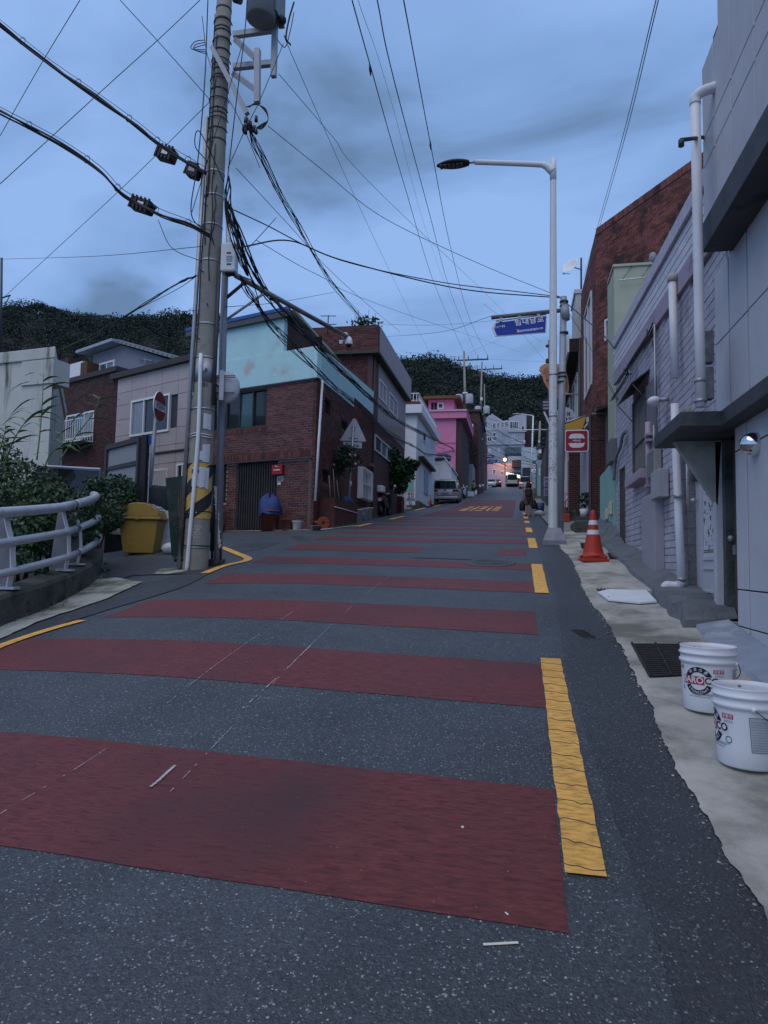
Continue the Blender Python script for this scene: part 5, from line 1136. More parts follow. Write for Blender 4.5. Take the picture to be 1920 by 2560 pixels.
q = F2.rect(923, 1160, 934, 1176); b = MB(); b.fbox(Fac((-5.5, 23), (-5.5, 27)), q[0]+1.9, q[0]+2.3, q[2], q[3], .0, .15); b.build('meter_box', pm('meter_brown', (.12, .1, .1), bump=.05), T)
q = aY(912, 815, 25.4); T2 = thing('rooftop_weeds', 'tuft of weeds growing on the brick parapet corner', 'weeds', q)
m = MB(); leaves(m, q+Vector((0, 0, .05)), .75, .4, .35, 190, .10, 11, .1); m.build('leaves', LEAF_D, T2)
m = MB()
for k in range(8): m.tube([q+Vector((-.5+.13*k, 0, -.1)), q+Vector((-.55+.14*k, 0, .35+.15*(k % 3)))], .008, 4)
m.build('stems', LEAF_D, T2)

# ---------------- white house with roof railing
T = thing('white_house', 'white rendered house with white roof railing beside the parked minivan', 'house', (-7.3, 44, gz(-7.3, 44)))
YW = 41.0; xw = aY(1041, 1100, YW).x; FW = Fac((xw-7, YW), (xw, YW)); FWs = Fac((xw, YW), (xw, YW+9.5))
WREN = pm('white_render', (.64, .64, .65), rough=.8, var=.08, scale=1.5, bump=.1, dirt=(.38, .36, .34), dscale=.9, dlo=.5, dhi=.75, streak=True)
zt = FW.hit(1030, 1035)[1]
m = MB(); m.prism([(xw-7, YW), (xw, YW), (xw, YW+9.5), (xw-7, YW+9.5)], 3.6, zt); m.build('house_body', WREN, T)
z2 = FW.hit(1030, 1014)[1]; m = MB(); m.prism([(xw-7.3, YW-.35), (xw+.35, YW-.35), (xw+.35, YW+9.6), (xw-7.3, YW+9.6)], zt, z2); m.build('roof_slab', WHITE, T)
z3 = FW.hit(1030, 1006)[1]; m = MB(); m.prism([(xw-7.2, YW-.2), (xw+.2, YW-.2), (xw+.2, YW+9.5), (xw-7.2, YW+9.5)], z2+.002, z3); m.build('red_band', pm('band_maroon', (.12, .025, .03), bump=.05), T)
z4 = FW.hit(1030, 985)[1]; RX = [(xw-7.1, YW-.1), (xw+.1, YW-.1), (xw+.1, YW+9.4)]
m = MB(); m.tube([(x, y, z4) for x, y in RX], .045, 6); m.tube([(x, y, z3+.1) for x, y in RX], .03, 6); rl = m.build('railing', WHITE, T)
for i in range(34):
    p = Vector((*RX[0], 0)).lerp(Vector((*RX[1], 0)), (i+.5)/34); b = MB(); b.box(p.x-.02, p.x+.02, p.y-.02, p.y+.02, z3, z4); b.build('baluster', WHITE, rl)
for i in range(24):
    p = Vector((*RX[1], 0)).lerp(Vector((*RX[2], 0)), (i+.5)/24); b = MB(); b.box(p.x-.02, p.x+.02, p.y-.02, p.y+.02, z3, z4); b.build('baluster', WHITE, rl)
window(FWs, T, FWs.rect(1057, 1075, 1064, 1110), WHITE, GLASS_D, panes=1, fw=.08, o=.04)
r = FWs.rect(1060, 1175, 1069, 1240); m = MB(); m.fbox(FWs, r[0], r[1], r[2], r[3], .0, .05); m.build('door', pm('door_blue', (.28, .36, .44), bump=.05), T)
q0 = FWs.hit(1046, 1140); q1 = FWs.hit(1078, 1175); m = MB(); m.fquad(FWs, [(q0[0], q0[1]-.14), (q1[0], q1[1]-.14), q1, q0], .0, .35); m.build('porch_hood', CONC_D, T)
r = FW.rect(1016, 1180, 1032, 1250); m = MB(); m.fbox(FW, r[0], r[1], r[2]-.3, r[3], .1, .16); m.build('green_gate', pm('gate_green', (.16, .38, .32), bump=.1), T)
m = MB(); m.box(xw-.1, xw+.35, YW-1, YW+9, gz(xw, YW)-.2, gz(xw, YW)+.35); m.build('plinth', CONC_D, T)

# ---------------- low white gable shed, pink house
T = thing('white_gable_shed', 'low white gable-roofed shed heaped with tarpaulins in front of the pink house', 'shed', (-7.5, 54, gz(-7.5, 54)))
YS = 52.5; a = aY(1086, 1150, YS); FSd = Fac((a.x-1, YS), (aY(1130, 1150, YS).x, YS))
pl = [FSd.hit(1080, 1215), FSd.hit(1128, 1210), FSd.hit(1128, 1168), FSd.hit(1110, 1145), FSd.hit(1080, 1150)]
m = MB(); m.ext([FSd.pt(*q, 0) for q in pl], (0, 5, 0)); m.build('shed_body', WREN, T)
m = MB(); q0, q1 = FSd.hit(1109, 1143), FSd.hit(1131, 1170); m.fquad(FSd, [(q0[0], q0[1]), (q1[0], q1[1]), (q1[0], q1[1]+.12), (q0[0], q0[1]+.12)], -5, .15); m.build('roof_edge', WHITE, T)
for k, c in enumerate(((.03, .03, .06), (.25, .27, .3), (.04, .06, .12))):
    q = aY(1095+k*5, 1150-k*4, YS+.5); b = MB(); b.ball(q, .7, 10, 6, (1.5-.2*k, 1, .35)); b.build('tarpaulin', pm('tarp%d' % k, c, rough=.5, bump=.5, bscale=3), T)
PINK = pm('pink_render', (.60, .20, .33), rough=.8, var=.07, scale=1.5, bump=.1); PINK_L = pm('pink_trim', (.60, .34, .42), bump=.1)
T = thing('pink_house', 'bright pink rendered house with pale cornice and rooftop shack', 'house', (-7.2, 60, gz(-7.2, 60)))
YP = 58.; xp = aY(1140, 1080, YP).x; FPk = Fac((xp-6, YP), (xp, YP)); zt = FPk.hit(1120, 1047)[1]; zt2 = FPk.hit(1120, 1026)[1]
m = MB(); m.prism([(xp-6, YP), (xp, YP), (xp, YP+9), (xp-6, YP+9)], 6, zt); m.build('house_body', PINK, T)
m = MB(); m.prism([(xp-6, YP-.3), (xp+.9, YP-.3), (xp+.9, YP+9), (xp-6, YP+9)], zt, zt2-.15); m.build('cornice', PINK, T)
m = MB(); m.prism([(xp-6, YP-.4), (xp+.95, YP-.4), (xp+.95, YP+9), (xp-6, YP+9)], zt2-.15, zt2); m.build('coping', PINK_L, T)
m = MB(); m.prism([(xp+.01, YP+.1), (xp+.5, YP+.1), (xp+.5, YP+9), (xp+.01, YP+9)], 6, zt-.01); m.build('brown_side', BDK, T)
m = MB(); m.fbox(FPk, 0, 6.0, FPk.hit(1115, 1108)[1]-.04, FPk.hit(1115, 1108)[1]+.04, 0, .02); m.build('string_course', pm('pink_dark', (.35, .08, .17), bump=0), T)
r = FPk.rect(1062, 1000, 1128, 1026); FP2 = Fac((FPk.pt(r[0], 0).x, YP+2.5), (FPk.pt(r[1], 0).x, YP+2.5)); zz0 = zt2; zz1 = FP2.hit(1090, 1000)[1]
m = MB(); m.prism([(FP2.p.x, YP+2.5), (FP2.p.x+FP2.len, YP+2.5), (FP2.p.x+FP2.len, YP+6), (FP2.p.x, YP+6)], zz0, zz1); m.build('roof_shack', PINK, T)
window(FP2, T, FP2.rect(1094, 1007, 1109, 1022), WHITE, GLASS_D, panes=1, fw=.09, o=.04)
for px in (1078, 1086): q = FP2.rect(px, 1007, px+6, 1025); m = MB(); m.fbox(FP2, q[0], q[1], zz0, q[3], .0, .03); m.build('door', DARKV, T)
m = MB(); m.prism([(FP2.p.x-.4, YP+1.9), (FP2.p.x+FP2.len+.6, YP+1.9), (FP2.p.x+FP2.len+.6, YP+6.2), (FP2.p.x-.4, YP+6.2)], zz1, zz1+.25); m.build('shack_roof', pm('rust_roof', (.16, .07, .03), rough=.8, var=.4, bump=.2), T)
m = MB(); m.box(FP2.p.x-1.6, FP2.p.x-.5, YP+2.4, YP+5, zz0, zz0+1.5); m.build('roof_store', pm('ochre', (.28, .17, .06), bump=.1), T)

# ---------------- further buildings on the left
def simple_building(name, label, px0, px1, pyt, Y, depth, mat, wins=(), zb=None, roofmat=None, side=None, cat='building', wm=WHITE, gm=GLASS_D, extra=None):
    a, b_ = aY(px0, pyt, Y), aY(px1, pyt, Y); F = Fac((a.x, Y), (b_.x, Y)); zt = (a.z+b_.z)/2; z0 = gz(b_.x, Y)-1 if zb is None else zb
    t = thing(name, label, cat, ((a.x+b_.x)/2, Y, max(z0, gz((a.x+b_.x)/2, Y))))
    m = MB(); m.prism([(a.x, Y), (b_.x, Y), (b_.x, Y+depth), (a.x, Y+depth)], z0, zt); m.build('wall', mat, t)
    if roofmat: m = MB(); m.prism([(a.x-.2, Y-.2), (b_.x+.2, Y-.2), (b_.x+.2, Y+depth), (a.x-.2, Y+depth)], zt, zt+.25); m.build('roof', roofmat, t)
    for w_ in wins: window(F, t, F.rect(*w_[:4]), wm, gm, panes=w_[4] if len(w_) > 4 else 2, fw=.1, o=.05)
    if side:
        Fs = Fac((b_.x, Y), (b_.x, Y+depth))
        for w_ in side: window(Fs, t, F_clamp(Fs, w_), wm, gm, panes=2, fw=.1, o=.05)
    return t, F
def F_clamp(F, w_): r = F.rect(*w_[:4]); return (max(.1, r[0]), min(F.len-.1, r[1]), r[2], r[3])
simple_building('brown_house', 'narrow dark brown house between the pink house and the first far utility pole', 1140, 1163, 1050, 66, 8, BDK, [(1149, 1090, 1157, 1120, 1)])
simple_building('brick_apartment', 'tall dark red brick apartment house behind the far utility poles', 1163, 1198, 1030, 74, 12, pm('far_brick', (.075, .032, .032), var=.3, scale=3, bump=.1), [(1168, 1060, 1173, 1082, 1), (1178, 1060, 1183, 1082, 1), (1170, 1105, 1176, 1125, 1)], roofmat=BDK)
simple_building('rust_red_house', 'slim rust red house end beside the second far pole', 1196, 1212, 1094, 92, 8, pm('rust_red', (.13, .05, .045), bump=.1), [])
simple_building('white_low_house', 'low white house front behind the far motorbikes', 1198, 1216, 1170, 104, 6, WREN, [(1202, 1180, 1210, 1192, 1)])
# white shop band low on the left far side
simple_building('grey_lean_to', 'small grey lean-to with tilted pale shutter behind the white car', 1164, 1182, 1160, 70, 4, pm('grey_blue', (.22, .24, .27), bump=.1), [])

# far blue-grey hillside apartment block
T, F = simple_building('hillside_apartment_block', 'blue grey hillside apartment block with long window bands below the wooded hill', 1214, 1312, 1076, 165, 18, pm('far_bluegrey', (.29, .33, .38), rough=.8, var=.12, scale=.4, bump=.05, dirt=(.14, .16, .19), dscale=.3),
    [(1232, 1056+25, 1240, 1092, 1)], zb=10)
m = MB(); q = [F.hit(*p) for p in ((1222, 1092), (1269, 1072), (1269, 1050), (1236, 1032), (1218, 1046))]
FB_ = pm('far_pale_blue', (.38, .42, .47), bump=.05, var=.1, scale=.5)
m = MB(); m.ext([F.pt(*F.hit(*p), .0) for p in ((1212, 1076), (1272, 1076), (1272, 1050), (1258, 1052), (1230, 1034), (1212, 1046))], (0, 10, 0)); m.build('gable_wing', FB_, T)
m = MB(); m.ext([F.pt(*F.hit(*p), .3) for p in ((1270, 1080), (1316, 1080), (1316, 1038), (1295, 1036), (1272, 1046))], (0, 12, 0)); m.build('stair_tower', FB_, T)
for w_ in ((1231, 1057, 1240, 1072, 1), (1242, 1056, 1250, 1071, 1), (1252, 1055, 1260, 1070, 1), (1262, 1053, 1270, 1069, 1)): window(Fac(F.pt(0, 0, .02), F.pt(F.len, 0, .02)), T, F.rect(*w_[:4]), WHITE, GLASS_D, panes=2, fw=.12, o=.06)
Ff = Fac(F.pt(0, 0, .32), F.pt(F.len, 0, .32))
window(Ff, T, Ff.rect(1274, 1053, 1297, 1073), WHITE, [GLASS_D, GLASS_B], panes=4, fw=.15, o=.06); window(Ff, T, Ff.rect(1303, 1065, 1311, 1074), WHITE, GLASS_D, panes=1, fw=.1, o=.06)
for w_ in ((1218, 1092, 1230, 1104), (1232, 1090, 1243, 1102), (1280, 1089, 1287, 1100), (1296, 1101, 1304, 1107), (1308, 1101, 1313, 1109), (1221, 1122, 1226, 1133), (1245, 1120, 1250, 1131)): window(F, T, F.rect(*w_), WHITE, GLASS_D, panes=2, fw=.12, o=.06)
r = F.rect(1262, 1120, 1304, 1138); m = MB(); m.fbox(F, r[0], r[1], r[2], r[3], .0, .8); m.build('balcony_band', pm('far_dark', (.06, .07, .085), bump=.05), T)
for k in range(5): u = r[0]+(r[1]-r[0])*(k+.1)/5; m = MB(); m.fbox(F, u, u+(r[1]-r[0])/5*.8, r[2]+.3, r[3]-.2, .8, .85); m.build('balcony_glass', GLASS_B, T)
m = MB(); m.fbox(F, 0, F.len, F.hit(1260, 1110)[1]-.15, F.hit(1260, 1110)[1]+.1, 0, .3); m.build('floor_band', FB_, T)
# lavender house where the road bends, with lit shop
T, F = simple_building('lavender_house', 'lavender low house where the road bends, with two white windows and a lit shop', 1212, 1306, 1158, 152, 8, pm('lavender', (.36, .31, .40), rough=.8, var=.06, bump=.05), [(1231, 1173, 1240, 1186, 2), (1252, 1177, 1260, 1189, 2)], zb=12)
r = F.rect(1264, 1181, 1306, 1216); m = MB(); m.fbox(F, r[0], r[1], r[2], r[3], .0, .1); m.build('shop_front', GLASS_D, T)
LIT = pm('lit_window', (.8, .8, .7), bump=0, emit=(1, .88, .62, 1.6))
for k in range(7):
    r = F.rect(1265+k*5.2, 1181+k*1.1, 1269+k*5.2, 1188+k*1.2); m = MB(); m.fbox(F, r[0], r[1], r[2], r[3], .11, .14); m.build('lit_pane', LIT, T)
m = MB(); r = F.rect(1280, 1152, 1304, 1170); m.fbox(F, r[0], r[1], r[2], r[3], .1, 1.4); m.build('dark_awning', pm('awning_dark', (.03, .035, .045), bump=.05), T)
T, F = simple_building('pale_blue_house', 'pale house front with small window above the lit shop', 1270, 1306, 1140, 158, 5, FB_, [(1274, 1146, 1280, 1152, 1)], zb=14)
# right far side
simple_building('dark_alley_house', 'dark timber-clad house beyond the poster post on the uphill side', 1382, 1408, 1010, 38, 10, pm('dark_clad', (.045, .04, .042), bump=.2, stretch=(4, 4, .5)), [(1388, 1060, 1396, 1085, 1)], zb=3)
T, F = simple_building('white_shop_far', 'white far shop house with green signboard by the speed limit sign', 1304, 1345, 1118, 118, 10, pm('far_white', (.42, .46, .48), var=.15, scale=.6, bump=.05), [(1307, 1128, 1313, 1140, 1), (1336, 1170, 1342, 1180, 1)], zb=10)
r = F.rect(1332, 1152, 1348, 1163); m = MB(); m.fbox(F, r[0], r[1]+2, r[2], r[3], .0, .5); m.build('green_signboard', pm('sign_green', (.08, .22, .20), bump=.05), T)
r = F.rect(1306, 1172, 1326, 1205); m = MB(); m.fbox(F, r[0], r[1], r[2], r[3], .0, 1.5); m.build('dark_awning', MATS['awning_dark'], T)
simple_building('brown_far_house', 'dark brown far house rising behind the second street lamp', 1312, 1332, 1040, 172, 10, BDK, [], zb=12)
simple_building('teal_far_shop', 'pale teal far shop at the right kerb past the rustic pole', 1344, 1364, 1150, 72, 9, pm('far_teal', (.22, .33, .33), bump=.05), [(1348, 1172, 1355, 1188, 1)], zb=7)
simple_building('grey_shack', 'grey corrugated shack beside the rustic pole on the right', 1362, 1384, 1120, 50, 9, pm('corrugated', (.09, .09, .095), rough=.6, bump=.3, stretch=(10, 1, .5)), [], zb=5)

# ---------------- beige panelled house and brown brick house down the side street
dB = Vector((.906, -.423, 0)); B0 = aY(487, 1000, 22.4); B0.z = 0
t_left = None
FBg = Fac(B0-dB*12, B0); uR = 12.; uM = FBg.hit(290, 1050)[0]; uL = FBg.hit(105, 1050)[0]
T = thing('beige_panel_house', 'beige house clad in large square panels behind the utility pole', 'house', FBg.pt((uM+uR)/2, gz(*FBg.pt((uM+uR)/2, 0).xy)))
BEI = pm('beige_panel', (.38, .33, .32), rough=.65, var=.1, scale=1.2, bump=.08, island=.06)
zt = FBg.hit(400, 923)[1]; z0 = 1.2
m = MB(); m.prism([FBg.pt(uM, 0, -.06).xy[:], FBg.pt(uR, 0, -.06).xy[:], FBg.pt(uR, 0, -6).xy[:], FBg.pt(uM, 0, -6).xy[:]], z0, zt); hb = m.build('wall', PALE_J, T)
wb = FBg.rect(330, 1003, 423, 1078); rows = [zt, FBg.hit(293, 985)[1], FBg.hit(293, 1016)[1], FBg.hit(293, 1052)[1], FBg.hit(290, 1092)[1], FBg.hit(290, 1130)[1], FBg.hit(290, 1172)[1], z0+.4]
rows = sorted(rows); cols = [uM+(uR-uM)*k/5 for k in range(6)]
for a, b_ in zip(rows, rows[1:]):
    for c, d in zip(cols, cols[1:]):
        if is_in((c+d)/2, (a+b_)/2, [wb], .05, .05): continue
        p = MB(); p.fbox(FBg, c+.008, d-.008, a+.008, b_-.008, -.06, 0); p.build('panel', BEI, hb)
window(FBg, T, wb, WHITE, [CURT, GLASS_D, GLASS_D], panes=3, fw=.08, o=.05, d=.1)
r = FBg.rect(378, 1176, 416, 1255); window(FBg, T, r, WHITE, GLASS_G, panes=2, fw=.05, o=.02); bars(FBg, T, r, WHITE, 12, o=.09)
r = FBg.rect(443, 1160, 470, 1200); window(FBg, T, r, WHITE, GLASS_D, panes=2, fw=.07, o=.04)
m = MB(); m.fbox(FBg, uM-.3, uR+.2, zt, zt+.22, -6, .18); m.build('cornice', pm('cornice_dark', (.05, .045, .045), bump=.1), T)
zz = FBg.hit(430, 1128)[1]; m = MB(); m.fbox(FBg, cols[2], uR, zz-.03, zz+.03, 0, .06); m.build('ledge', STEEL_D, T)
# rooftop extension
zc = zt+.22; FRf = Fac(FBg.pt(uM-2.6, 0, -1.2), FBg.pt(uR, 0, -1.2))
pk = FRf.hit(305, 860); lf = FRf.hit(215, 890); rt = FRf.hit(452, 902)
GB = pm('grey_blue_render', (.19, .20, .24), rough=.8, var=.1, scale=2, bump=.1)
m = MB(); m.ext([FRf.pt(lf[0]+.6, zc-.6, 0), FRf.pt(rt[0]-.1, zc-.6, 0), FRf.pt(rt[0]-.1, rt[1]-.05, 0), FRf.pt(pk[0], pk[1]-.05, 0), FRf.pt(lf[0]+.6, lf[1]-.05, 0)], FRf.n*-4.5); m.build('roof_extension', GB, T)
m = MB(); m.fquad(FRf, [(lf[0], lf[1]), (pk[0], pk[1]), (pk[0], pk[1]+.13), (lf[0], lf[1]+.13)], -4.5, .5); m.build('extension_roof', pm('roof_pale_blue', (.28, .35, .42), bump=.05), T)
m = MB(); m.fquad(FRf, [(pk[0], pk[1]), (rt[0], rt[1]), (rt[0], rt[1]+.1), (pk[0], pk[1]+.1)], -4.5, .3); rfb = m.build('extension_roof', pm('roof_corr', (.2, .22, .25), bump=.1), T)
for k in range(13):
    t_ = (k+.5)/13; b = MB(); u = pk[0]+(rt[0]-pk[0])*t_; z = pk[1]+(rt[1]-pk[1])*t_+.1; b.tube([FRf.pt(u, z, .34), FRf.pt(u, z, -3)], .055, 6); b.build('roof_ridge', MATS['roof_corr'], rfb)
window(FRf, T, FRf.rect(250, 910, 287, 941), WHITE, [GLASS_G, CURT], panes=2, fw=.09, o=.06)
q = FRf.hit(350, 897); q2 = FRf.hit(386, 904); b = MB(); b.tube([FRf.pt(*q, .1), FRf.pt(*q2, .1)], .025, 6); qm = FRf.hit(368, 920); b.tube([FRf.pt(qm[0], q[1]-.05, .1), FRf.pt(*qm, .1)], .02, 6); b.build('drying_rail', STEEL, T)

T = thing('brown_balcony_house', 'brown brick house with white balcony railing above the parked jeep', 'house', FBg.pt((uL+uM)/2, gz(*FBg.pt((uL+uM)/2, 0).xy)))
BBR = pm('dark_brick_tex', (.055, .030, .028), rough=.8, var=.35, scale=5, bump=.25)
zt = FBg.hit(230, 945)[1]
m = MB(); m.prism([FBg.pt(uL, 0, -.05).xy[:], FBg.pt(uM-.01, 0, -.05).xy[:], FBg.pt(uM-.01, 0, -6).xy[:], FBg.pt(uL, 0, -6).xy[:]], .8, zt); m.build('house_body', BBR, T)
w1 = FBg.rect(118, 1010, 139, 1075); w2 = FBg.rect(166, 1040, 233, 1090)
brick_wall(FBg, T, uL, uM-.02, 2.6, zt, pm('umber_brick', (.07, .033, .029), rough=.8, var=.3, scale=10, bump=.3, island=.35), pm('umber_mortar', (.075, .05, .046), bump=.2), op=[w1, w2], nind=300)
window(FBg, T, w1, WHITE, [GLASS_D, CURT], panes=2, fw=.08, o=.03); window(FBg, T, w2, WHITE, [GLASS_D, GLASS_G, CURT], panes=3, fw=.07, o=.02)
r = FBg.rect(137, 1068, 233, 1106); m = MB(); m.fbox(FBg, r[0], r[1], r[2], r[2]+.05, .0, .55); m.fbox(FBg, r[0], r[1], r[3]-.04, r[3], .5, .55); bl2_ = m.build('balcony', WHITE, T)
for k in range(19): u = r[0]+(r[1]-r[0])*k/18; b = MB(); b.fbox(FBg, u-.015, u+.015, r[2]+.05, r[3]-.04, .515, .54); b.build('baluster', WHITE, bl2_)
for k in range(5): o_ = .02+.11*k; b = MB(); b.fbox(FBg, r[1]-.03, r[1], r[2]+.05, r[3], o_, o_+.02); b.build('baluster', WHITE, bl2_)
m = MB(); m.fbox(FBg, uL, uM, zt, zt+.2, -6, .12); m.build('cornice', MATS['cornice_dark'], T)
FCh = Fac(FBg.pt(uL, 0, -.6), FBg.pt(uM, 0, -.6)); r = FCh.rect(135, 905, 168, 960); m = MB(); m.fbox(FCh, r[0], r[1], zt, r[3], -1.2, 0); m.build('chimney_stack', BBR, T)
r = FCh.rect(172, 912, 203, 955); m = MB(); m.fbox(FCh, r[0], r[1], zt+.2, r[3], -.2, 0); m.build('white_screen', WHITE, T)
r = FCh.rect(203, 908, 217, 955); m = MB(); m.fbox(FCh, r[0], r[1], zt+.2, r[3], -.6, .02); m.build('timber_post', pm('timber', (.10, .05, .025), bump=.1), T)

# ---------------- stained white building at the far left
STN = pm('stained_white', (.50, .50, .45), rough=.85, var=.1, scale=1.5, bump=.2, bscale=30, dirt=(.07, .075, .06), dscale=2.2, dlo=.53, dhi=.72, streak=True)
YS = 15.2; c_ = aY(128, 1000, YS); FT = Fac((c_.x-8, YS+1.2), (c_.x, YS))
T = thing('stained_white_building', 'old white building with black mould streaks behind the reeds', 'building', (c_.x-3, YS, gz(c_.x-3, YS)))
zt = FT.hit(100, 872)[1]
m = MB(); m.prism([FT.pt(0, 0).xy[:], FT.pt(FT.len, 0).xy[:], FT.pt(FT.len-5.6, 0, -6).xy[:], FT.pt(-5, 0, -6).xy[:]], .3, zt-.3); m.build('wall', STN, T)
m = MB(); m.prism([FT.pt(0, 0, .06).xy[:], FT.pt(FT.len+.1, 0, .06).xy[:], FT.pt(FT.len-5.5, 0, -6).xy[:], FT.pt(-5, 0, -6).xy[:]], zt-.3, zt); m.build('parapet', STN, T, bevel=.02)
r = FT.rect(60, 880, 133, 958); m = MB(); m.fbox(FT, r[0], FT.len+.06, r[2], zt-.31, -.5, .05); m.build('beam_end', STN, T)
# ================================================================== LEFT SIDE street furniture
POLEC = pm('pole_concrete', (.25, .235, .20), rough=.85, var=.16, scale=5, bump=.2, bscale=60, dirt=(.15, .145, .13), dscale=3, dlo=.5, dhi=.75)
PB = gr(488, 1422); PBZ = gz(PB.x, PB.y); UPY = PB.y
def pole_pt(t):            # t: height above the base in metres along the leaning pole
    top = aY(562, -20, UPY); base = Vector((PB.x, UPY, PBZ)); return base+(top-base)*(t/(top.z-base.z))
PTOPZ = aY(562, -20, UPY).z-PBZ
def pole_r(t): return .200-.0080*t
T = thing('utility_pole', 'big concrete utility pole with hazard wrap, conduits and torn flyers', 'utility pole', (PB.x, UPY, PBZ))
UPOLE = T
b = MB(); b.tube([pole_pt(-.2)]+[pole_pt(k) for k in (0, 2, 4, 6, 8, PTOPZ+1.4)], [pole_r(k) for k in (0, 0, 2, 4, 6, 8, PTOPZ+1.4)], 20); b.build('shaft', POLEC, T)
def side(t, ang, off=0.): a = rad(ang); return pole_pt(t)+Vector((math.cos(a), math.sin(a), 0))*(pole_r(t)+off)
def hgt(px, py): return aY(px, py, UPY-.15).z-PBZ
# steel bands
for t in (.32, .86, 2.52, 3.35, 3.9, 4.95, 5.55, 6.05, 6.45, 7.0, 7.45, 8.1, 8.3, 8.55, 8.75, 8.95, 9.1, 9.3):
    b = MB(); b.tube([pole_pt(t), pole_pt(t+.03)], pole_r(t)+.006, 20); b.build('band', STEEL if t < 7 else STEEL_D, T)
t0 = hgt(488, 955)
b = MB(); b.tube([pole_pt(t0), pole_pt(t0+.38)], pole_r(t0)+.004, 20); b.build('number_plate_band', STEEL, T)
for k, (dt, s, c) in enumerate(((.18, '8', 0), (-.05, '01', 0))): text(s, .09, PBLK, frame_at(side(t0+dt, -60, .008), (.85, .52, 0), (0, 0, 1)), T, bold=.001)
# hazard wrap: helical black and yellow bands
HY = pm('hazard_yellow', (.55, .36, .09), rough=.7, var=.15, bump=.6, bscale=90); HB = pm('hazard_black', (.02, .02, .022), rough=.7, var=.2, bump=.6, bscale=90)
h0, h1 = hgt(480, 1296), hgt(480, 1158)
def band(tA, tB, mat, name):
    m = MB(); n = 30; K = 4; pitch = .42
    for i in range(n+1):
        a = -270+360*i/n
        for j in range(K+1):
            tt = tA+(tB-tA)*j/K+pitch*(a+90)/90*.55; tt = min(max(tt, h0), h1); m.v.append(side(tt, a, .006))
    for i in range(n):
        for j in range(K): q = i*(K+1)+j; m.f.append((q, q+K+1, q+K+2, q+1))
    return m.build(name, mat, T)
k = 0; tt = h0-1.4
while tt < h1+1.2: band(tt, tt+.23, HY if k % 2 else HB, 'hazard_stripe'); tt += .23; k += 1
# white cable guard, dark conduits
b = MB(); P = [side(x, a, .025) for x, a in ((-.05, -97), (.5, -93), (1.4, -84), (2.2, -80), (3.4, -88))]; b.tube(smoothpath(P), .032, 8); b.build('cable_guard', PVC, T)
for ang, ta, tb, r, mt in ((-150, .0, 7.4, .035, STEEL), (-163, .0, 6.6, .03, STEEL_D), (-20, 2.6, 4.9, .03, STEEL_D)):
    b = MB(); b.tube([side(x, ang, r+.006) for x in (ta, (ta+tb)/2, tb)], r, 8); b.build('conduit', mt, T)
for ang, ta, tb in ((-120, 2.8, 6.2), (-110, 5.2, 8.8), (-75, 4.6, 6.9), (-140, 6.5, 9.2), (-60, 5.2, 6.2), (-100, 6.0, 8.0)):
    rr = random.Random(int(ta*10)); P = [side(ta+(tb-ta)*i/6, ang+rr.uniform(-9, 9), .012) for i in range(7)]; b = MB(); b.tube(smoothpath(P, 4), .008, 5); b.build('loose_cable', BLACK, T)
# climbing bolts
for i in range(9): t_ = 3.1+i*.55; a = (-105 if i % 2 else -70); b = MB(); b.tube([side(t_, a), side(t_, a, .09)], .009, 5); b.build('step_bolt', STEEL_D, T)
# torn flyers
PAPER = pm('flyer_paper', (.52, .53, .56), rough=.7, var=.06, bump=.05)
def flyer(px0, py0, px1, py1, mt=PAPER, skew=0, off=.012):
    a0, a1 = hgt(px0, py1), hgt(px0, py0); cx = proj(pole_pt((a0+a1)/2))[0]
    Rpx = pole_r((a0+a1)/2)*FPX/((pole_pt(1)-EYE).dot(_f)); f = lambda p: -90-11+math.degrees(math.asin(max(-.98, min(.98, (p-cx)/Rpx))))
    m = MB(); n = 5; rr = random.Random(px0)
    for i in range(n+1):
        a = f(px0+(px1-px0)*i/n)
        m.v += [side(a0+rr.uniform(-.02, .02)+skew*i/n, a, off), side(a1+rr.uniform(-.008, .008)+skew*i/n, a, off+.004)]
    m.f = [(2*i, 2*i+2, 2*i+3, 2*i+1) for i in range(n)]
    o = m.build('flyer', mt, T)
    return a0, a1, f
flyer(525, 1034, 540, 1072); flyer(522, 1112, 537, 1150, skew=.03); flyer(517, 1128, 536, 1153)
a0, a1, f = flyer(500, 1170, 534, 1218); text('관리', .07, PBLK, frame_at(side(a1-.06, f(508), .02), (.97, .2, 0), (0, 0, 1)), T, bold=.002)
flyer(516, 1168, 536, 1220, off=.018)
m = MB(); 
for i in range(6): p = side(a1-.06-.042*i, f(524), .024); m.add([p-Vector((.05, .01, 0)), p+Vector((.05, .012, 0)), p+Vector((.05, .012, .006)), p-Vector((.05, .01, -.006))], [(0, 1, 2, 3)])
m.build('flyer_print', PGRY, T)
m = MB(); rr = random.Random(12)
for i in range(60):
    t_ = hgt(500, rr.uniform(1315, 1345)); a = rr.uniform(-105, -45); p = side(t_, a, .003); s = rr.uniform(.006, .018); r_ = Vector((-math.sin(rad(a)), math.cos(rad(a)), 0)); m.add([p-r_*s, p+r_*s, p+r_*s+Vector((0, 0, s*.6)), p-r_*s+Vector((0, 0, s*.6))], [(0, 1, 2, 3)])
m.build('stencil_marks', pm('stencil', (.45, .45, .44), bump=0), T)
# pale rope ties
for t_ in (2.08, 2.12): b = MB(); b.tube([side(t_+.01*math.sin(a/20), a, .012) for a in range(-190, 10, 20)], .007, 5); b.build('tie', PVC, T)
# black tie lines on the base
for t_ in (.9, .36): b = MB(); b.tube([side(t_, a, .008) for a in range(-250, 120, 20)], .008, 5); b.build('tie', BLACK, T)
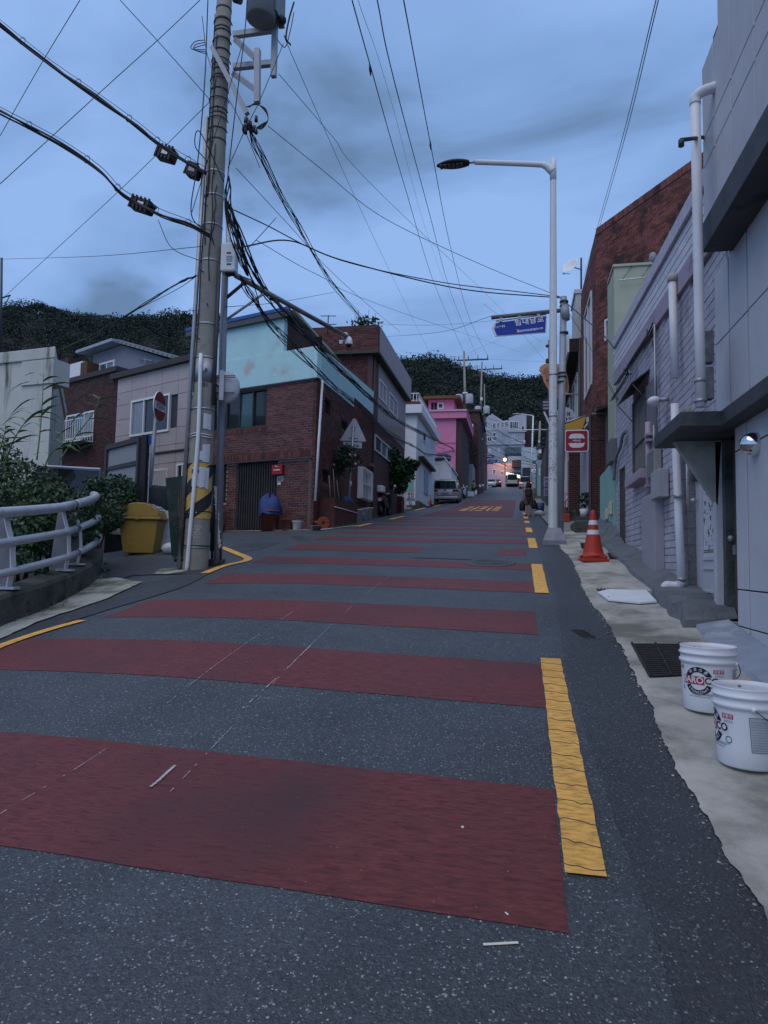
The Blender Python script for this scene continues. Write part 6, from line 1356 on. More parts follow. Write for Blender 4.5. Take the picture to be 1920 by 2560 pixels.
# top steel brackets, transformer
def bar(p, q, w, mat, name, par=T, up=Vector((0, 0, 1))):
    p, q = Vector(p), Vector(q); d = (q-p); l = d.length; d.normalize(); s = d.cross(up); s = s.normalized() if s.length > 1e-3 else Vector((1, 0, 0)); u2 = s.cross(d); a = s*w/2; c = u2*w/2
    m = MB(); m.hexa([p-a-c, p+a-c, p+a+c, p-a+c, q-a-c, q+a-c, q+a+c, q-a+c]); return m.build(name, mat, par)
GALV = pm('galv_pale', (.30, .32, .35), rough=.5, var=.1, bump=.05, metal=.2)
Yb = UPY
h = lambda x, y, Y=Yb: aY(x, y, Y)
bar(h(583, 88), h(684, 74, Yb+.1), .085, GALV, 'bracket_arm'); bar(h(583, 168), h(682, 158, Yb+.1), .085, GALV, 'bracket_arm')
bar(h(590, 100), h(640, 146, Yb-.5), .08, GALV, 'bracket_arm'); bar(h(585, 185), h(643, 228, Yb-.5), .08, GALV, 'bracket_arm')
bar(h(689, 20, Yb+.1), h(684, 192, Yb+.1), .085, GALV, 'bracket_upright'); bar(h(644, 124, Yb-.5), h(643, 257, Yb-.5), .085, GALV, 'bracket_upright')
bar(h(530, 118, Yb-.2), h(618, 285, Yb-.3), .07, GALV, 'cross_arm')
b = MB(); c_ = h(652, 44, Yb-.2); b.lathe([(0, 0), (.2, .01), (.235, .03), (.235, .75), (.21, .8), (0, .82)], c_+Vector((0, 0, -.05)), 22); b.build('transformer', pm('transformer_grey', (.16, .17, .17), rough=.5, bump=.05), T)
for k in range(7): b = MB(); q = h(690+k*2, -10, Yb); b.box(q.x, q.x+.01, q.y-.2, q.y+.2, c_.z+.1, c_.z+.8); b.build('cooling_fin', MATS['transformer_grey'], T)
b = MB(); b.tube([h(586, -5), h(602, 0)], .07, 8); b.build('transformer_hanger', STEEL_D, T)
b = MB(); b.ball(h(705, 50), .075, 9, 6); b.build('fuse_cutout', BLACK, T)
INS = pm('insulator', (.03, .025, .025), rough=.3, bump=0)
for k in range(16):
    rr = random.Random(k); q = h(606+rr.uniform(0, 36), 290+rr.uniform(0, 32), Yb-.3+rr.uniform(-.1, .1)); b = MB(); b.tube([q, q+Vector((0, 0, -.09))], [.022, .03], 7); b.build('insulator', INS, T)
for k in range(5):
    a = [h(612+k*3, 268), h(640, 262-k), h(664, 272+k*2), h(670, 300), h(655, 322-k*3), h(640, 320)]; b = MB(); b.tube(smoothpath(a), .007, 5); b.build('jumper_loop', BLACK, T)
for k in range(12):
    t_ = 7.2+k*.17; b = MB(); b.tube([side(t_, a, .01+.012*(k % 2)) for a in range(-240, 40, 20)], .009, 5); b.build('strap', BLACK if k % 2 else STEEL_D, T)
for k in range(3):
    rr = random.Random(40+k); P = [h(512, 100+6*k), h(492-rr.uniform(0, 9), 104+8*k), h(478+8*k, 122+3*k), h(514, 124+5*k)]; b = MB(); b.tube(smoothpath(P), .007, 5); b.build('jumper_loop', BLACK, T)
# white electronics box and antenna tube on the companion steel pole
SPx = [(562, 1335), (557, 960), (560, 800), (566, 690)]
T = thing('camera_mast', 'slim steel mast beside the utility pole with white control box and camera arm', 'mast', gr(552, 1405))
mast = [aY(545, 1400, UPY+.35), aY(556, 900, UPY+.35), aY(564, 640, UPY+.35)]; mast[0].z = gz(mast[0].x, mast[0].y)
b = MB(); b.tube(mast, [.07, .06, .055], 12); b.build('mast', PG_, T)
b = MB(); b.tube([aY(571, 690, UPY+.1), aY(571, 525, UPY+.1)], .042, 10); b.build('antenna', PVC, T)
q = aY(574, 648, UPY); b = MB(); b.cbox(q, .25, .2, .48, .15); bx_ = b.build('control_box', PVC, T, bevel=.03)
for yy in (632, 660): b = MB(); b.cbox(aY(572, yy, UPY-.1), .07, .01, .02, .15); b.build('latch', BLACK, bx_)
for k in range(4): b = MB(); b.cbox(aY(573, 640+4*k, UPY-.1), .1, .008, .006, .15); b.build('vent_line', PGRY, bx_)
b = MB(); b.cbox(q+Vector((.02, 0, -.23)), .15, .12, .06, .15); b.build('box_foot', BLACK, bx_)
dm = aY(866, 842, 13.2); a0 = aY(592, 690, UPY+.3); a1 = aY(868, 842, 13.2)
b = MB(); b.tube([a0, a1], .045, 10); b.build('camera_arm', pm('arm_steel', (.2, .2, .2), rough=.4, metal=.6, bump=.03), T)
b = MB(); b.tube([mast[2]+Vector((0, 0, -.12)), a0, a0+Vector((.05, .02, -.02))], .05, 8); b.build('arm_root', STEEL, T)
b = MB(); b.tube([aY(562, 802, UPY+.35), aY(658, 735, UPY+.75)], .022, 8); b.build('arm_strut', STEEL, T)
b = MB(); b.tube([aY(562, 748, UPY+.35), aY(612, 706, UPY+.45)], .03, 8); b.build('arm_strut', STEEL_D, T)
T = thing('dome_camera', 'white dome security camera hanging at the end of the steel arm', 'security camera', dm)
c_ = aY(872, 858, 13.2); b = MB(); b.lathe([(0, .14), (.03, .135), (.06, .10), (.075, .03), (.08, -.02), (.076, -.03), (0, -.03)], c_, 18); b.build('housing', PVC, T)
b = MB(); b.ball(c_+Vector((0, 0, -.03)), .066, 14, 9, (1, 1, .95)); b.build('dome', pm('smoked_dome', (.01, .01, .012), rough=.1, bump=0, spec=.6), T)
b = MB(); b.cbox(aY(862, 838, 13.2), .12, .1, .09); b.build('bracket', PVC, T)
b = MB(); b.cbox(aY(853, 856, 13.2), .07, .05, .06); b.tube([aY(848, 852, 13.2), aY(866, 850, 13.2)], .012, 5); b.build('speaker', PVC, T)
# hanging tail wires
for k in range(3): b = MB(); x = 866+k*6; b.tube([aY(x, 868, 13.2), aY(x-1+k, 920, 13.2)], .004, 4); b.build('tail_wire', BLACK, T)

# convex mirror seen from behind
mc = aY(566, 968, UPY+.1); T = thing('convex_mirror', 'round convex traffic mirror seen from behind on the utility pole', 'traffic mirror', mc)
Mm = Matrix.Rotation(rad(20), 3, 'Z') @ Matrix.Rotation(rad(90), 3, 'X') @ Matrix.Diagonal((.82, 1, 1))
b = MB(); b.lathe([(0, .055), (.12, .05), (.22, .025), (.262, -.015), (.262, -.03), (.25, -.03), (.2, -.06), (0, -.09)], mc, 30, M=Mm); b.build('mirror_shell', pm('mirror_back', (.42, .43, .45), rough=.45, var=.1, scale=4, bump=.03, dirt=(.28, .28, .28), dscale=5), T)
for dz in (.14, -.13):
    for e_ in (0, .025): b = MB(); b.tube([mc+Vector((-.28, -.13, dz+e_)), mc+Vector((.17, -.06, dz+e_))], .007, 6); b.build('bolt_rod', STEEL_D, T)
b = MB(); b.cbox(mc+Vector((-.03, -.11, .0)), .07, .05, .48, .3); b.build('bracket', STEEL, T)
b = MB(); b.cbox(mc+Vector((-.29, -.09, .0)), .05, .05, .58, .3); b.build('clamp_bar', STEEL, T)
b = MB(); b.tube([mc+Vector((-.28, -.06, .1)), mc+Vector((-.12, -.1, .03)), mc+Vector((-.03, -.1, -.02))], .02, 6); b.build('arm', STEEL, T)

# splice closures on the cables
def closure(px, py, L_, H2, ang, label, Y, hook=True):
    c_ = aY(px, py, Y); t = thing('splice_closure', label, 'cable box', c_, 0, 'black splice closures on the cables')
    R = Matrix.Rotation(ang, 3, 'Y'); b = MB(); b.cbox(c_, L_, .2, H2, M=R); o = b.build('case', pm('closure_black', (.012, .012, .013), rough=.45, var=.2, bump=.1), t, bevel=.03)
    for k in range(5): x = (-.42+.21*k)*L_; b = MB(); b.cbox(c_+R @ Vector((x, -.105, 0)), .03, .02, H2*1.1, M=R); b.build('rib', MATS['closure_black'], o)
    b = MB(); b.cbox(c_+R @ Vector((.1*L_, -.115, -.01)), .11, .012, .07, M=R); b.build('label_plate', SWHITE if L_ > .3 else PGRY, o)
    for s in (-1, 1): b = MB(); b.tube([c_+R @ Vector((s*L_*.5, 0, .02)), c_+R @ Vector((s*L_*.64, 0, .05))], .035, 8); b.build('end_gland', MATS['closure_black'], o)
closure(417, 387, .31, .21, rad(20), 'black splice closure with white label on the upper cable run', UPY-.2)
closure(485, 430, .21, .20, rad(22), 'smaller black splice closure right against the utility pole', UPY-.15)
closure(356, 515, .37, .20, rad(21), 'black splice closure hanging on the lower cable run', UPY-.35)

# dark green sheet leaning behind the pole
T = thing('green_sheet', 'tall dark green metal sheet leaning between grit bin and utility pole', 'panel', gr(440, 1385))
Yg = 9.95; q = [aY(x, y, Y_) for x, y, Y_ in ((414, 1195, Yg), (470, 1188, Yg-.1), (462, 1392, Yg-.1), (429, 1392, Yg))]; q[2].z = max(q[2].z, gz(q[2].x, q[2].y)); q[3].z = q[2].z
GRN = pm('dark_green', (.012, .03, .024), rough=.6, var=.25, scale=4, bump=.1, dirt=(.05, .055, .045), dscale=3)
m = MB(); m.ext(q, (0, .03, 0)); m.build('sheet', GRN, T)
m = MB(); rr = random.Random(3)
for k in range(40): a = aY(450+rr.uniform(-8, 10), 1215+k*3.6, Yg-.15); m.tube([a, a+Vector((rr.uniform(-.09, .06), -.02, rr.uniform(.03, .12)))], .004, 4)
for k in range(14): m.tube([aY(452+k % 3, 1390, Yg-.14), aY(445+k*1.2, 1215+(k % 5)*20, Yg-.16)], .004, 4)
m.build('dry_twigs', pm('dry_twig', (.07, .055, .04), bump=0), T)
for k in range(2): b = MB(); x = 436+k*20; b.tube([aY(x, 1388, Yg), aY(x+3, 1402, Yg-.1)], .025, 6); b.build('foot', BLACK, T)
# A-frame board with flyers behind the pole
T = thing('a_frame_board', 'black A-frame board with ragged white flyer strips behind the utility pole', 'board', gr(540, 1395))
Ya = 10.3; 
for x0, x1 in ((534, 530), (541, 546), (547, 551)): b = MB(); b.tube([aY(x0, 1225, Ya), aY(x1, 1400, Ya)], .018, 6); b.build('leg', BLACK, T)
m = MB(); m.ext([aY(530, 1262, Ya+.03), aY(541, 1262, Ya+.03), aY(544, 1378, Ya+.03), aY(524, 1378, Ya+.03)], (0, .015, 0)); m.build('board', GRN, T)
rr = random.Random(5); m = MB()
for k in range(14): y = 1215+k*11; m.ext([aY(534+k*.9+rr.uniform(-2, 1), y, Ya-.03), aY(541+k*.7+rr.uniform(-1, 4), y+2, Ya-.03), aY(541+k*.75+rr.uniform(-1, 1), y+12, Ya-.03), aY(536+k*.8, y+12, Ya-.03)], (0, .004, 0))
m.build('flyer_strips', PAPER, T)
m = MB(); m.prism([(aY(520, 1400, Ya).x, Ya-.1), (aY(551, 1400, Ya).x, Ya-.1), (aY(551, 1400, Ya).x, Ya+.2), (aY(520, 1400, Ya).x, Ya+.2)], gz(-4.9, Ya)-.02, gz(-4.9, Ya)+.1); m.build('weight_slab', CONC_D, T)

# yellow grit bin
gb = gr(338, 1388); T = thing('grit_bin', 'yellow plastic grit bin with domed lid and paper notice', 'bin', (gb.x, gb.y+.25, gz(gb.x, gb.y+.2)), rad(10))
BY = pm('bin_yellow', (.31, .195, .04), rough=.55, var=.1, scale=5, bump=.05, dirt=(.2, .13, .03), dscale=5)
w0, w1, d0, d1, hb_ = .285, .375, .24, .30, .63; m = MB()
m.add([(-w0,-d0,0),(w0,-d0,0),(w0,d0,0),(-w0,d0,0),(-w1,-d1,hb_),(w1,-d1,hb_),(w1,d1,hb_),(-w1,d1,hb_)], [(3,2,1,0),(4,5,6,7),(0,1,5,4),(1,2,6,5),(2,3,7,6),(3,0,4,7)]); m.build('body', BY, T, bevel=.02, local=True)
m = MB(); m.box(-.43, .43, -.345, .345, hb_+.002, hb_+.055); m.build('rim', BY, T, bevel=.015, local=True)
m = MB(); n = 10; prof = [(.395*math.cos(math.pi*i/n), .055+hb_+.27*math.sin(math.pi*i/n)) for i in range(n+1)]
m.ext([(x, -.325, z) for x, z in prof], (0, .65, 0)); m.build('lid', BY, T, bevel=.015, local=True)
m = MB(); n = 6; P = []
for i in range(n+1):
    a = rad(28+85*i/n); x, z = .4*math.cos(a), .058+hb_+.275*math.sin(a); P += [(x, -.16, z), (x, .2, z)]
m.add(P, [(2*i, 2*i+1, 2*i+3, 2*i+2) for i in range(n)]); m.build('notice_sheet', PAPER, T, local=True)
m = MB()
for k in range(5):
    a = rad(40+15*k); x, z = .403*math.cos(a), .058+hb_+.278*math.sin(a); m.box(x-.02, x+.02, -.12, .16, z, z+.002)
m.build('notice_print', pm('print_blue', (.12, .2, .4), bump=0), T, local=True)
b = MB(); b.box(-.04, .04, -.36, -.346, hb_+.0, hb_+.08); b.build('latch', BY, T, local=True)
# rubbish bags and boxes behind the bin
q = gr(405, 1368); b = MB(); b.ball(Vector((q.x, q.y, gz(q.x, q.y)+.26)), .28, 14, 10, (.85, .8, 1.1)); o = b.build('rubbish_bag', pm('bag_white', (.46, .47, .5), rough=.4, var=.15, scale=8, bump=.9, bscale=9)); tag(o, 'white tied rubbish bag between the bin and the green sheet', 'rubbish bag')
q = gr(425, 1352); b = MB(); b.ball(Vector((q.x, q.y+.3, gz(q.x, q.y)+.3)), .3, 14, 10, (.8, .8, 1.15)); tag(b.build('rubbish_bag', pm('bag_pink', (.36, .22, .25), rough=.4, var=.15, bump=.9, bscale=9)), 'pinkish rubbish bag behind the white tied bag', 'rubbish bag')
q = gr(425, 1385); b = MB(); b.ball(Vector((q.x, q.y, gz(q.x, q.y)+.1)), .14, 12, 8, (1.2, .8, .8)); tag(b.build('rubbish_bag', MATS['bag_white']), 'small crumpled white bag at the foot of the green sheet', 'rubbish bag')
b = MB(); q = aY(405, 1290, 12.2); b.cbox(q+Vector((0, 0, -.28)), .5, .35, .75, .2); tag(b.build('foam_box', pm('foam_box', (.5, .53, .56), bump=.1)), 'white foam box stacked behind the grit bin', 'box')
b = MB(); q = aY(390, 1250, 12.9); b.lathe([(0, .3), (.28, .28), (.36, .2), (.38, -.9), (0, -.9)], q, 18); tag(b.build('dark_barrel', pm('barrel', (.025, .03, .033), bump=.05)), 'dark lidded barrel standing behind the grit bin', 'barrel')

# no-entry sign
Yn = 12.6; q = aY(367, 1260, Yn); qb = Vector((q.x, Yn, gz(q.x, Yn))); T = thing('no_entry_sign', 'red oval no entry sign on a grey post turned aside', 'road sign', qb)
b = MB(); b.tube([qb, aY(390, 1040, Yn)], .04, 12); b.build('post', pm('post_grey', (.20, .22, .25), rough=.5, metal=.3, bump=.03), T)
sc_ = aY(400, 1017, Yn-.06); dS = Vector((.42, .91, 0)).normalized()*-1; rS = Vector((.36, -.93, 0)).normalized()
rS = Vector((-.13, .99, 0)); uS = Vector((.02, 0, 1))
Mx = frame_at(sc_, rS*1, uS); dsc = [(.30*math.cos(rad(a)), .30*math.sin(rad(a))) for a in range(0, 360, 12)]
sgn([(x*1.04, y*1.04) for x, y in dsc], -.02, 0, SWHITE, 'disc_rim', Mx, T); sgn(dsc, .0005, .004, pm('sign_red_dark', (.20, .012, .014), rough=.5, var=.15, bump=.03), 'disc', Mx, T); sgn([(-.28, -.075), (.28, -.075), (.28, .075), (-.28, .075)], .0045, .008, SWHITE, 'bar', Mx, T)
text('진입금지', .13, PBLK, Mx @ Matrix.Translation((0, 0, .010)), T, bold=.003, sx=.95)
# triangular warning sign seen from behind
Yt = 20.1; q = aY(868, 1312, Yt); qb = Vector((q.x, Yt, gz(q.x, Yt))); T = thing('triangle_sign', 'white back of a triangular warning sign with a small plate on a steel post', 'road sign', qb)
pt_ = aY(884, 1063, Yt); b = MB(); b.tube([qb, pt_], .036, 12); b.build('post', STEEL, T)
BK = pm('sign_back', (.44, .46, .50), rough=.5, var=.06, bump=.03)
tri = [aY(x, y, Yt+.05) for x, y in ((849, 1101), (852, 1097), (882, 1048), (886, 1045), (890, 1048), (914, 1099), (914, 1103), (911, 1104))]
m = MB(); m.ext(tri, (0, .015, 0)); m.build('triangle', BK, T)
m = MB(); m.ext([aY(x, y, Yt+.05) for x, y in ((858, 1104.5), (905, 1106), (904, 1121), (858, 1118))], (0, .015, 0)); m.build('plate', BK, T)
for y in (1095, 1112, 1068): b = MB(); b.tube([aY(872 if y > 1080 else 878, y, Yt), aY(896 if y > 1080 else 890, y+1.5, Yt)], .012, 6); b.build('clamp', STEEL_D, T)
b = MB(); b.tube([aY(876, 1203, Yt), aY(876, 1216, Yt)], .04, 10); b.build('sticker', PAPER, T)

# notice board frame and dark post with blue plate
Yb2 = 12.2; T = thing('notice_board', 'dark framed notice board with blank grey panels', 'notice board', gr(310, 1330))
WF2 = pm('board_frame', (.045, .042, .042), rough=.6, bump=.1)
FN = Fac(aY(270, 1100, Yb2+.55), aY(352, 1090, Yb2)); N = lambda x, y: FN.hit(x, y)
a, b_, c, d = N(272, 1114), N(352, 1092), N(352, 1185), N(272, 1210)
m = MB(); m.fquad(FN, [(a[0], d[1]-.4), (b_[0], c[1]-.4), (b_[0], b_[1]-.08), (a[0], a[1]-.08)], -.02, .0); m.build('panel', pm('board_panel', (.24, .25, .27), var=.08, bump=.03), T)
m = MB(); m.fquad(FN, [(a[0]-.05, a[1]-.1), (b_[0], b_[1]-.1), (b_[0], b_[1]), (a[0]-.05, a[1])], -.05, .05); m.fquad(FN, [(a[0], N(300, 1166)[1]-.06), (b_[0], N(350, 1155)[1]-.05), (b_[0], N(350, 1150)[1]), (a[0], N(300, 1162)[1]-.02)], .001, .03); m.build('rail', WF2, T)
for u in (a[0]-.03, b_[0]-.02): b = MB(); b.fbox(FN, u-.035, u+.035, gz(*FN.pt(u, 0).xy), a[1], -.049, .049); b.build('post', WF2, T)
Yq = 12.1; q = aY(358, 1280, Yq); T = thing('blue_plate_post', 'black square post with a small blue plate and pale strip', 'post', Vector((q.x, Yq, gz(q.x, Yq))))
z1 = aY(360, 1088, Yq).z; m = MB(); m.box(q.x-.07, q.x+.035, Yq-.06, Yq+.06, gz(q.x, Yq), z1); m.build('post', pm('post_black', (.014, .013, .014), rough=.5, bump=.03), T)
m = MB(); p0, p1 = aY(367, 1111, Yq), aY(378, 1089, Yq); m.box(p0.x, p1.x, Yq, Yq+.02, p0.z, p1.z); m.build('plate', pm('plate_blue', (.015, .06, .30), bump=.02), T)
m = MB(); p0, p1 = aY(368, 1250, Yq), aY(374, 1113, Yq); m.box(p0.x, p1.x, Yq+.01, Yq+.04, gz(q.x, Yq), p1.z); m.build('strip', WHITE, T)
# ---------------- kerb wall, guard rail, vegetation at left
KP = [(-4.9, 3.2), (-5.1, 4.6), (-5.32, 5.9), (-5.6, 7.3), (-5.95, 8.6), (-6.45, 9.7), (-7.1, 10.6), (-7.9, 11.3)]
KS = smoothpath([(x, y, 0) for x, y in KP], 6)
T = thing('kerb_wall', 'low mossy concrete kerb wall under the guard rail', 'wall', (-5.6, 7.3, gz(-5.6, 7.3)))
m = MB(); pr_ = [(0, -.15), (.0, .30), (.03, .34), (.30, .36), (.34, -.3)]
for i, p in enumerate(KS):
    t = (KS[min(i+1, len(KS)-1)]-KS[max(i-1, 0)]); n = Vector((-t.y, t.x, 0)).normalized()
    for o, z in pr_: q = p+n*(o+.01*math.sin(i*1.7)); m.v.append((q.x, q.y, gz(p.x, p.y)+z))
K = len(pr_)
for i in range(len(KS)-1):
    for k in range(K-1): a = i*K+k; m.f.append((a, a+K, a+K+1, a+1))
m.build('wall', CONC_D, T)
RAILM = pm('rail_galv', (.46, .48, .51), rough=.38, var=.12, scale=5, bump=.05, metal=.25, dirt=(.2, .2, .2), dscale=6)
T = thing('guard_rail', 'galvanised three-tube guard rail curving round the corner', 'guard rail', (-5.8, 7.3, gz(-5.8, 7.3)+.36))
def rp(s):       # point on the rail line at parameter along KS
    i = min(int(s), len(KS)-2); p = KS[i].lerp(KS[i+1], s-i); t = KS[i+1]-KS[i]; n = Vector((-t.y, t.x, 0)).normalized(); return p+n*.16, n, gz(p.x, p.y)
sN = len(KS)-1
joint = next(i for i in range(sN) if proj((*rp(i)[0].xy, rp(i)[2]+1.2))[0] > 178) if True else 20
for hgt_, off, r in ((.36+.86, -.02, .062), (.36+.53, -.07, .05), (.36+.2, -.10, .046)):
    for a, b_ in ((0, joint-.35), (joint+.15, sN-6)):
        P = []; k = 14
        for i in range(k+1):
            s = a+(b_-a)*i/k; p, n, z = rp(s); q = p+n*off; P.append(Vector((q.x, q.y, z+hgt_)))
        m = MB(); m.tube(P, r, 14); m.build('rail_tube', RAILM, T)
    p, n, z = rp(joint-.1); p2, n2, z2 = rp(joint-.45); p3, n3, z3 = rp(joint+.25)
    m = MB(); m.tube([Vector((*(p2+n2*off).xy, z2+hgt_)), Vector((*(p+n*off).xy, z+hgt_)), Vector((*(p3+n3*off).xy, z3+hgt_))], r*.86, 12); m.build('joint_sleeve', pm('sleeve', (.16, .17, .19), rough=.5, metal=.3, bump=.03), T)
for s in (joint-7.5, joint-1.2, joint+.9):
    if s < 0 or s > sN-1: continue
    p, n, z = rp(s); t = Vector((n.y, -n.x, 0))
    m = MB(); prof = [(.10, .35), (.14, .6), (.12, .85), (.06, 1.05), (.02, 1.22)]
    for side_ in (1,):
        L1 = [p+n*(-(x)+.06)+Vector((0, 0, z+h)) for x, h in prof]; L2 = [p+n*(.16-.02*k)+Vector((0, 0, z+h)) for k, (x, h) in enumerate(prof)]
        V = []
        for a, b_ in zip(L1, L2): V += [a-t*.01, b_-t*.01, b_+t*.01, a+t*.01]
        m.add(V, [(4*i+k, 4*i+(k+1) % 4, 4*i+4+(k+1) % 4, 4*i+4+k) for i in range(4) for k in range(4)])
    po = m.build('post', pm('post_web', (.17, .18, .20), rough=.6, bump=.05), T)
    m = MB(); V = []
    for a in L1: V += [a-t*.055-n*.006, a+t*.055-n*.006, a+t*.055+n*.004, a-t*.055+n*.004]
    m.add(V, [(4*i+k, 4*i+(k+1) % 4, 4*i+4+(k+1) % 4, 4*i+4+k) for i in range(4) for k in range(4)]); m.build('flange', WHITE, po)
    m = MB(); q = L1[0]+Vector((0, 0, .02)); m.cbox(q, .14, .2, .03, math.atan2(t.y, t.x)); m.build('foot_plate', RAILM, po)
# second rail run along the side street, seen past the shrub
T = thing('side_guard_rail', 'short guard rail end beyond the ivy shrub next to the black post', 'guard rail', gr(335, 1290))
for y0, y1, r in ((1224, 1210, .06), (1250, 1243, .05)):
    P = [aY(312, y0+4, 12.2), aY(338, (y0+y1)/2, 12.6), aY(352, y1, 12.9)]; m = MB(); m.tube(P, r, 12); m.build('rail_tube', RAILM, T)
q = aY(342, 1218, 12.7); m = MB(); m.box(q.x-.04, q.x+.04, 12.66, 12.74, gz(q.x, 12.7), q.z); m.build('post', RAILM, T)
q = aY(328, 1200, 12.6); m = MB(); m.tube([q+Vector((-.12, 0, 0)), q+Vector((.35, .1, -.03))], .14, 14); tag(m.build('white_roll', WHITE), 'white plastic roll lying behind the guard rail end', 'roll')

# vegetation mass
LEAF = pm('leaf_green', (.045, .085, .035), rough=.5, var=.35, scale=2.5, bump=0, island=.55, dirt=(.06, .05, .025), dscale=1.8, dlo=.56, dhi=.66)
LEAF2 = pm('leaf_ivy', (.05, .10, .05), rough=.4, var=.3, scale=3, bump=0, island=.45)
def bush(name, label, blobs, n, size, mat, seed, stems=True, long=1.8):
    c = Vector(blobs[0][:3]); t = thing(name, label, 'shrub', (c.x, c.y, gz(c.x, c.y)), 0); m = MB(); tot = sum(b_[3]*b_[5] for b_ in blobs)
    for i, (x, y, z, rx_, ry_, rz_) in enumerate(blobs): leaves(m, (x, y, z), rx_, ry_, rz_, int(n*rx_*rz_/tot), size, seed+i, .35, long)
    m.build('foliage', mat, t)
    if stems:
        m = MB(); rr = random.Random(seed)
        for i, (x, y, z, rx_, ry_, rz_) in enumerate(blobs):
            for k in range(5): m.tube([(x+rr.uniform(-.1, .1), y, gz(x, y)-.2), (x+rr.uniform(-.5, .5)*rx_, y+rr.uniform(-.3, .3), z), (x+rr.uniform(-.8, .8)*rx_, y+rr.uniform(-.5, .5)*ry_, z+rz_*.7)], [.02, .012, .005], 5)
        m.build('stems', pm('stem', (.05, .04, .028), bump=.1), t)
    return t
def pb(px, py, Y, rx_, ry_, rz_): p = aY(px, py, Y); return (p.x, p.y, p.z, rx_, ry_, rz_)
bush('wild_shrub', 'tangled wild green shrub mass behind the guard rail under the reeds', [pb(40, 1215, 9.0, .75, .6, .42), pb(-60, 1180, 9.2, .8, .6, .7), pb(110, 1252, 9.4, .7, .6, .34), pb(175, 1268, 10.0, .75, .6, .26), pb(60, 1300, 8.4, .9, .3, .6), pb(230, 1278, 10.2, .6, .5, .25), pb(-40, 1330, 8.0, .9, .3, .7), pb(150, 1320, 9.2, .7, .3, .5)], 12500, .043, LEAF, 20)
bush('ivy_shrub', 'rounded dark ivy shrub spilling over the end of the guard rail', [pb(290, 1228, 11.9, .42, .35, .34), pb(316, 1258, 12.0, .24, .3, .3), pb(262, 1275, 11.4, .42, .3, .45), pb(245, 1212, 11.3, .25, .3, .16)], 4200, .05, LEAF2, 40, stems=False, long=1.5)
# low creepers hanging on the rail and kerb
m = MB()
for (px, py, Y) in ((30, 1310, 7.2), (60, 1340, 7.2), (25, 1390, 7.0), (60, 1400, 7.2), (95, 1420, 7.5), (200, 1440, 8.6), (240, 1420, 9.6), (215, 1340, 9.2)):
    q = aY(px, py, Y+.3); leaves(m, q, .22, .12, .12, 60, .045, px, .1)
o = m.build('creeper', LEAF2); tag(o, 'thin creeper leaves trailing over the rail tubes and kerb wall', 'creeper')
# reeds
def blade(m, p, d, L_, w, droop):
    d = Vector(d).normalized(); s = d.cross(Vector((0, 0, 1)))
    s = s.normalized() if s.length > .01 else Vector((1, 0, 0)); P = []
    for i in range(6):
        t = i/5; q = Vector(p)+d*L_*t+Vector((0, 0, -droop*L_*t*t)); ww = w*(.35+.9*t*(1-t)*2.4)*(1-t**3); P += [q-s*ww, q+s*ww+Vector((0, 0, ww*.4))]
    m.add(P, [(2*i, 2*i+1, 2*i+3, 2*i+2) for i in range(5)])
REED = pm('reed_green', (.11, .19, .065), rough=.5, var=.3, scale=4, bump=0, island=.3)
def reed(pix, Y, label, seed, n=9, side_=0, L_=.55):
    P = smoothpath([aY(x, y, Y) for x, y in pix], 6); b0 = P[0].copy(); t = thing('reed', label, 'reed', (b0.x, b0.y, gz(b0.x, b0.y)), 0, 'tall reeds behind the guard rail')
    m = MB(); m.tube(P, [.012*(1-.7*i/(len(P)-1)) for i in range(len(P))], 6); m.build('stem', REED, t)
    rr = random.Random(seed); m = MB()
    for k in range(n):
        f = .3+.7*k/(n-1); i = min(int(f*(len(P)-1)), len(P)-2); a = rr.uniform(0, 6.28); s = 1 if k % 2 else -1
        blade(m, P[i], (s*(.8+rr.random()*.4), rr.uniform(-.4, .4), rr.uniform(.25, .9)), L_*rr.uniform(.6, 1.2), .03, rr.uniform(.25, .8))
    m.build('leaves', REED, t)
reed([(92, 1150), (100, 1080), (106, 1000), (109, 930)], 8.6, 'tall upright reed in front of the stained white building', 1, 11)
reed([(5, 1180), (30, 1110), (60, 1060), (95, 1030)], 8.2, 'leaning reed with broad light leaves at the white wall', 2, 10)
reed([(150, 1150), (190, 1090), (235, 1030), (250, 990)], 8.8, 'reed tip arching in front of the brown brick house', 3, 9, L_=.6)
reed([(110, 1170), (130, 1130), (165, 1115), (200, 1130)], 8.4, 'short bent reed drooping over the parked jeep', 4, 8, L_=.45)
reed([(-20, 1180), (0, 1120), (10, 1090), (15, 1060)], 8.0, 'reed clump stem at the edge of the stained wall', 5, 9, L_=.4)

# ---------------- pots and clutter by the corner house
TERR = pm('terracotta_plastic', (.17, .05, .035), rough=.55, var=.15, bump=.05, dirt=(.1, .04, .035), dscale=6)
TARP = pm('blue_mesh', (.02, .045, .16), rough=.7, var=.2, scale=6, bump=.4, bscale=30)
def tub(px, py, r0, r1, h, mat, label, name='plant_tub', cat='pot', dY=0.0):
    q = gr(px, py); q.y += dY
    if 540 < px < 785: q = FA.pt(FA.hit(px, py)[0], 0, .42)
    z = gz(q.x, q.y); m = MB(); m.lathe([(0, 0), (r0, 0), (r1, h*.93), (r1+.02, h*.93), (r1+.02, h), (r1-.015, h), (r1-.03, h*.85), (0, h*.85)], (q.x, q.y, z), 20)
    return tag(m.build(name, mat), label, cat), Vector((q.x, q.y, z+h))
_, q = tub(697, 1322, .23, .29, .56, TERR, 'tall terracotta tub covered with a blue net beside the gate'); 
m = MB(); n = 14; rr = random.Random(3); V = []
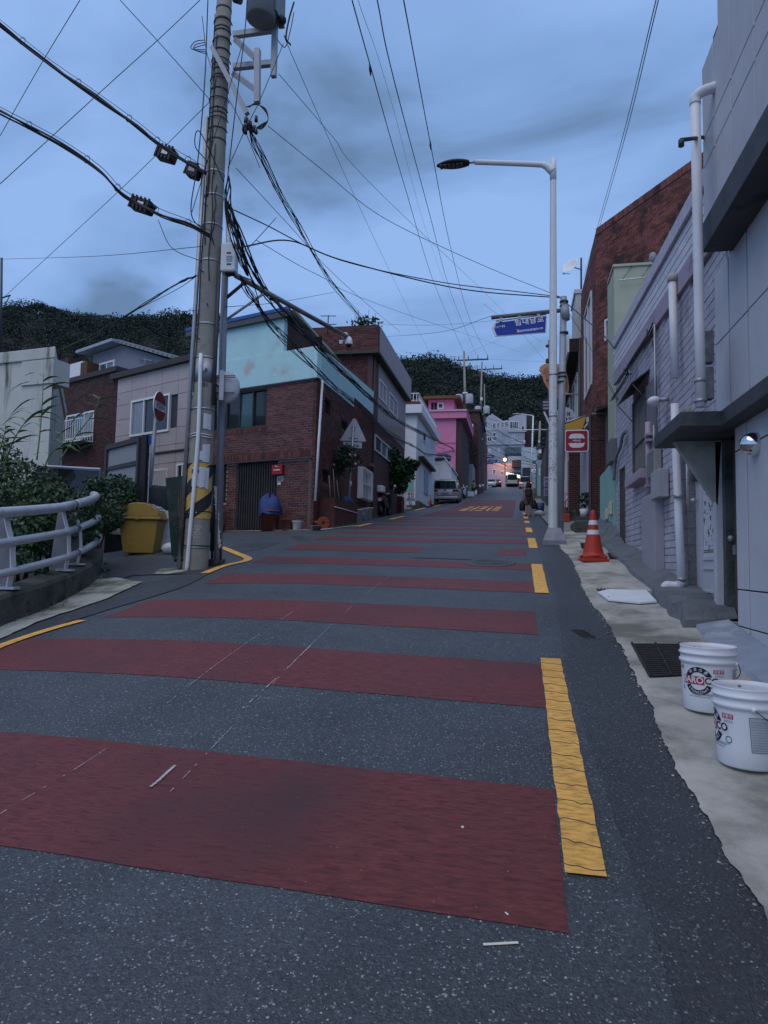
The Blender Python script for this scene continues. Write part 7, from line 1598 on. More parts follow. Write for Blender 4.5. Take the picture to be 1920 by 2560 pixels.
for j, (r, z) in enumerate(((.32, -.12), (.31, .02), (.27, .2), (.18, .32), (.05, .42))):
    for k in range(n): a = 6.283*k/n; w_ = 1+.12*math.sin(a*3+j); V.append((q.x+r*w_*math.cos(a), q.y+r*w_*math.sin(a), q.z+z+(.08*math.sin(a*2+1) if 0 < j else rr.uniform(-.05, .05))))
m.add(V, [(j*n+k, j*n+(k+1) % n, (j+1)*n+(k+1) % n, (j+1)*n+k) for j in range(4) for k in range(n)], True); tag(m.build('net_cover', TARP), 'blue net sheet draped over the tall terracotta tub', 'cover')
tub(743, 1322, .17, .2, .3, TERR, 'low round terracotta tub between the netted tub and white pot')
tub(767, 1323, .12, .14, .24, PVC, 'white plastic pot at the brick corner')
tub(575, 1322, .13, .17, .24, pm('brown_pot', (.13, .09, .08), bump=.1), 'small brown pot left of the folding gate')
_, q = tub(545, 1326, .2, .24, .62, TERR, 'dark terracotta tub with pale leaves beyond the utility pole')
m = MB(); m.cbox(q+Vector((0, 0, .22)), .36, .36, .44, .3); tag(m.build('blue_crate', pm('crate_blue', (.02, .06, .2), bump=.1)), 'blue crate standing on the tub by the utility pole', 'crate')
m = MB(); m.ball(q+Vector((.32, -.1, .1)), .14, 10, 7, (.8, .8, 1.1)); tag(m.build('hanging_bottle', PVC), 'white plastic bottle hung on the tub by the gate pillar', 'bottle')
# hose reel
q = gr(808, 1323); T = thing('hose_reel', 'small orange hose reel lying at the house corner', 'hose reel', q)
for r, w_ in ((.15, .04), (.11, .05), (.07, .05)):
    M_ = Matrix.Rotation(rad(90), 3, 'X') @ Matrix.Rotation(.3, 3, 'Y'); P = [Vector((q.x, q.y, gz(q.x, q.y)+.17))+M_ @ Vector((r*math.cos(6.283*i/16), r*math.sin(6.283*i/16), 0)) for i in range(17)]
    m = MB(); m.tube(P, .02, 6); m.build('coil', pm('hose_orange', (.28, .06, .025), bump=.05), T)
m = MB(); m.tube([(q.x-.05, q.y, gz(q.x, q.y)+.17), (q.x-.35, q.y+.15, gz(q.x, q.y)+.2)], .04, 8); m.build('axle', MATS['hose_orange'], T)
tub(790, 1326, .1, .16, .12, STEEL, 'dented metal bowl beside the hose reel', 'metal_bowl', 'bowl')
# red-brown planter trough with rose tree
a = gr(802, 1318); b_ = gr(868, 1308); T = thing('planter_trough', 'red brown planter trough along the house wall', 'planter', (a.x, a.y+1, gz(a.x, a.y)))
TR = pm('trough_red', (.075, .022, .018), rough=.7, var=.2, bump=.15); x0, x1 = -5.48, -5.0; y0, y1 = 18.2, 20.9
for bx4 in ((x0, x1, y0, y0+.06), (x0, x1, y1-.06, y1), (x1-.06, x1, y0+.06, y1-.06), (x0, x0+.06, y0+.06, y1-.06)): m = MB(); m.box(*bx4, gz(x1, y0)-.1, gz(x1, y0)+.85); m.build('board', TR, T)
m = MB(); m.box(x0+.06, x1-.06, y0+.06, y1-.06, gz(x1, y0), gz(x1, y0)+.75); m.build('soil', SOIL, T)
m = MB(); m.tube([(x1+.01, y0-.01, gz(x1, y0)+.6), (x1+.02, y1, gz(x1, y0)+.62)], .012, 5); m.build('rope', PVC, T)
def tree(name, label, base, trunk, blobs, n, size, mat, seed, flowers=None):
    t = thing(name, label, 'tree', base); m = MB(); b0 = Vector(base); rr = random.Random(seed); tips = []
    tr = [b0]+[Vector(q) for q in trunk]; m.tube(smoothpath(tr, 4), [.045*(1-.6*i/(len(smoothpath(tr, 4))-1)) for i in range(len(smoothpath(tr, 4)))], 7)
    for x, y, z, rx_, ry_, rz_ in blobs:
        st = tr[-1].lerp(tr[-2], rr.random()*.7)
        for k in range(5):
            e_ = Vector((x+rr.uniform(-.8, .8)*rx_, y+rr.uniform(-.8, .8)*ry_, z+rr.uniform(-.6, .8)*rz_)); md = st.lerp(e_, .5)+Vector((rr.uniform(-.1, .1), 0, .08)); m.tube([st, md, e_], [.018, .011, .005], 5); tips += [st.lerp(e_, .5+.5*j/4) for j in range(5)]
    m.build('trunk', pm('bark', (.06, .045, .035), bump=.5), t)
    m = MB()
    for i, (x, y, z, rx_, ry_, rz_) in enumerate(blobs): leaves(m, (x, y, z), rx_, ry_, rz_, int(n/len(blobs)), size, seed+i, .25)
    leaves(m, (0, 0, 0), .09, .1, .1, n//3, size, seed+50, pts=tips); m.build('crown', mat, t)
    if flowers:
        for px, py, Y, c in flowers: q = aY(px, py, Y); m = MB(); m.ball(q, .042, 8, 5); m.build('blossom', c, t)
    return t
YR = 19.8; PKF = pm('blossom_pink', (.5, .22, .4), bump=.3)
tree('rose_tree', 'small sparse rose tree with a few pink blossoms in the trough', (-5.2, YR, gz(-5.1, 18.2)+.7), [aY(855, 1230, YR), aY(848, 1200, YR), aY(845, 1175, YR)],
    [pb(850, 1140, YR, .42, .3, .28), pb(842, 1165, YR, .35, .25, .2), pb(878, 1150, YR, .35, .25, .25), pb(868, 1125, YR, .25, .2, .2)], 400, .07, LEAF_D, 61, [(875, 1137, YR-.1, PKF), (888, 1139, YR-.1, PKF), (889, 1160, YR-.15, PKF), (835, 1162, YR-.1, PKF)])
tree('citrus_tree', 'dense leafy potted tree against the three storey brick house', (-5.05, 29.4, gz(-5, 29.4)+.9), [aY(990, 1215, 29.4), aY(988, 1185, 29.4)],
    [pb(985, 1165, 29.4, .75, .5, .6), pb(1005, 1185, 29.4, .6, .5, .5), pb(1018, 1165, 29.4, .45, .4, .35), pb(975, 1135, 29.4, .4, .35, .4), pb(1000, 1215, 29.4, .35, .3, .35), pb(1030, 1158, 29.4, .35, .3, .1)], 2600, .11, pm('leaf_citrus', (.035, .075, .03), rough=.4, var=.3, bump=0, island=.5), 71)
q = gr(985, 1282); T = thing('citrus_planter', 'square dark red planter box with ragged white liner under the leafy tree', 'planter', (q.x, q.y, gz(q.x, q.y)))
zz = gz(q.x, q.y); m = MB(); m.box(q.x-.42, q.x+.42, q.y-.4, q.y+.4, zz-.1, zz+.75); m.build('box', TR, T)
m = MB(); n = 16; rr = random.Random(6); V = []
for k in range(n): a = 6.283*k/n; V += [(q.x+.46*math.cos(a), q.y+.46*math.sin(a), zz+.74), (q.x+.42*math.cos(a), q.y+.42*math.sin(a), zz+1.25+rr.uniform(-.12, .15))]
m.add(V, [(2*k, (2*k+2) % (2*n), (2*k+3) % (2*n), 2*k+1) for k in range(n)]); m.build('liner', PAPER, T)
# blue net bundle and sticks in the trough
q = Vector((-5.2, 20.3, gz(-5.1, 18.2)+.8)); m = MB(); m.ball(q+Vector((0, 0, .12)), .33, 12, 7, (.6, 1.2, .6)); tag(m.build('net_bundle', TARP), 'bundle of blue net resting in the planter trough', 'cover')
for k in range(3): m = MB(); x = 800+k*20; m.tube([(-5.2, 18.5+.5*k, gz(-5.1, 18.2)+.7), (-5.25-.02*k, 18.4+.5*k, gz(-5.1, 18.2)+1.5+.25*(k == 1))], .012, 5); tag(m.build('garden_cane', pm('cane', (.3, .25, .18), bump=0)), 'thin garden cane standing in the planter trough', 'cane', 'canes in the trough')
# white pails by the scooter
for i, (px, py, l_) in enumerate(((890, 1306, 'worn white bucket closest to the planter trough'), (906, 1301, 'white lidded bucket with a dark label by the scooter'), (917, 1298, 'white bucket half hidden behind the lidded bucket'))):
    o, q = tub(px, py, .16, .18, .42, PVC, l_, 'white_bucket', 'bucket', .15)
    if i == 1: m = MB(); m.cbox(q+Vector((.0, -.19, -.2)), .18, .02, .12); m.build('label', PGRY, o)
# grass tufts along the wall base
m = MB(); R3 = np.random.default_rng(9)
for k in range(420):
    t_ = R3.random(); y = 18.1+7*t_; x = -4.98+.1*R3.normal()
    if 21 < y: x = -5.35+.08*R3.normal()
    blade(m, (x, y, gz(x, y)), (R3.normal()*.4, R3.normal()*.4, 1), .06+.14*R3.random(), .006, .3)
for k in range(260): p = KS[int(R3.random()*30)]; x, y = p.x+.06*R3.normal(), p.y+.05*R3.normal(); blade(m, (x+.02, y, gz(x, y)), (R3.normal()*.5, R3.normal()*.4, 1), .05+.08*R3.random(), .005, .3)
tag(m.build('weeds', REED), 'weeds along the wall foot and kerb', 'weeds', kind='stuff')
# ================================================================== overhead cables
CAB = pm('cable_black', (.010, .010, .012), rough=.55, var=.1, bump=0)
def wire(pts, r, label=None, group=None, n=5, k=8, name='overhead_cable'):
    P = smoothpath([aY(*p) for p in pts], k); m = MB(); m.tube(P, r, n)
    return tag(m.build(name, CAB), label or 'thin black overhead wire crossing the sky', 'cable', group or ('thin overhead wires' if label is None else None))
Yp = UPY
# two heavy runs from the left to the pole: bundle, messenger, lashing
def run(pts, label, nb=4, r=.011, seed=1):
    t = thing('cable_run', label, 'cable', aY(*pts[-1])); rr = random.Random(seed)
    for k in range(nb):
        P = smoothpath([aY(x, y+rr.uniform(-5, 6), Y_+rr.uniform(-.03, .03)) for x, y, Y_ in pts], 8); m = MB(); m.tube(P, r*rr.uniform(.7, 1.2), 5); m.build('strand', CAB, t)
    P = smoothpath([aY(x, y-13, Y_) for x, y, Y_ in pts], 8); m = MB(); m.tube(P, .005, 4); m.build('messenger_wire', CAB, t)
    for k in range(3, len(P)-3, 9):
        q = P[k]; m = MB(); R = [q+Vector((.05*math.cos(6.283*i/10), 0, -.05+.06*math.sin(6.283*i/10))) for i in range(11)]; m.tube(R, .005, 4); m.build('lashing_ring', CAB, t)
run([(-60, 15, 8.3), (0, 62, 8.5), (120, 158, 8.8), (240, 242, 9.0), (345, 318, 9.2), (400, 362, 9.25), (470, 405, 9.3), (515, 432, 9.35)], 'thick upper cable bundle with a splice closure reaching the utility pole', 6, .014, 1)
run([(-60, 245, 8.2), (0, 280, 8.3), (150, 360, 8.6), (250, 428, 8.8), (310, 488, 9.0), (400, 535, 9.1), (470, 562, 9.2), (525, 590, 9.3)], 'lower cable bundle with hanging rings reaching the utility pole', 5, .012, 2)
for pts in ([(200, 0, 8), (100, 165, 9), (0, 340, 10)], [(500, 0, 8.8), (400, 95, 8.6), (240, 240, 8.4), (0, 460, 8)], [(524, 255, 9.3), (300, 475, 11), (12, 741, 14)], [(525, 250, 9.3), (410, 120, 8.6), (300, 0, 8)],
            [(5, 648, 16), (250, 640, 13), (505, 616, 9.3)], [(495, 688, 9.3), (430, 730, 11), (310, 790, 16)], [(90, 797, 22), (300, 793, 18), (500, 775, 9.4)], [(560, 768, 9.8), (700, 755, 14), (838, 730, 20)],
            [(395, 550, 9), (430, 620, 9.1), (500, 652, 9.3)], [(726, 110, 9.6), (758, 202, 11), (960, 648, 26), (1085, 905, 68)], [(697, 185, 9.6), (830, 340, 13), (960, 492, 18), (1250, 770, 40), (1365, 905, 46)],
            [(670, 315, 9.4), (800, 420, 10.5), (960, 545, 12), (1200, 660, 13.5), (1400, 742, 15)], [(1640, 0, 6.5), (1560, 330, 11), (1500, 545, 18), (1458, 700, 26)], [(1646, 0, 6.5), (1566, 330, 11), (1505, 545, 18), (1462, 700, 26)],
            [(905, 808, 25), (1100, 812, 30), (1358, 790, 34)], [(1010, 880, 40), (1180, 895, 50), (1365, 905, 46)], [(640, 600, 9.6), (800, 690, 13), (1000, 780, 22), (1300, 880, 60)],
            [(590, 420, 9.5), (720, 560, 12), (850, 700, 16), (1000, 830, 26)], [(1355, 855, 46), (1250, 790, 35), (1210, 760, 30)], [(1120, 905, 68), (1200, 870, 55), (1300, 825, 46)], [(1228, 790, 15), (1100, 830, 20), (960, 842, 30)],
            [(505, 40, 9.4), (525, 160, 9.5), (600, 300, 9.2), (650, 420, 10)]):
    wire(pts, .0055)
for pts in ([(880, 0, 10), (926, 165, 12.5), (1010, 460, 22), (1090, 720, 42), (1160, 882, 68)], [(943, 0, 10), (985, 200, 13), (1070, 520, 24), (1130, 740, 45), (1190, 885, 68)], [(1009, 0, 10), (1076, 359, 17), (1128, 625, 30), (1175, 800, 48), (1222, 895, 68)]):
    wire(pts, .011, 'power line running uphill along the street to the far utility poles', 'power lines along the street')
wire([(895, 0, 10), (980, 260, 16), (1080, 620, 36), (1180, 890, 70)], .004)
for x, y, Y_ in ((925, 172, 12.6), (1076, 362, 17)):
    q = aY(x, y, Y_); m = MB(); m.tube([q+Vector((-.005, -.02, .10)), q+Vector((0, .02, 0)), q+Vector((.005, .06, -.10))], [.012, .028, .012], 7); tag(m.build('line_splice', CAB), 'dark splice sleeve on a power line high above the road', 'cable splice', 'splice sleeves on the power lines')
wire([(585, 525, 9.6), (660, 560, 10.5), (850, 650, 12), (1100, 705, 13.5), (1300, 730, 14.5), (1400, 742, 15)], .010, 'double black cable slung across the road to the sign pole')
wire([(600, 618, 9.6), (725, 602, 11), (860, 652, 12), (1150, 722, 13.8), (1400, 745, 15)], .013, 'sagging twisted black cable crossing the road above the street sign')
wire([(690, 545, 10), (640, 600, 9.8), (600, 640, 9.6)], .006, 'short dropper wire from the twisted service cable to the pole box')
wire([(1405, 748, 15), (1500, 830, 12), (1535, 870, 11)], .010, 'black cable from the sign pole to the brick building window')
wire([(1405, 755, 15), (1470, 860, 18), (1545, 1000, 13.5)], .006, 'thin black wire dropping from the sign pole to the mauve wall')
wire([(1455, 840, 24), (1490, 900, 20), (1540, 1000, 13.7)], .006, 'slack thin wire hanging across the red brick wall')
# twisted service drop going up the street above the corner house
def bundle(pts, label, nb, r, amp, seed, rings=True):
    t = thing('cable_bundle', label, 'cable', aY(*pts[0])); rr = random.Random(seed)
    for k in range(nb):
        base = smoothpath([aY(*p) for p in pts], 10); ph = rr.uniform(0, 6.28); f = rr.uniform(.06, .22); P = []; h2 = rr.uniform(.2, .5)
        for i, q in enumerate(base): a = ph+i*f; e_ = amp*min(1, i/4, (len(base)-1-i)/4+.1); P.append(q+Vector((math.cos(a)*e_, 0, (math.sin(a*.8+k)+.35*math.sin(i*h2+k*2))*e_+rr.uniform(-.008, .008))))
        m = MB(); m.tube(P, r*rr.uniform(.7, 1.25), 4); m.build('strand', CAB, t)
    return t
bundle([(622, 318, 9.2), (660, 400, 9.8), (700, 490, 10.8), (745, 570, 12), (800, 665, 14), (860, 745, 17.5), (925, 815, 24)], 'twisted service cable bundle dropping from the insulators toward the brick parapet', 7, .007, .05, 5)
bundle([(565, 500, 9.6), (590, 570, 9.8), (625, 660, 10.2), (660, 725, 11), (720, 790, 12.8), (790, 860, 15), (850, 925, 17.5), (930, 1000, 22), (985, 1045, 27), (1060, 1085, 38), (1150, 1130, 66)], 'heavy black telephone cable bundle running along the mint parapet', 9, .012, .06, 6)
bundle([(600, 690, 9.8), (640, 745, 10.3), (690, 815, 11.6), (750, 885, 14), (820, 955, 17), (890, 1010, 21), (960, 1075, 27), (1040, 1120, 36), (1085, 1138, 46), (1160, 1120, 66)], 'lower tangled cable bundle hanging in front of the brick house', 7, .010, .07, 7)
bundle([(572, 440, 9.5), (570, 520, 9.6), (590, 620, 9.7), (620, 690, 9.9)], 'short tangled cable coil hugging the right side of the pole', 8, .010, .05, 8)
bundle([(490, 690, 9.4), (420, 725, 11), (300, 795, 14.5), (200, 850, 18), (118, 885, 21)], 'double black cable running from the pole down the side street', 2, .016, .03, 9)
# loose verticals round the pole
for pts, r in (([(520, -5, 9.2), (512, 200, 9.15), (495, 400, 9.2), (478, 532, 9.2), (515, 580, 9.3)], .009), ([(618, -5, 9.1), (612, 80, 9.1), (590, 260, 9.1), (565, 480, 9.4)], .008), ([(606, 110, 9.1), (540, 330, 9.1), (480, 530, 9.2)], .006), ([(735, 5, 9.5), (722, 50, 9.5), (715, 95, 9.5), (726, 112, 9.6)], .014), ([(735, 30, 9.5), (725, 80, 9.5), (712, 118, 9.5), (690, 95, 9.5)], .007),
               ([(708, 110, 9.5), (650, 250, 9.2), (615, 320, 9.2), (570, 420, 9.4)], .006), ([(560, 455, 9.4), (500, 330, 9.1), (488, 365, 9.1), (520, 405, 9.2)], .008)):
    wire(pts, r, 'loose black cable hanging beside the utility pole', 'loose cables round the pole')
# steel wire beside the far-left edge mast
q0 = aY(4, 845, 15.0); q1 = aY(4, 645, 15.0); T = thing('roof_mast', 'thin roof mast with a short arm on the stained white building', 'mast', q0)
m = MB(); m.tube([q0+Vector((0, 0, -.3)), q1], .03, 8); m.build('mast', STEEL_D, T)
m = MB(); m.tube([aY(4, 745, 15), aY(26, 738, 15)], .02, 6); m.tube([aY(24, 740, 15), aY(6, 775, 15)], .012, 6); m.build('arm', STEEL_D, T)
# ================================================================== vehicles
RUB = pm('tyre_rubber', (.012, .012, .013), rough=.85, var=.2, bump=.1); RIM = pm('alloy_rim', (.30, .31, .32), rough=.35, metal=.7, bump=0)
CARG = glassm('car_glass', (.014, .017, .02), .05); TAIL = pm('tail_lamp', (.16, .008, .01), rough=.2, bump=0, var=.05); HEADL = pm('head_lamp', (.5, .52, .55), rough=.15, bump=0)
PLATE = pm('number_plate', (.55, .56, .56), rough=.4, bump=0)
def paint(n, c, metal=.4): return pm(n, c, rough=.28, var=.04, scale=2, bump=0, metal=metal, spec=.5)
def car(name, label, loc, rz, mat, L_=4.6, Wd=1.82, H=1.5, kind='suv', front=False, lights=False, group='cars parked along the hill', cat='car'):
    """local: +y forward, origin at ground centre of the rear-to-front length"""
    t = thing(name, label, cat, loc, rz, group); hl = L_/2; wr = .33*H/1.5; sill = .24
    if kind == 'van': prof = [(-hl, .45), (-hl-.02, .8), (-hl+.02, 1.0), (hl-1.0, 1.02), (hl-.1, .85), (hl, .6), (hl-.04, .3), (-hl+.05, .3)]; cab = [(-hl+.06, 1.0), (-hl+.22, H-.02), (-hl+.5, H), (hl-2.0, H), (hl-1.55, H-.1), (hl-.85, 1.02)]
    elif kind == 'box': prof = [(-hl, .5), (-hl, 1.05), (hl-.4, 1.08), (hl-.02, .95), (hl, .4), (-hl+.05, .35)]; cab = [(-hl+.03, 1.05), (-hl+.1, H), (hl-1.3, H), (hl-.8, H-.1), (hl-.35, 1.08)]
    else: prof = [(-hl, .5), (-hl, .85), (-hl+.12, .98), (hl-1.35, .98), (hl-.2, .82), (hl, .62), (hl-.04, .3), (-hl+.05, .3)]; cab = [(-hl+.12, .98), (-hl+.55, H-.04), (-hl+.9, H), (hl-2.3, H-.02), (hl-1.3, .98)]
    wheels = [(-hl+.85, 1), (-hl+.85, -1), (hl-.88, 1), (hl-.88, -1)]
    m = MB(); V = []; secs = [(-1, .96), (-.93, 1.0), (.93, 1.0), (1, .96)]; n = len(prof)
    for sx, k in secs:
        for y, z in prof: V.append((sx*Wd/2, y*(k if abs(sx) == 1 else 1), .62+(z-.62)*(k*.98 if abs(sx) == 1 else 1)))
    F_ = [(i*n+j, (i+1)*n+j, (i+1)*n+(j+1) % n, i*n+(j+1) % n) for i in range(3) for j in range(n)]+[tuple(range(n)), tuple(3*n+j for j in range(n-1, -1, -1))]
    m.add(V, F_); bd = m.build('body', mat, t, bevel=.05, local=True)
    m = MB(); V = []; n = len(cab)
    for s in (-1, 1):
        for y, z in cab: f = (z-.98)/(H-.98); V.append((s*(Wd/2*.97-.16*f), y, z))
    m.add(V, [tuple(range(n)), tuple(range(2*n-1, n-1, -1))]+[(j, n+j, n+(j+1) % n, (j+1) % n) for j in range(n)]); m.build('roof', mat, t, bevel=.05, local=True)
    # glass: sides, windscreen, rear screen
    def gl(q, nm): mm = MB(); mm.add(q, [(0, 1, 2, 3)]); mm.f.append((3, 2, 1, 0)); return mm.build(nm, CARG, t, local=True)
    def onside(s, y, z, o=.006): f = (z-.98)/(H-.98); return (s*(Wd/2*.97-.16*f+o), y, z)
    y0, y1 = cab[0][0], cab[-1][0]; yt0 = cab[1][0] if kind != 'suv' else cab[1][0]; yt1 = cab[-2][0] if kind in ('suv',) else cab[-3][0]; zt = H-.12; zb = 1.06
    lo = y0+.12; hi = y1-.14; n3 = 3 if kind != 'box' else 2
    for s in (-1, 1):
        for k in range(n3):
            a, b_ = k/n3, (k+1)/n3-.04; tA = yt0+.12+(yt1-yt0-.12)*a; tB = yt0+.12+(yt1-yt0-.12)*b_; bA = lo+(hi-lo)*a; bB = lo+(hi-lo)*b_
            gl([onside(s, bA, zb), onside(s, bB, zb), onside(s, tB, zt), onside(s, tA, zt)], 'side_window')
    def slab(yA, zA, yB, zB, w0, w1, off, nm, a=.12, b_=.88):
        p = Vector((0, yA, zA)); q = Vector((0, yB, zB)); nrm = Vector((0, (q-p).z, -(q-p).y)).normalized()*off
        A_ = p.lerp(q, a)+nrm; B_ = p.lerp(q, b_)+nrm; return gl([(-w0, A_.y, A_.z), (w0, A_.y, A_.z), (w1, B_.y, B_.z), (-w1, B_.y, B_.z)], nm)
    slab(cab[0][0], cab[0][1], cab[1][0], cab[1][1], Wd/2*.86, Wd/2*.74, -.012, 'rear_window', .1, .9)
    e_ = cab[-1]; d_ = cab[-2]; slab(e_[0], e_[1], d_[0], d_[1], Wd/2*.88, Wd/2*.74, .012, 'windscreen', .06, .92)
    for y, s in wheels:
        x = s*(Wd/2-.10); M_ = Matrix.Rotation(rad(90), 3, 'Y'); b = MB(); b.lathe([(wr*.62, -.1), (wr*.95, -.1), (wr, -.07), (wr, .07), (wr*.95, .1), (wr*.62, .1)], (x, y, wr), 20, M=M_); w_ = b.build('wheel', RUB, t, local=True)
        b = MB(); b.lathe([(0, s*.085), (wr*.3, s*.09), (wr*.6, s*.07), (wr*.62, s*.1)], (x, y, wr), 12, M=M_); b.build('rim', RIM, w_, local=True)
        b = MB(); b.lathe([(wr+.09, s*.015), (wr+.03, s*.02), (wr+.02, -s*.1)], (s*Wd/2-s*.01, y, wr), 20, M=M_); b.build('wheel_arch', BLACK, t, local=True)
    m = MB(); m.box(-Wd/2*.9, Wd/2*.9, -hl+.15, hl-.15, .2, .32); m.build('underbody', BLACK, t, local=True)
    # rear
    for s in (-1, 1):
        m = MB(); x0_, x1_ = sorted((s*Wd/2*.55, s*Wd/2*.985)); m.box(x0_, x1_, -hl-.035, -hl+.10, .86, 1.0) if kind != 'box' else m.box(*sorted((s*Wd/2*.82, s*Wd/2*.97)), -hl-.03, -hl+.05, .75, 1.0); m.build('tail_light', TAIL if not lights else pm('tail_lit', (.5, .02, .02), emit=(1, .12, .06, 3.0), bump=0), t, bevel=.015, local=True)
        m = MB(); x0_, x1_ = sorted((s*Wd/2*.5, s*Wd/2*.93)); m.box(x0_, x1_, hl-.22, hl-.0, .68, .82); m.build('headlight', HEADL, t, bevel=.02, local=True)
        m = MB(); m.cbox((s*(Wd/2+.09), hl-1.55, 1.07), .16, .08, .14); m.build('wing_mirror', mat, t, bevel=.03, local=True)
    m = MB(); m.box(-.27, .27, -hl-.045, -hl-.02, .66, .78); m.build('number_plate', PLATE, t, local=True)
    m = MB(); m.box(-.27, .27, hl+.002, hl+.02, .42, .53); m.build('number_plate', PLATE, t, local=True)
    m = MB(); m.box(-Wd/2*.96, Wd/2*.96, -hl-.07, -hl+.02, .30, .50); m.build('rear_bumper', BLACK if kind != 'van' else mat, t, bevel=.04, local=True)
    m = MB(); m.box(-Wd/2*.5, Wd/2*.5, hl-.03, hl+.012, .55, .7); m.build('grille', BLACK, t, bevel=.02, local=True)
    m = MB(); m.box(-Wd/2*.9, Wd/2*.9, hl-.05, hl+.01, .28, .40); m.build('front_bumper', BLACK, t, bevel=.02, local=True)
    return t
def pitch(t, slope): t.rotation_euler = (math.atan(slope), 0, t.rotation_euler.z)
def put(px, Y, dx=0): p = aY(px, 1250, Y); x = p.x+dx; return (x, Y, gz(x, Y))
V_ = put(1107, 50.4+2.5, .35); t = car('minivan', 'silver minivan parked tail-on beside the orange cone', V_, rad(2), paint('paint_silver', (.33, .335, .34)), 5.1, 2.0, 1.75, 'van'); pitch(t, .12)
# chrome badge and plate panel on the minivan
b = MB(); b.box(-.5, .5, -2.60, -2.57, .62, .82); b.build('plate_panel', paint('paint_silver_light', (.5, .51, .52)), t, local=True)
b = MB(); b.box(-.28, .28, -2.63, -2.605, .66, .78); b.build('number_plate', pm('plate_dull', (.16, .17, .18), bump=0), t, local=True)
b = MB(); b.cbox((0, -2.58, .97), .16, .03, .05); b.build('badge', BLACK, t, local=True)
b = MB(); b.box(-.9, .9, -2.62, -2.58, .33, .37); b.build('trim_strip', STEEL, t, local=True)
b = MB(); b.cbox((.0, -2.25, 1.78), .9, .1, .03); b.build('roof_spoiler', paint('paint_silver', ()), t, local=True)
t = car('small_car', 'white small car parked just uphill of the silver minivan', put(1148, 62, -.25), rad(2), paint('paint_white', (.55, .56, .57), .1), 3.8, 1.65, 1.48, 'suv'); pitch(t, .125)
t = car('small_car', 'white hatchback facing downhill beyond the motorbikes', put(1228, 124, 0), rad(180), paint('paint_white', ()), 3.7, 1.65, 1.5, 'suv'); pitch(t, -.125)
t = car('car', 'dark red car with a lit tail lamp past the white hatchback', put(1239, 133, .2), rad(0), paint('paint_maroon', (.06, .02, .02)), 4.2, 1.75, 1.5, 'suv', lights=True)
t = car('truck', 'cream box truck seen tail-on at the top of the road', put(1279, 132, 0), rad(3), pm('paint_cream', (.42, .41, .34), rough=.5, bump=0), 4.8, 2.1, 2.3, 'box', group='vehicles at the top of the road', cat='truck')
t = car('van', 'pale grey van parked tail-on below the speed limit sign', put(1314, 110, 0), rad(-2), paint('paint_grey', (.30, .33, .36)), 4.9, 1.85, 1.95, 'van', lights=True, cat='van'); pitch(t, .125)
# jeep behind the shrubs
a = gr(205, 1262); Yj = 14.6; p = aY(190, 1200, Yj); zj = aY(215, 1138, Yj-1.2).z-1.78
t = car('jeep', 'dark blue jeep parked behind the shrubs, windscreen showing', (p.x-.5, Yj+.4, zj), rad(180+28), paint('paint_navy', (.025, .03, .05)), 4.3, 1.85, 1.78, 'suv', group='cars parked along the hill', cat='car')
m = MB(); c_, s_ = math.cos(t.rotation_euler.z), math.sin(t.rotation_euler.z)
b = MB(); b.box(-.70, .70, -.25, -.21, 1.765, 1.80); b.build('roof_trim', PVC, t, local=True)
for s in (-.35, .25): b = MB(); b.tube([(s, .84, 1.02), (s+.45, .70, 1.14)], .012, 5); b.build('wiper', BLACK, t, local=True)
m = MB(); m.prism([(p.x-3.5, Yj-2.5), (p.x+2.5, Yj-2.5), (p.x+2.5, Yj+3.5), (p.x-3.5, Yj+3.5)], zj-1.2, zj); tag(m.build('parking_slab', CONC_D), kind='structure')

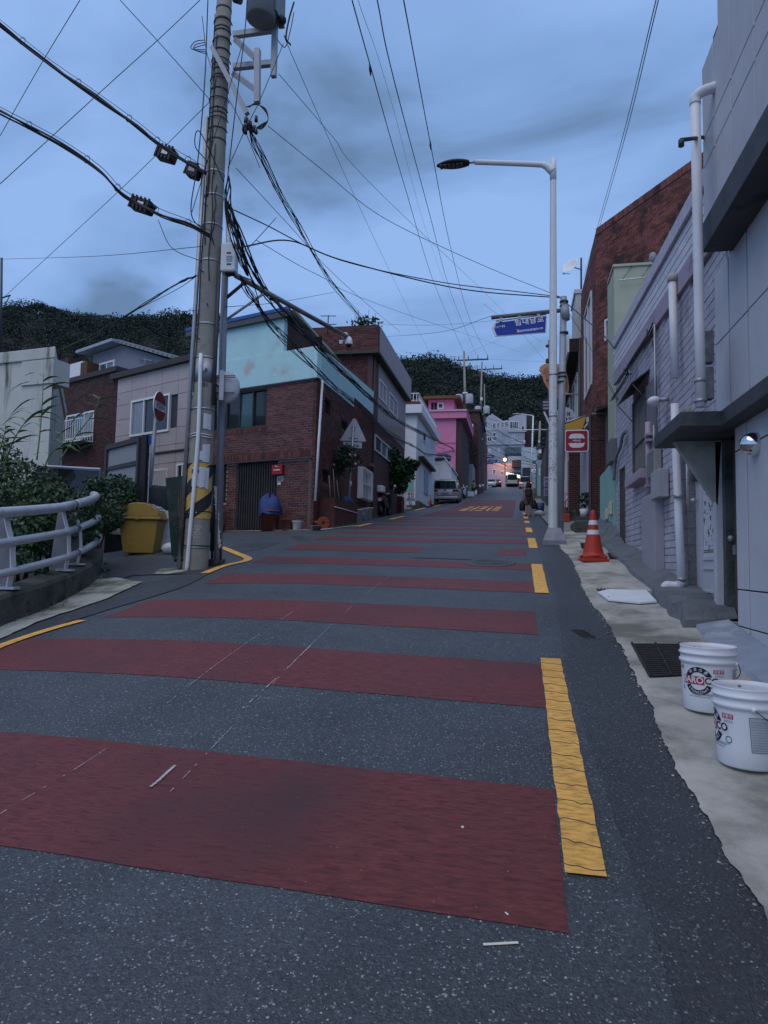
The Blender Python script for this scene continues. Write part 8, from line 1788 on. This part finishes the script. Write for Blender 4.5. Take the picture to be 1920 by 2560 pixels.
# ---------------- motor scooters
def scooter(loc, rz, label, s=1.):
    t = thing('scooter', label, 'scooter', loc, rz, 'scooters parked at the kerb'); BK = pm('scooter_black', (.015, .015, .016), rough=.3, bump=0, spec=.5)
    for y in (-.55, .62):
        b = MB(); M_ = Matrix.Rotation(rad(90), 3, 'Y'); b.lathe([(.13, -.05), (.22, -.055), (.25, -.03), (.25, .03), (.22, .055), (.13, .05)], (0, y, .25), 18, M=M_); w_ = b.build('wheel', RUB, t, local=True)
        b = MB(); b.lathe([(0, -.045), (.13, -.045), (.13, .045), (0, .045)], (0, y, .25), 12, M=M_); b.build('rim', RIM, w_, local=True)
    m = MB(); m.ext([(-.17, -.75, .55), (-.17, -.35, .32), (-.17, .1, .30), (-.17, .1, .42), (-.17, -.05, .74), (-.17, -.7, .80)], (.34, 0, 0)); m.build('body', BK, t, bevel=.05, local=True)
    m = MB(); m.ext([(-.15, -.68, .81), (-.15, -.02, .755), (-.15, -.05, .84), (-.15, -.64, .88)], (.3, 0, 0)); m.build('seat', RUB, t, bevel=.04, local=True)
    m = MB(); m.ext([(-.2, .30, .28), (-.2, .42, .30), (-.2, .38, .95), (-.2, .28, .95)], (.4, 0, 0)); m.build('leg_shield', BK, t, bevel=.04, local=True)
    m = MB(); m.box(-.17, .17, .08, .34, .26, .31); m.build('footboard', BK, t, local=True)
    m = MB(); m.tube([(0, .62, .25), (0, .42, .7), (0, .34, 1.0)], .035, 8); m.build('fork', STEEL_D, t, local=True)
    m = MB(); m.tube([(-.34, .22, 1.05), (-.15, .32, 1.02), (.15, .32, 1.02), (.34, .22, 1.05)], .018, 6); m.build('handlebar', STEEL_D, t, local=True)
    m = MB(); m.ball((0, .40, .9), .11, 10, 7); m.build('headlight', HEADL, t, local=True)
    m = MB(); m.box(-.2, .2, -.98, -.55, .89, 1.17); m.build('top_box', PVC, t, bevel=.06, local=True)
    m = MB(); m.box(-.1, .1, -.80, -.76, .55, .68); m.build('number_plate', SWHITE, t, local=True)
    m = MB(); m.box(-.13, .13, -.79, -.74, .70, .79); m.build('tail_light', TAIL, t, bevel=.02, local=True)
    for sd in (-1, 1):
        m = MB(); m.tube([(sd*.28, .25, 1.05), (sd*.34, .22, 1.2)], .01, 5); m.ball((sd*.36, .22, 1.26), .06, 8, 6, (1, .4, .9)); m.build('mirror', PVC if sd > 0 else BK, t, local=True)
    m = MB(); m.tube([(.13, -.35, .32), (.2, -.45, .02)], .015, 5); m.build('kick_stand', STEEL_D, t, local=True)
    return t
q = gr(955, 1291); scooter((q.x, q.y+.5, gz(q.x, q.y+.5)), rad(-6), 'black scooter with a white top box parked by the white buckets')
for k, (px, Y_, l_) in enumerate(((1190, 74, 'small black scooter parked behind the standing person'), (1198, 80, 'black scooter with a round mirror further uphill'))): q = put(px, Y_); scooter(q, rad(160), l_)
# ---------------- cones and no-parking board, left side
q = gr(1000, 1278); cone((q.x, q.y, gz(q.x, q.y)), .80, 'worn orange cone with dull bands next to the no parking board')
q = gr(1075, 1262); cone((q.x, q.y, gz(q.x, q.y)), .72, 'orange cone standing at the rear corner of the silver minivan')
q = gr(1026, 1272); T = thing('no_parking_board', 'white and blue Korean no parking board on thin black legs', 'sign', (q.x, q.y, gz(q.x, q.y)))
zq = gz(q.x, q.y); m = MB(); m.box(q.x-.27, q.x+.27, q.y-.02, q.y+.02, zq+.22, zq+.95); m.build('panel', SWHITE, T)
m = MB(); m.box(q.x-.25, q.x+.25, q.y-.026, q.y-.021, zq+.45, zq+.60); m.build('blue_band', pm('band_blue', (.1, .3, .5), bump=0), T)
Mx = frame_at((q.x, q.y-.03, zq+.83), (1, 0, 0), (0, 0, 1)); text('주차', .21, PRED, Mx, T, bold=.004); text('금지', .21, PRED, Mx @ Matrix.Translation((0, -.19, 0)), T, bold=.004)
m = MB(); m.tube([(q.x+.07*math.cos(6.283*i/14), q.y-.03, zq+.33+.07*math.sin(6.283*i/14)) for i in range(15)], .014, 5); m.build('no_symbol', PRED, T)
for s in (-.2, .25): m = MB(); m.tube([(q.x+s, q.y, zq), (q.x+s, q.y, zq+.95)], .016, 6); m.build('leg', BLACK, T)
# white tank and clutter at the white house corner
q = gr(1050, 1262); m = MB(); m.lathe([(0, 0), (.45, 0), (.42, .7), (.3, .85), (0, .85)], (q.x-.5, q.y+1, gz(q.x, q.y)), 16); tag(m.build('white_drum', PVC), 'white plastic drum at the corner of the white house', 'drum')
for k in range(4): q = gr(1045+k*7, 1266-k*1); m = MB(); m.lathe([(0, 0), (.13, 0), (.18, .25), (.15, .25), (0, .2)], (q.x, q.y, gz(q.x, q.y)), 12); tag(m.build('clay_pot', TERR), 'small clay pot in the row at the white house corner', 'pot', 'clay pots at the white house')
for k in range(3): q = put(1176+k*9, 66+k*7); m = MB(); m.box(q[0]-.5, q[0]+.3, q[1]-.4, q[1]+.4, q[2], q[2]+.5); tag(m.build('styrofoam_planter', PVC, bevel=.04), 'white styrofoam planter box at the far left kerb', 'planter', 'styrofoam planters up the street')

# ================================================================== people
def skin_person(name, label, loc, rz, height, joints, edges, mats, parts, group=None):
    pass
def limb(m, pts, rs, n=10): m.tube(smoothpath(pts, 5), list(np.interp(np.linspace(0, len(rs)-1, (len(rs)-1)*5+1), range(len(rs)), rs)), n)
def skinmesh(V, E, R, name, mat, parent, sub=2):
    me = bpy.data.meshes.new(name); me.from_pydata(V, E, []); o = bpy.data.objects.new(name, me); COL.objects.link(o)
    sk_ = o.modifiers.new('s', 'SKIN'); sk_.use_smooth_shade = True
    sv = me.skin_vertices[0].data if me.skin_vertices else None
    if sv is None:
        bpy.context.view_layer.objects.active = o; me.skin_vertices  # created by the modifier
    for i, r in enumerate(R): me.skin_vertices[0].data[i].radius = (r, r) if not isinstance(r, tuple) else r
    me.skin_vertices[0].data[0].use_root = True
    ss = o.modifiers.new('ss', 'SUBSURF'); ss.levels = sub; ss.render_levels = sub
    dg = bpy.context.evaluated_depsgraph_get(); nm = bpy.data.meshes.new_from_object(o.evaluated_get(dg)); bpy.data.objects.remove(o); nm.name = name
    nm.materials.clear(); return link(name, nm, mat, parent)
SKIN = pm('skin', (.36, .20, .13), rough=.6, var=.06, scale=5, bump=.05)
def person(label, loc, rz, H, top, bottom, hair, shoes, pose, hairlen=.12, extra=None):
    t = thing('person', label, 'person', loc, rz); k = H/1.65
    J = {n: Vector(p)*k for n, p in pose.items()}
    names = list(J); idx = {n: i for i, n in enumerate(names)}
    ED = [('pel', 'bel'), ('bel', 'chest'), ('chest', 'neck'), ('neck', 'head0'), ('head0', 'head'), ('head', 'crown'), ('chest', 'shL'), ('shL', 'elL'), ('elL', 'wrL'), ('wrL', 'hdL'), ('chest', 'shR'), ('shR', 'elR'), ('elR', 'wrR'), ('wrR', 'hdR'), ('pel', 'hpL'), ('hpL', 'knL'), ('knL', 'anL'), ('anL', 'toL'), ('pel', 'hpR'), ('hpR', 'knR'), ('knR', 'anR'), ('anR', 'toR')]
    RD = dict(pel=(.125, .10), bel=(.118, .09), chest=(.135, .095), neck=.05, head0=.062, head=.085, crown=.06, shL=.058, shR=.058, elL=.040, elR=.040, wrL=.028, wrR=.028, hdL=.03, hdR=.03, hpL=.088, hpR=.088, knL=.056, knR=.056, anL=.036, anR=.036, toL=.03, toR=.03)
    V = [J[n] for n in names]; E = [(idx[a], idx[b]) for a, b in ED]
    R = [tuple(x*k for x in RD[n]) if isinstance(RD[n], tuple) else RD[n]*k for n in names]
    skinmesh(V, E, R, 'body', SKIN, t)
    # clothing shells
    m = MB()
    limb(m, [J['pel']+Vector((0, 0, -.06))*k, J['pel'], J['bel'], J['chest'], J['chest']+Vector((0, 0, .10))*k], [.15*k, .152*k, .138*k, .152*k, .09*k], 14); m.build('shirt', top, t, local=True)
    for s in 'LR':
        m = MB(); limb(m, [J['sh'+s]+(J['chest']-J['sh'+s])*.35, J['sh'+s], J['sh'+s].lerp(J['el'+s], .55)], [.075*k, .072*k, .058*k], 10); m.build('sleeve', top, t, local=True)
        m = MB(); limb(m, [J['pel']+Vector((.03*(-1 if s == 'L' else 1), 0, .02)), J['hp'+s], J['hp'+s].lerp(J['kn'+s], .5), J['hp'+s].lerp(J['kn'+s], .8)], [.12*k, .112*k, .098*k, .10*k], 12); m.build('shorts', bottom, t, local=True)
        m = MB(); a = J['an'+s]; b = J['to'+s]; d_ = (b-a); m.ball(a.lerp(b, .5)+Vector((0, 0, -.02)), .085*k, 10, 7, (.55, 1.25, .55)); m.build('shoe', shoes, t, local=True)
        # fingers
        hd = J['hd'+s]; m = MB(); dn = (J['hd'+s]-J['wr'+s]).normalized()
        for f in range(4): o_ = Vector((0, (f-1.5)*.02, 0))*k; m.tube([hd+o_, hd+o_+dn*.045*k, hd+o_+dn*.05*k+Vector((.02*(1 if s == 'L' else -1), 0, -.02))*k], [.010*k, .009*k, .007*k], 6)
        m.tube([hd+Vector((0, .03, .02))*k, hd+Vector((.01, .05, -.01))*k], [.011*k, .008*k], 6); m.build('fingers', SKIN, t, local=True)
    h = J['head']; m = MB(); m.ball(h+Vector((0, -.012, .035))*k, .118*k, 16, 11, (.9, 1.0, 1.08)); 
    if hairlen: m.lathe([(.10*k, .06*k), (.118*k, 0), (.125*k, -hairlen*k*.6), (.118*k, -hairlen*k), (.09*k, -hairlen*k*1.02)], h+Vector((0, -.015, .02))*k, 16)
    m.build('hair', hair, t, local=True)
    m = MB(); m.ball(h+Vector((0, .1, .0))*k, .018*k, 8, 6, (.8, 1.2, 1.3)); m.ball(h+Vector((-.035, .085, .025))*k, .01*k, 6, 4); m.ball(h+Vector((.035, .085, .025))*k, .01*k, 6, 4); m.build('face', SKIN, t, local=True)
    return t, J, k
POSE_W = dict(pel=(0, 0, .92), bel=(0, .0, 1.05), chest=(0, .02, 1.24), neck=(0, .03, 1.37), head0=(0, .04, 1.44), head=(0, .05, 1.51), crown=(0, .045, 1.60), shL=(-.17, .02, 1.30), elL=(-.23, -.02, 1.06), wrL=(-.27, .02, .84), hdL=(-.275, .03, .77), shR=(.17, .02, 1.30), elR=(.25, -.05, 1.08), wrR=(.28, .03, .88), hdR=(.285, .05, .82),
    hpL=(-.09, 0, .86), knL=(-.10, -.02, .48), anL=(-.10, -.10, .09), toL=(-.10, .0, .03), hpR=(.09, 0, .86), knR=(.10, .08, .48), anR=(.10, .02, .09), toR=(.10, .13, .03))
HAIR = pm('hair_black', (.012, .010, .010), rough=.45, var=.2, bump=.3, stretch=(8, 8, 1)); OLIVE = pm('shorts_brown', (.10, .075, .06), bump=.1); BEIGE_T = pm('top_beige', (.30, .19, .15), bump=.1); NYL = pm('nylon_black', (.012, .012, .014), rough=.5, var=.2, bump=.3)
wq = gr(1321, 1291); Wl = (wq.x, wq.y, gz(wq.x, wq.y))
t, J, k = person('person with black bob hair walking uphill with a backpack and dark bags', Wl, rad(-3), 1.42, BEIGE_T, OLIVE, HAIR, NYL, POSE_W, .17)
WM = Matrix.Translation(Vector(Wl)) @ Matrix.Rotation(rad(-3), 4, 'Z')
def wp(v): return WM @ (Vector(v)*k)
bp_ = thing('backpack', 'small black backpack worn by the walking person', 'backpack', wp((0, -.2, 1.1)), rad(-3))
m = MB(); m.box(-.15*k, .15*k, -.11*k, .05*k, -.19*k, .2*k); m.build('bag_body', NYL, bp_, bevel=.05, local=True)
m = MB(); m.box(-.11*k, .11*k, -.15*k, -.112*k, -.16*k, .0); m.build('front_pocket', NYL, bp_, bevel=.02, local=True)
for s in (-1, 1): m = MB(); m.tube([wp((s*.10, -.16, 1.28)), wp((s*.11, -.02, 1.375)), wp((s*.13, .1, 1.32)), wp((s*.13, .13, 1.15)), wp((s*.14, -.05, 1.0))], .018, 6); m.build('strap', NYL, bp_)
def handbag(c, w_, h_, label, tilt):
    c = Vector(c); o = thing('shopping_bag', label, 'bag', c); m = MB(); V = []
    for z, a, b_ in ((0, .8, .7), (.15, 1, 1), (.55, .95, .9), (.85, .6, .5), (1, .32, .3)):
        for kk in range(12): an = 6.283*kk/12; V.append(c+Vector((w_*a*math.cos(an)*(1+.06*math.sin(3*an))+tilt*z, w_*.5*b_*math.sin(an), -h_+z*h_)))
    m.add(V, [(i*12+kk, i*12+(kk+1) % 12, (i+1)*12+(kk+1) % 12, (i+1)*12+kk) for i in range(4) for kk in range(12)]+[tuple(range(11, -1, -1)), tuple(48+i for i in range(12))], True); m.build('bag_body', NYL, o)
    m = MB(); m.tube([c+Vector((-.03+tilt, 0, -.02)), c+Vector((tilt, 0, .07)), c+Vector((.03+tilt, 0, -.02))], .008, 5); m.build('handle', NYL, o)
handbag(wp((-.285, .03, .76))+Vector((0, 0, -.0)), .12, .42, 'full black bag hanging from the left hand of the walking person', 0)
handbag(wp((.30, .05, .80)), .13, .38, 'dark bundle hanging from the right hand of the walking person', -.06)
m = MB(); q = Vector(Wl)+Vector((.45, .6, .15)); m.ball(q, .2, 12, 8, (1.1, .8, .75)); tag(m.build('white_sack', MATS['bag_white']), 'white sack on the pavement right of the walking person', 'sack')
PO2 = dict(POSE_W); PO2.update(knR=(.1, .0, .48), anR=(.1, -.02, .09), toR=(.1, .1, .03), knL=(-.1, .0, .48), anL=(-.1, -.02, .09), toL=(-.1, .1, .03), elL=(-.24, .05, 1.08), wrL=(-.12, .18, 1.12), hdL=(-.08, .2, 1.14))
q = put(1183, 67.5); person('person in a yellow-green vest and black trousers standing by the scooters', q, rad(200), 1.62, pm('vest_lime', (.20, .24, .06), bump=.1), pm('trousers_black', (.015, .015, .017), bump=.1), HAIR, SWHITE, PO2, 0)
PO3 = dict(PO2); q = put(1206, 84); person('person in pale clothes crouching over planters far up the street', q, rad(120), 1.1, pm('shirt_tan', (.25, .2, .17), bump=.1), OLIVE, HAIR, NYL, PO3, 0)

# ================================================================== far poles, lamps, signs
def far_pole(px_b, px_t, pyt, Y, label, r=.16, arms=True, boxes=True):
    b0 = put(px_b, Y); tp = aY(px_t, pyt, Y); t = thing('concrete_pole', label, 'utility pole', b0); m = MB(); m.tube([Vector(b0), tp], [r, r*.6], 12); m.build('shaft', POLEC, t)
    if arms:
        for dz, w_, off in ((.9, 1.5, .9), (1.6, .9, -.2)): m = MB(); m.box(tp.x+off-w_, tp.x+off+w_, Y-.06, Y+.06, tp.z-dz-.06, tp.z-dz+.06); m.build('cross_arm', STEEL_D, t); [m_ins(t, tp.x+off-w_+.1+k*(2*w_-.2)/3, Y, tp.z-dz) for k in range(4)]
    if boxes:
        for s in (-1, 1): m = MB(); q = Vector((tp.x+.1+s*.5, Y-.3, boxes)); m.lathe([(0, 0), (.36, 0), (.38, .05), (.38, .85), (.3, .95), (0, .98)], q, 14); m.build('transformer', pm('transformer_pale', (.38, .40, .42), bump=.03), t)
        m = MB(); m.box(tp.x-.9, tp.x+1.1, Y-.2, Y-.05, boxes-.1, boxes-.02); m.build('platform', STEEL_D, t)
    rr = random.Random(int(px_b))
    for k in range(9): q = tp.lerp(Vector(b0), .3+.05*k); m = MB(); m.box(q.x-.35*rr.random(), q.x+.45*rr.random(), Y-.35, Y-.15, q.z, q.z+.5*rr.random()+.1); m.build('fitting', STEEL_D if k % 3 else PVC, t)
    for k in range(6):
        q = tp.lerp(Vector(b0), .28+.07*k); m = MB(); R = [q+Vector((.3*math.cos(6.283*i/10), -.3, .3*math.sin(6.283*i/10))) for i in range(11)]; m.tube(R, .02, 4); m.build('cable_coil', CAB, t)
    return t
def m_ins(t, x, Y, z): m = MB(); m.tube([(x, Y, z), (x, Y, z+.45)], [.05, .03], 6); m.build('insulator', STEEL_D, t)
far_pole(1168, 1160, 878, 66, 'first far concrete utility pole with twin transformers past the pink house', boxes=aY(1160, 1012, 66).z)
far_pole(1196, 1205, 905, 80, 'second far concrete utility pole with twin pale transformers', boxes=aY(1207, 1037, 80).z)
far_pole(1214, 1211, 960, 98, 'slim third far utility pole hung with blue street signs', r=.11, arms=False, boxes=False)
far_pole(1343, 1350, 1053, 78, 'rustic weathered utility pole on the right kerb uphill', r=.17, arms=False, boxes=False)
# cable ducts/tangles between the far poles
for k in range(26):
    rr = random.Random(100+k); a = (1160+rr.uniform(0, 10), 1010+rr.uniform(0, 130), 66); b_ = (1205+rr.uniform(0, 10), 1030+rr.uniform(0, 130), 80); c = ((a[0]+b_[0])/2, max(a[1], b_[1])+rr.uniform(2, 18), 73)
    wire([a, c, b_], .02, 'slack black cable strung between the far utility poles', 'cables between the far poles', k=5)
for k in range(12):
    rr = random.Random(300+k); a = (1207, 1040+k*10, 80); b_ = (1345+rr.uniform(-10, 15), 1085+k*11+rr.uniform(-20, 40), 79); wire([a, ((a[0]+b_[0])/2, (a[1]+b_[1])/2+rr.uniform(2, 12), 80), b_], .022, 'black cable crossing high over the upper street', 'cables over the upper street', k=5)
for k in range(6):
    rr = random.Random(400+k); wire([(1168, 1090+k*12, 66), (1120, 1110+k*10+rr.uniform(0, 8), 60), (1075+rr.uniform(-15, 15), 1090+k*14, 48)], .014, 'black cable strung along the pink house front', 'cables along the pink house', k=5)
# far street lamp
b0 = put(1327, 112); T = thing('far_street_lamp', 'white street lamp far up the road with a 30 sign on it', 'street lamp', b0); tp = aY(1333, 1040, 112)
m = MB(); m.tube([Vector(b0), tp], [.16, .12], 8); m.build('pole', CREAM, T); q = aY(1303, 1035, 112)
m = MB(); m.tube(smoothpath([tp, tp+Vector((-.3, 0, .1)), q], 4), .09, 8); m.build('arm', CREAM, T)
m = MB(); m.ball(aY(1292, 1035, 112), .5, 12, 7, (1.5, .6, .25)); m.build('lamp_head', pm('lamp_grey', (.35, .36, .36), bump=.02), T)
m = MB(); m.tube([aY(1284, 1075, 112), aY(1368, 1074, 112)], .08, 6); m.build('cross_arm', CREAM, T)
c_ = aY(1335, 1165, 111.6); Mx = frame_at(c_, (1, 0, 0), (0, 0, 1)); T2 = thing('speed_limit_sign', 'round red-rimmed 30 speed limit sign on the far lamp', 'road sign', c_)
dsc = [(.42*math.cos(rad(a)), .42*math.sin(rad(a))) for a in range(0, 360, 12)]; sgn(dsc, -.04, 0, PRED, 'rim', Mx, T2); sgn([(x*.76, y*.76) for x, y in dsc], .002, .02, SWHITE, 'face', Mx, T2); text('30', .42, PBLK, Mx @ Matrix.Translation((0, 0, .03)), T2, bold=.012)
sgn([(-.4, -1.05), (.4, -1.05), (.4, -.48), (-.4, -.48)], -.04, 0, SWHITE, 'plate', Mx, T2); sgn([(-.2, -.9), (.2, -.9), (0, -.6)], .002, .01, PGRN, 'plate_mark', Mx, T2)
# blue street signs on the far pole
for px, py, w_ in ((1222, 1141, 1.2), (1232, 1153, 1.0), (1224, 1157, .8)):
    c_ = aY(px, py, 97.5); Mx = frame_at(c_, (1, 0, 0), (0, 0, 1)); T2 = thing('far_street_sign', 'small blue street name plate on the slim far pole', 'street sign', c_, 0, 'blue street plates on the far pole'); sgn([(-w_*.6, -.2), (w_*.6, -.2), (w_*.6, .2), (-w_*.6, .2)], -.03, 0, SBLUE, 'plate', Mx, T2); sgn([(-w_*.4, -.04), (w_*.4, -.04), (w_*.4, .06), (-w_*.4, .06)], .002, .01, SWHITE, 'print', Mx, T2)
# round mirror and hazard post far left
c_ = aY(1208, 1166, 97); T2 = thing('far_mirror', 'dark round traffic mirror on the far pole', 'traffic mirror', c_); m = MB(); m.lathe([(0, .1), (.45, .06), (.5, 0), (.45, -.05), (0, -.1)], c_, 18, M=Matrix.Rotation(rad(90), 3, 'X')); m.build('mirror', pm('mirror_dark', (.05, .055, .06), bump=0), T2)
b0 = put(1214, 108); T2 = thing('hazard_post', 'short black and yellow striped post by the far cars', 'post', b0)
for k in range(6): m = MB(); m.tube([(b0[0], b0[1], b0[2]+.25*k), (b0[0], b0[1], b0[2]+.25*k+.248)], .2, 10); m.build('stripe', HY if k % 2 else HB, T2)
# glowing sodium lamp on the far house
c_ = aY(1262, 1149, 150.2); T2 = thing('sodium_lamp', 'glowing orange sodium lamp above the lavender house', 'street lamp', c_)
m = MB(); m.ball(c_, .30, 12, 8); m.build('bulb', pm('sodium', (1, .6, .25), bump=0, emit=(1, .36, .10, 30)), T2)
m = MB(); m.tube([c_+Vector((0, .05, .32)), c_+Vector((0, 1.5, .8)), c_+Vector((0, 1.6, -3))], .06, 6); m.build('bracket', STEEL_D, T2)
pl_ = bpy.data.lights.new('sodium_light', 'POINT'); pl_.energy = 420; pl_.color = (1, .5, .18); pl_.shadow_soft_size = .3; po_ = bpy.data.objects.new('sodium_light', pl_); COL.objects.link(po_); po_.location = c_+Vector((0, -.7, -.1))
# street light far right wires posts
# small mast with insulators on the right roofs
b0 = aY(1371, 960, 46); T2 = thing('roof_mast', 'short roof mast with dark insulators at the right roofline', 'mast', b0); m = MB(); m.tube([b0+Vector((0, 0, -3.5)), aY(1373, 850, 46)], .06, 8); m.build('mast', STEEL_D, T2)
for yy in (865, 900, 905): m = MB(); m.ball(aY(1368, yy, 45.9), .11, 8, 6); m.build('insulator', INS, T2)

# ================================================================== wooded hill
HL = pm('hill_leaf', (.020, .034, .024), rough=.8, var=.5, scale=.05, bump=0, island=.35)
R4 = np.random.default_rng(17); m = MB()
def crown(c, r, n, s):
    for i in range(n):
        d = R4.normal(size=3); d /= np.linalg.norm(d); d[2] = abs(d[2])*.9-.15; k_ = .55+.45*R4.random(); q = Vector(c)+Vector(d)*r*k_; q.z += r*.15
        a = Vector(R4.normal(size=3)); a.normalize(); b_ = a.cross(Vector(R4.normal(size=3)));
        if b_.length < 1e-3: continue
        b_.normalize(); e_ = s*(.6+.8*R4.random()); m.add([q-a*e_, q+b_*e_*.7, q+a*e_, q-b_*e_*.7], [(0, 1, 2, 3)])
cnt = 0
for row in range(26):
    y = 186+row*6.0+R4.random()*3
    for k in range(270):
        x = -330+R4.random()*480; px = px_of(x, y)
        if px < -120 or px > 2040: continue
        yy = y+R4.normal()*3; z = terr(x, yy); r = 2.4+2.2*R4.random()+(2.2 if R4.random() < .12 else 0)
        pxx, pyy = proj((x, yy, z+r))
        if pyy < ridge(pxx)-16: r *= .7
        if row < 20 and pyy > 1130: continue
        if 600 < pxx < 840 and False: continue
        crown((x, yy, z+r*.5), r, 72 if row < 20 else 100, .40); cnt += 1
tag(m.build('woods', HL), 'dark evergreen woods covering the hill behind the houses', 'woods', kind='stuff')
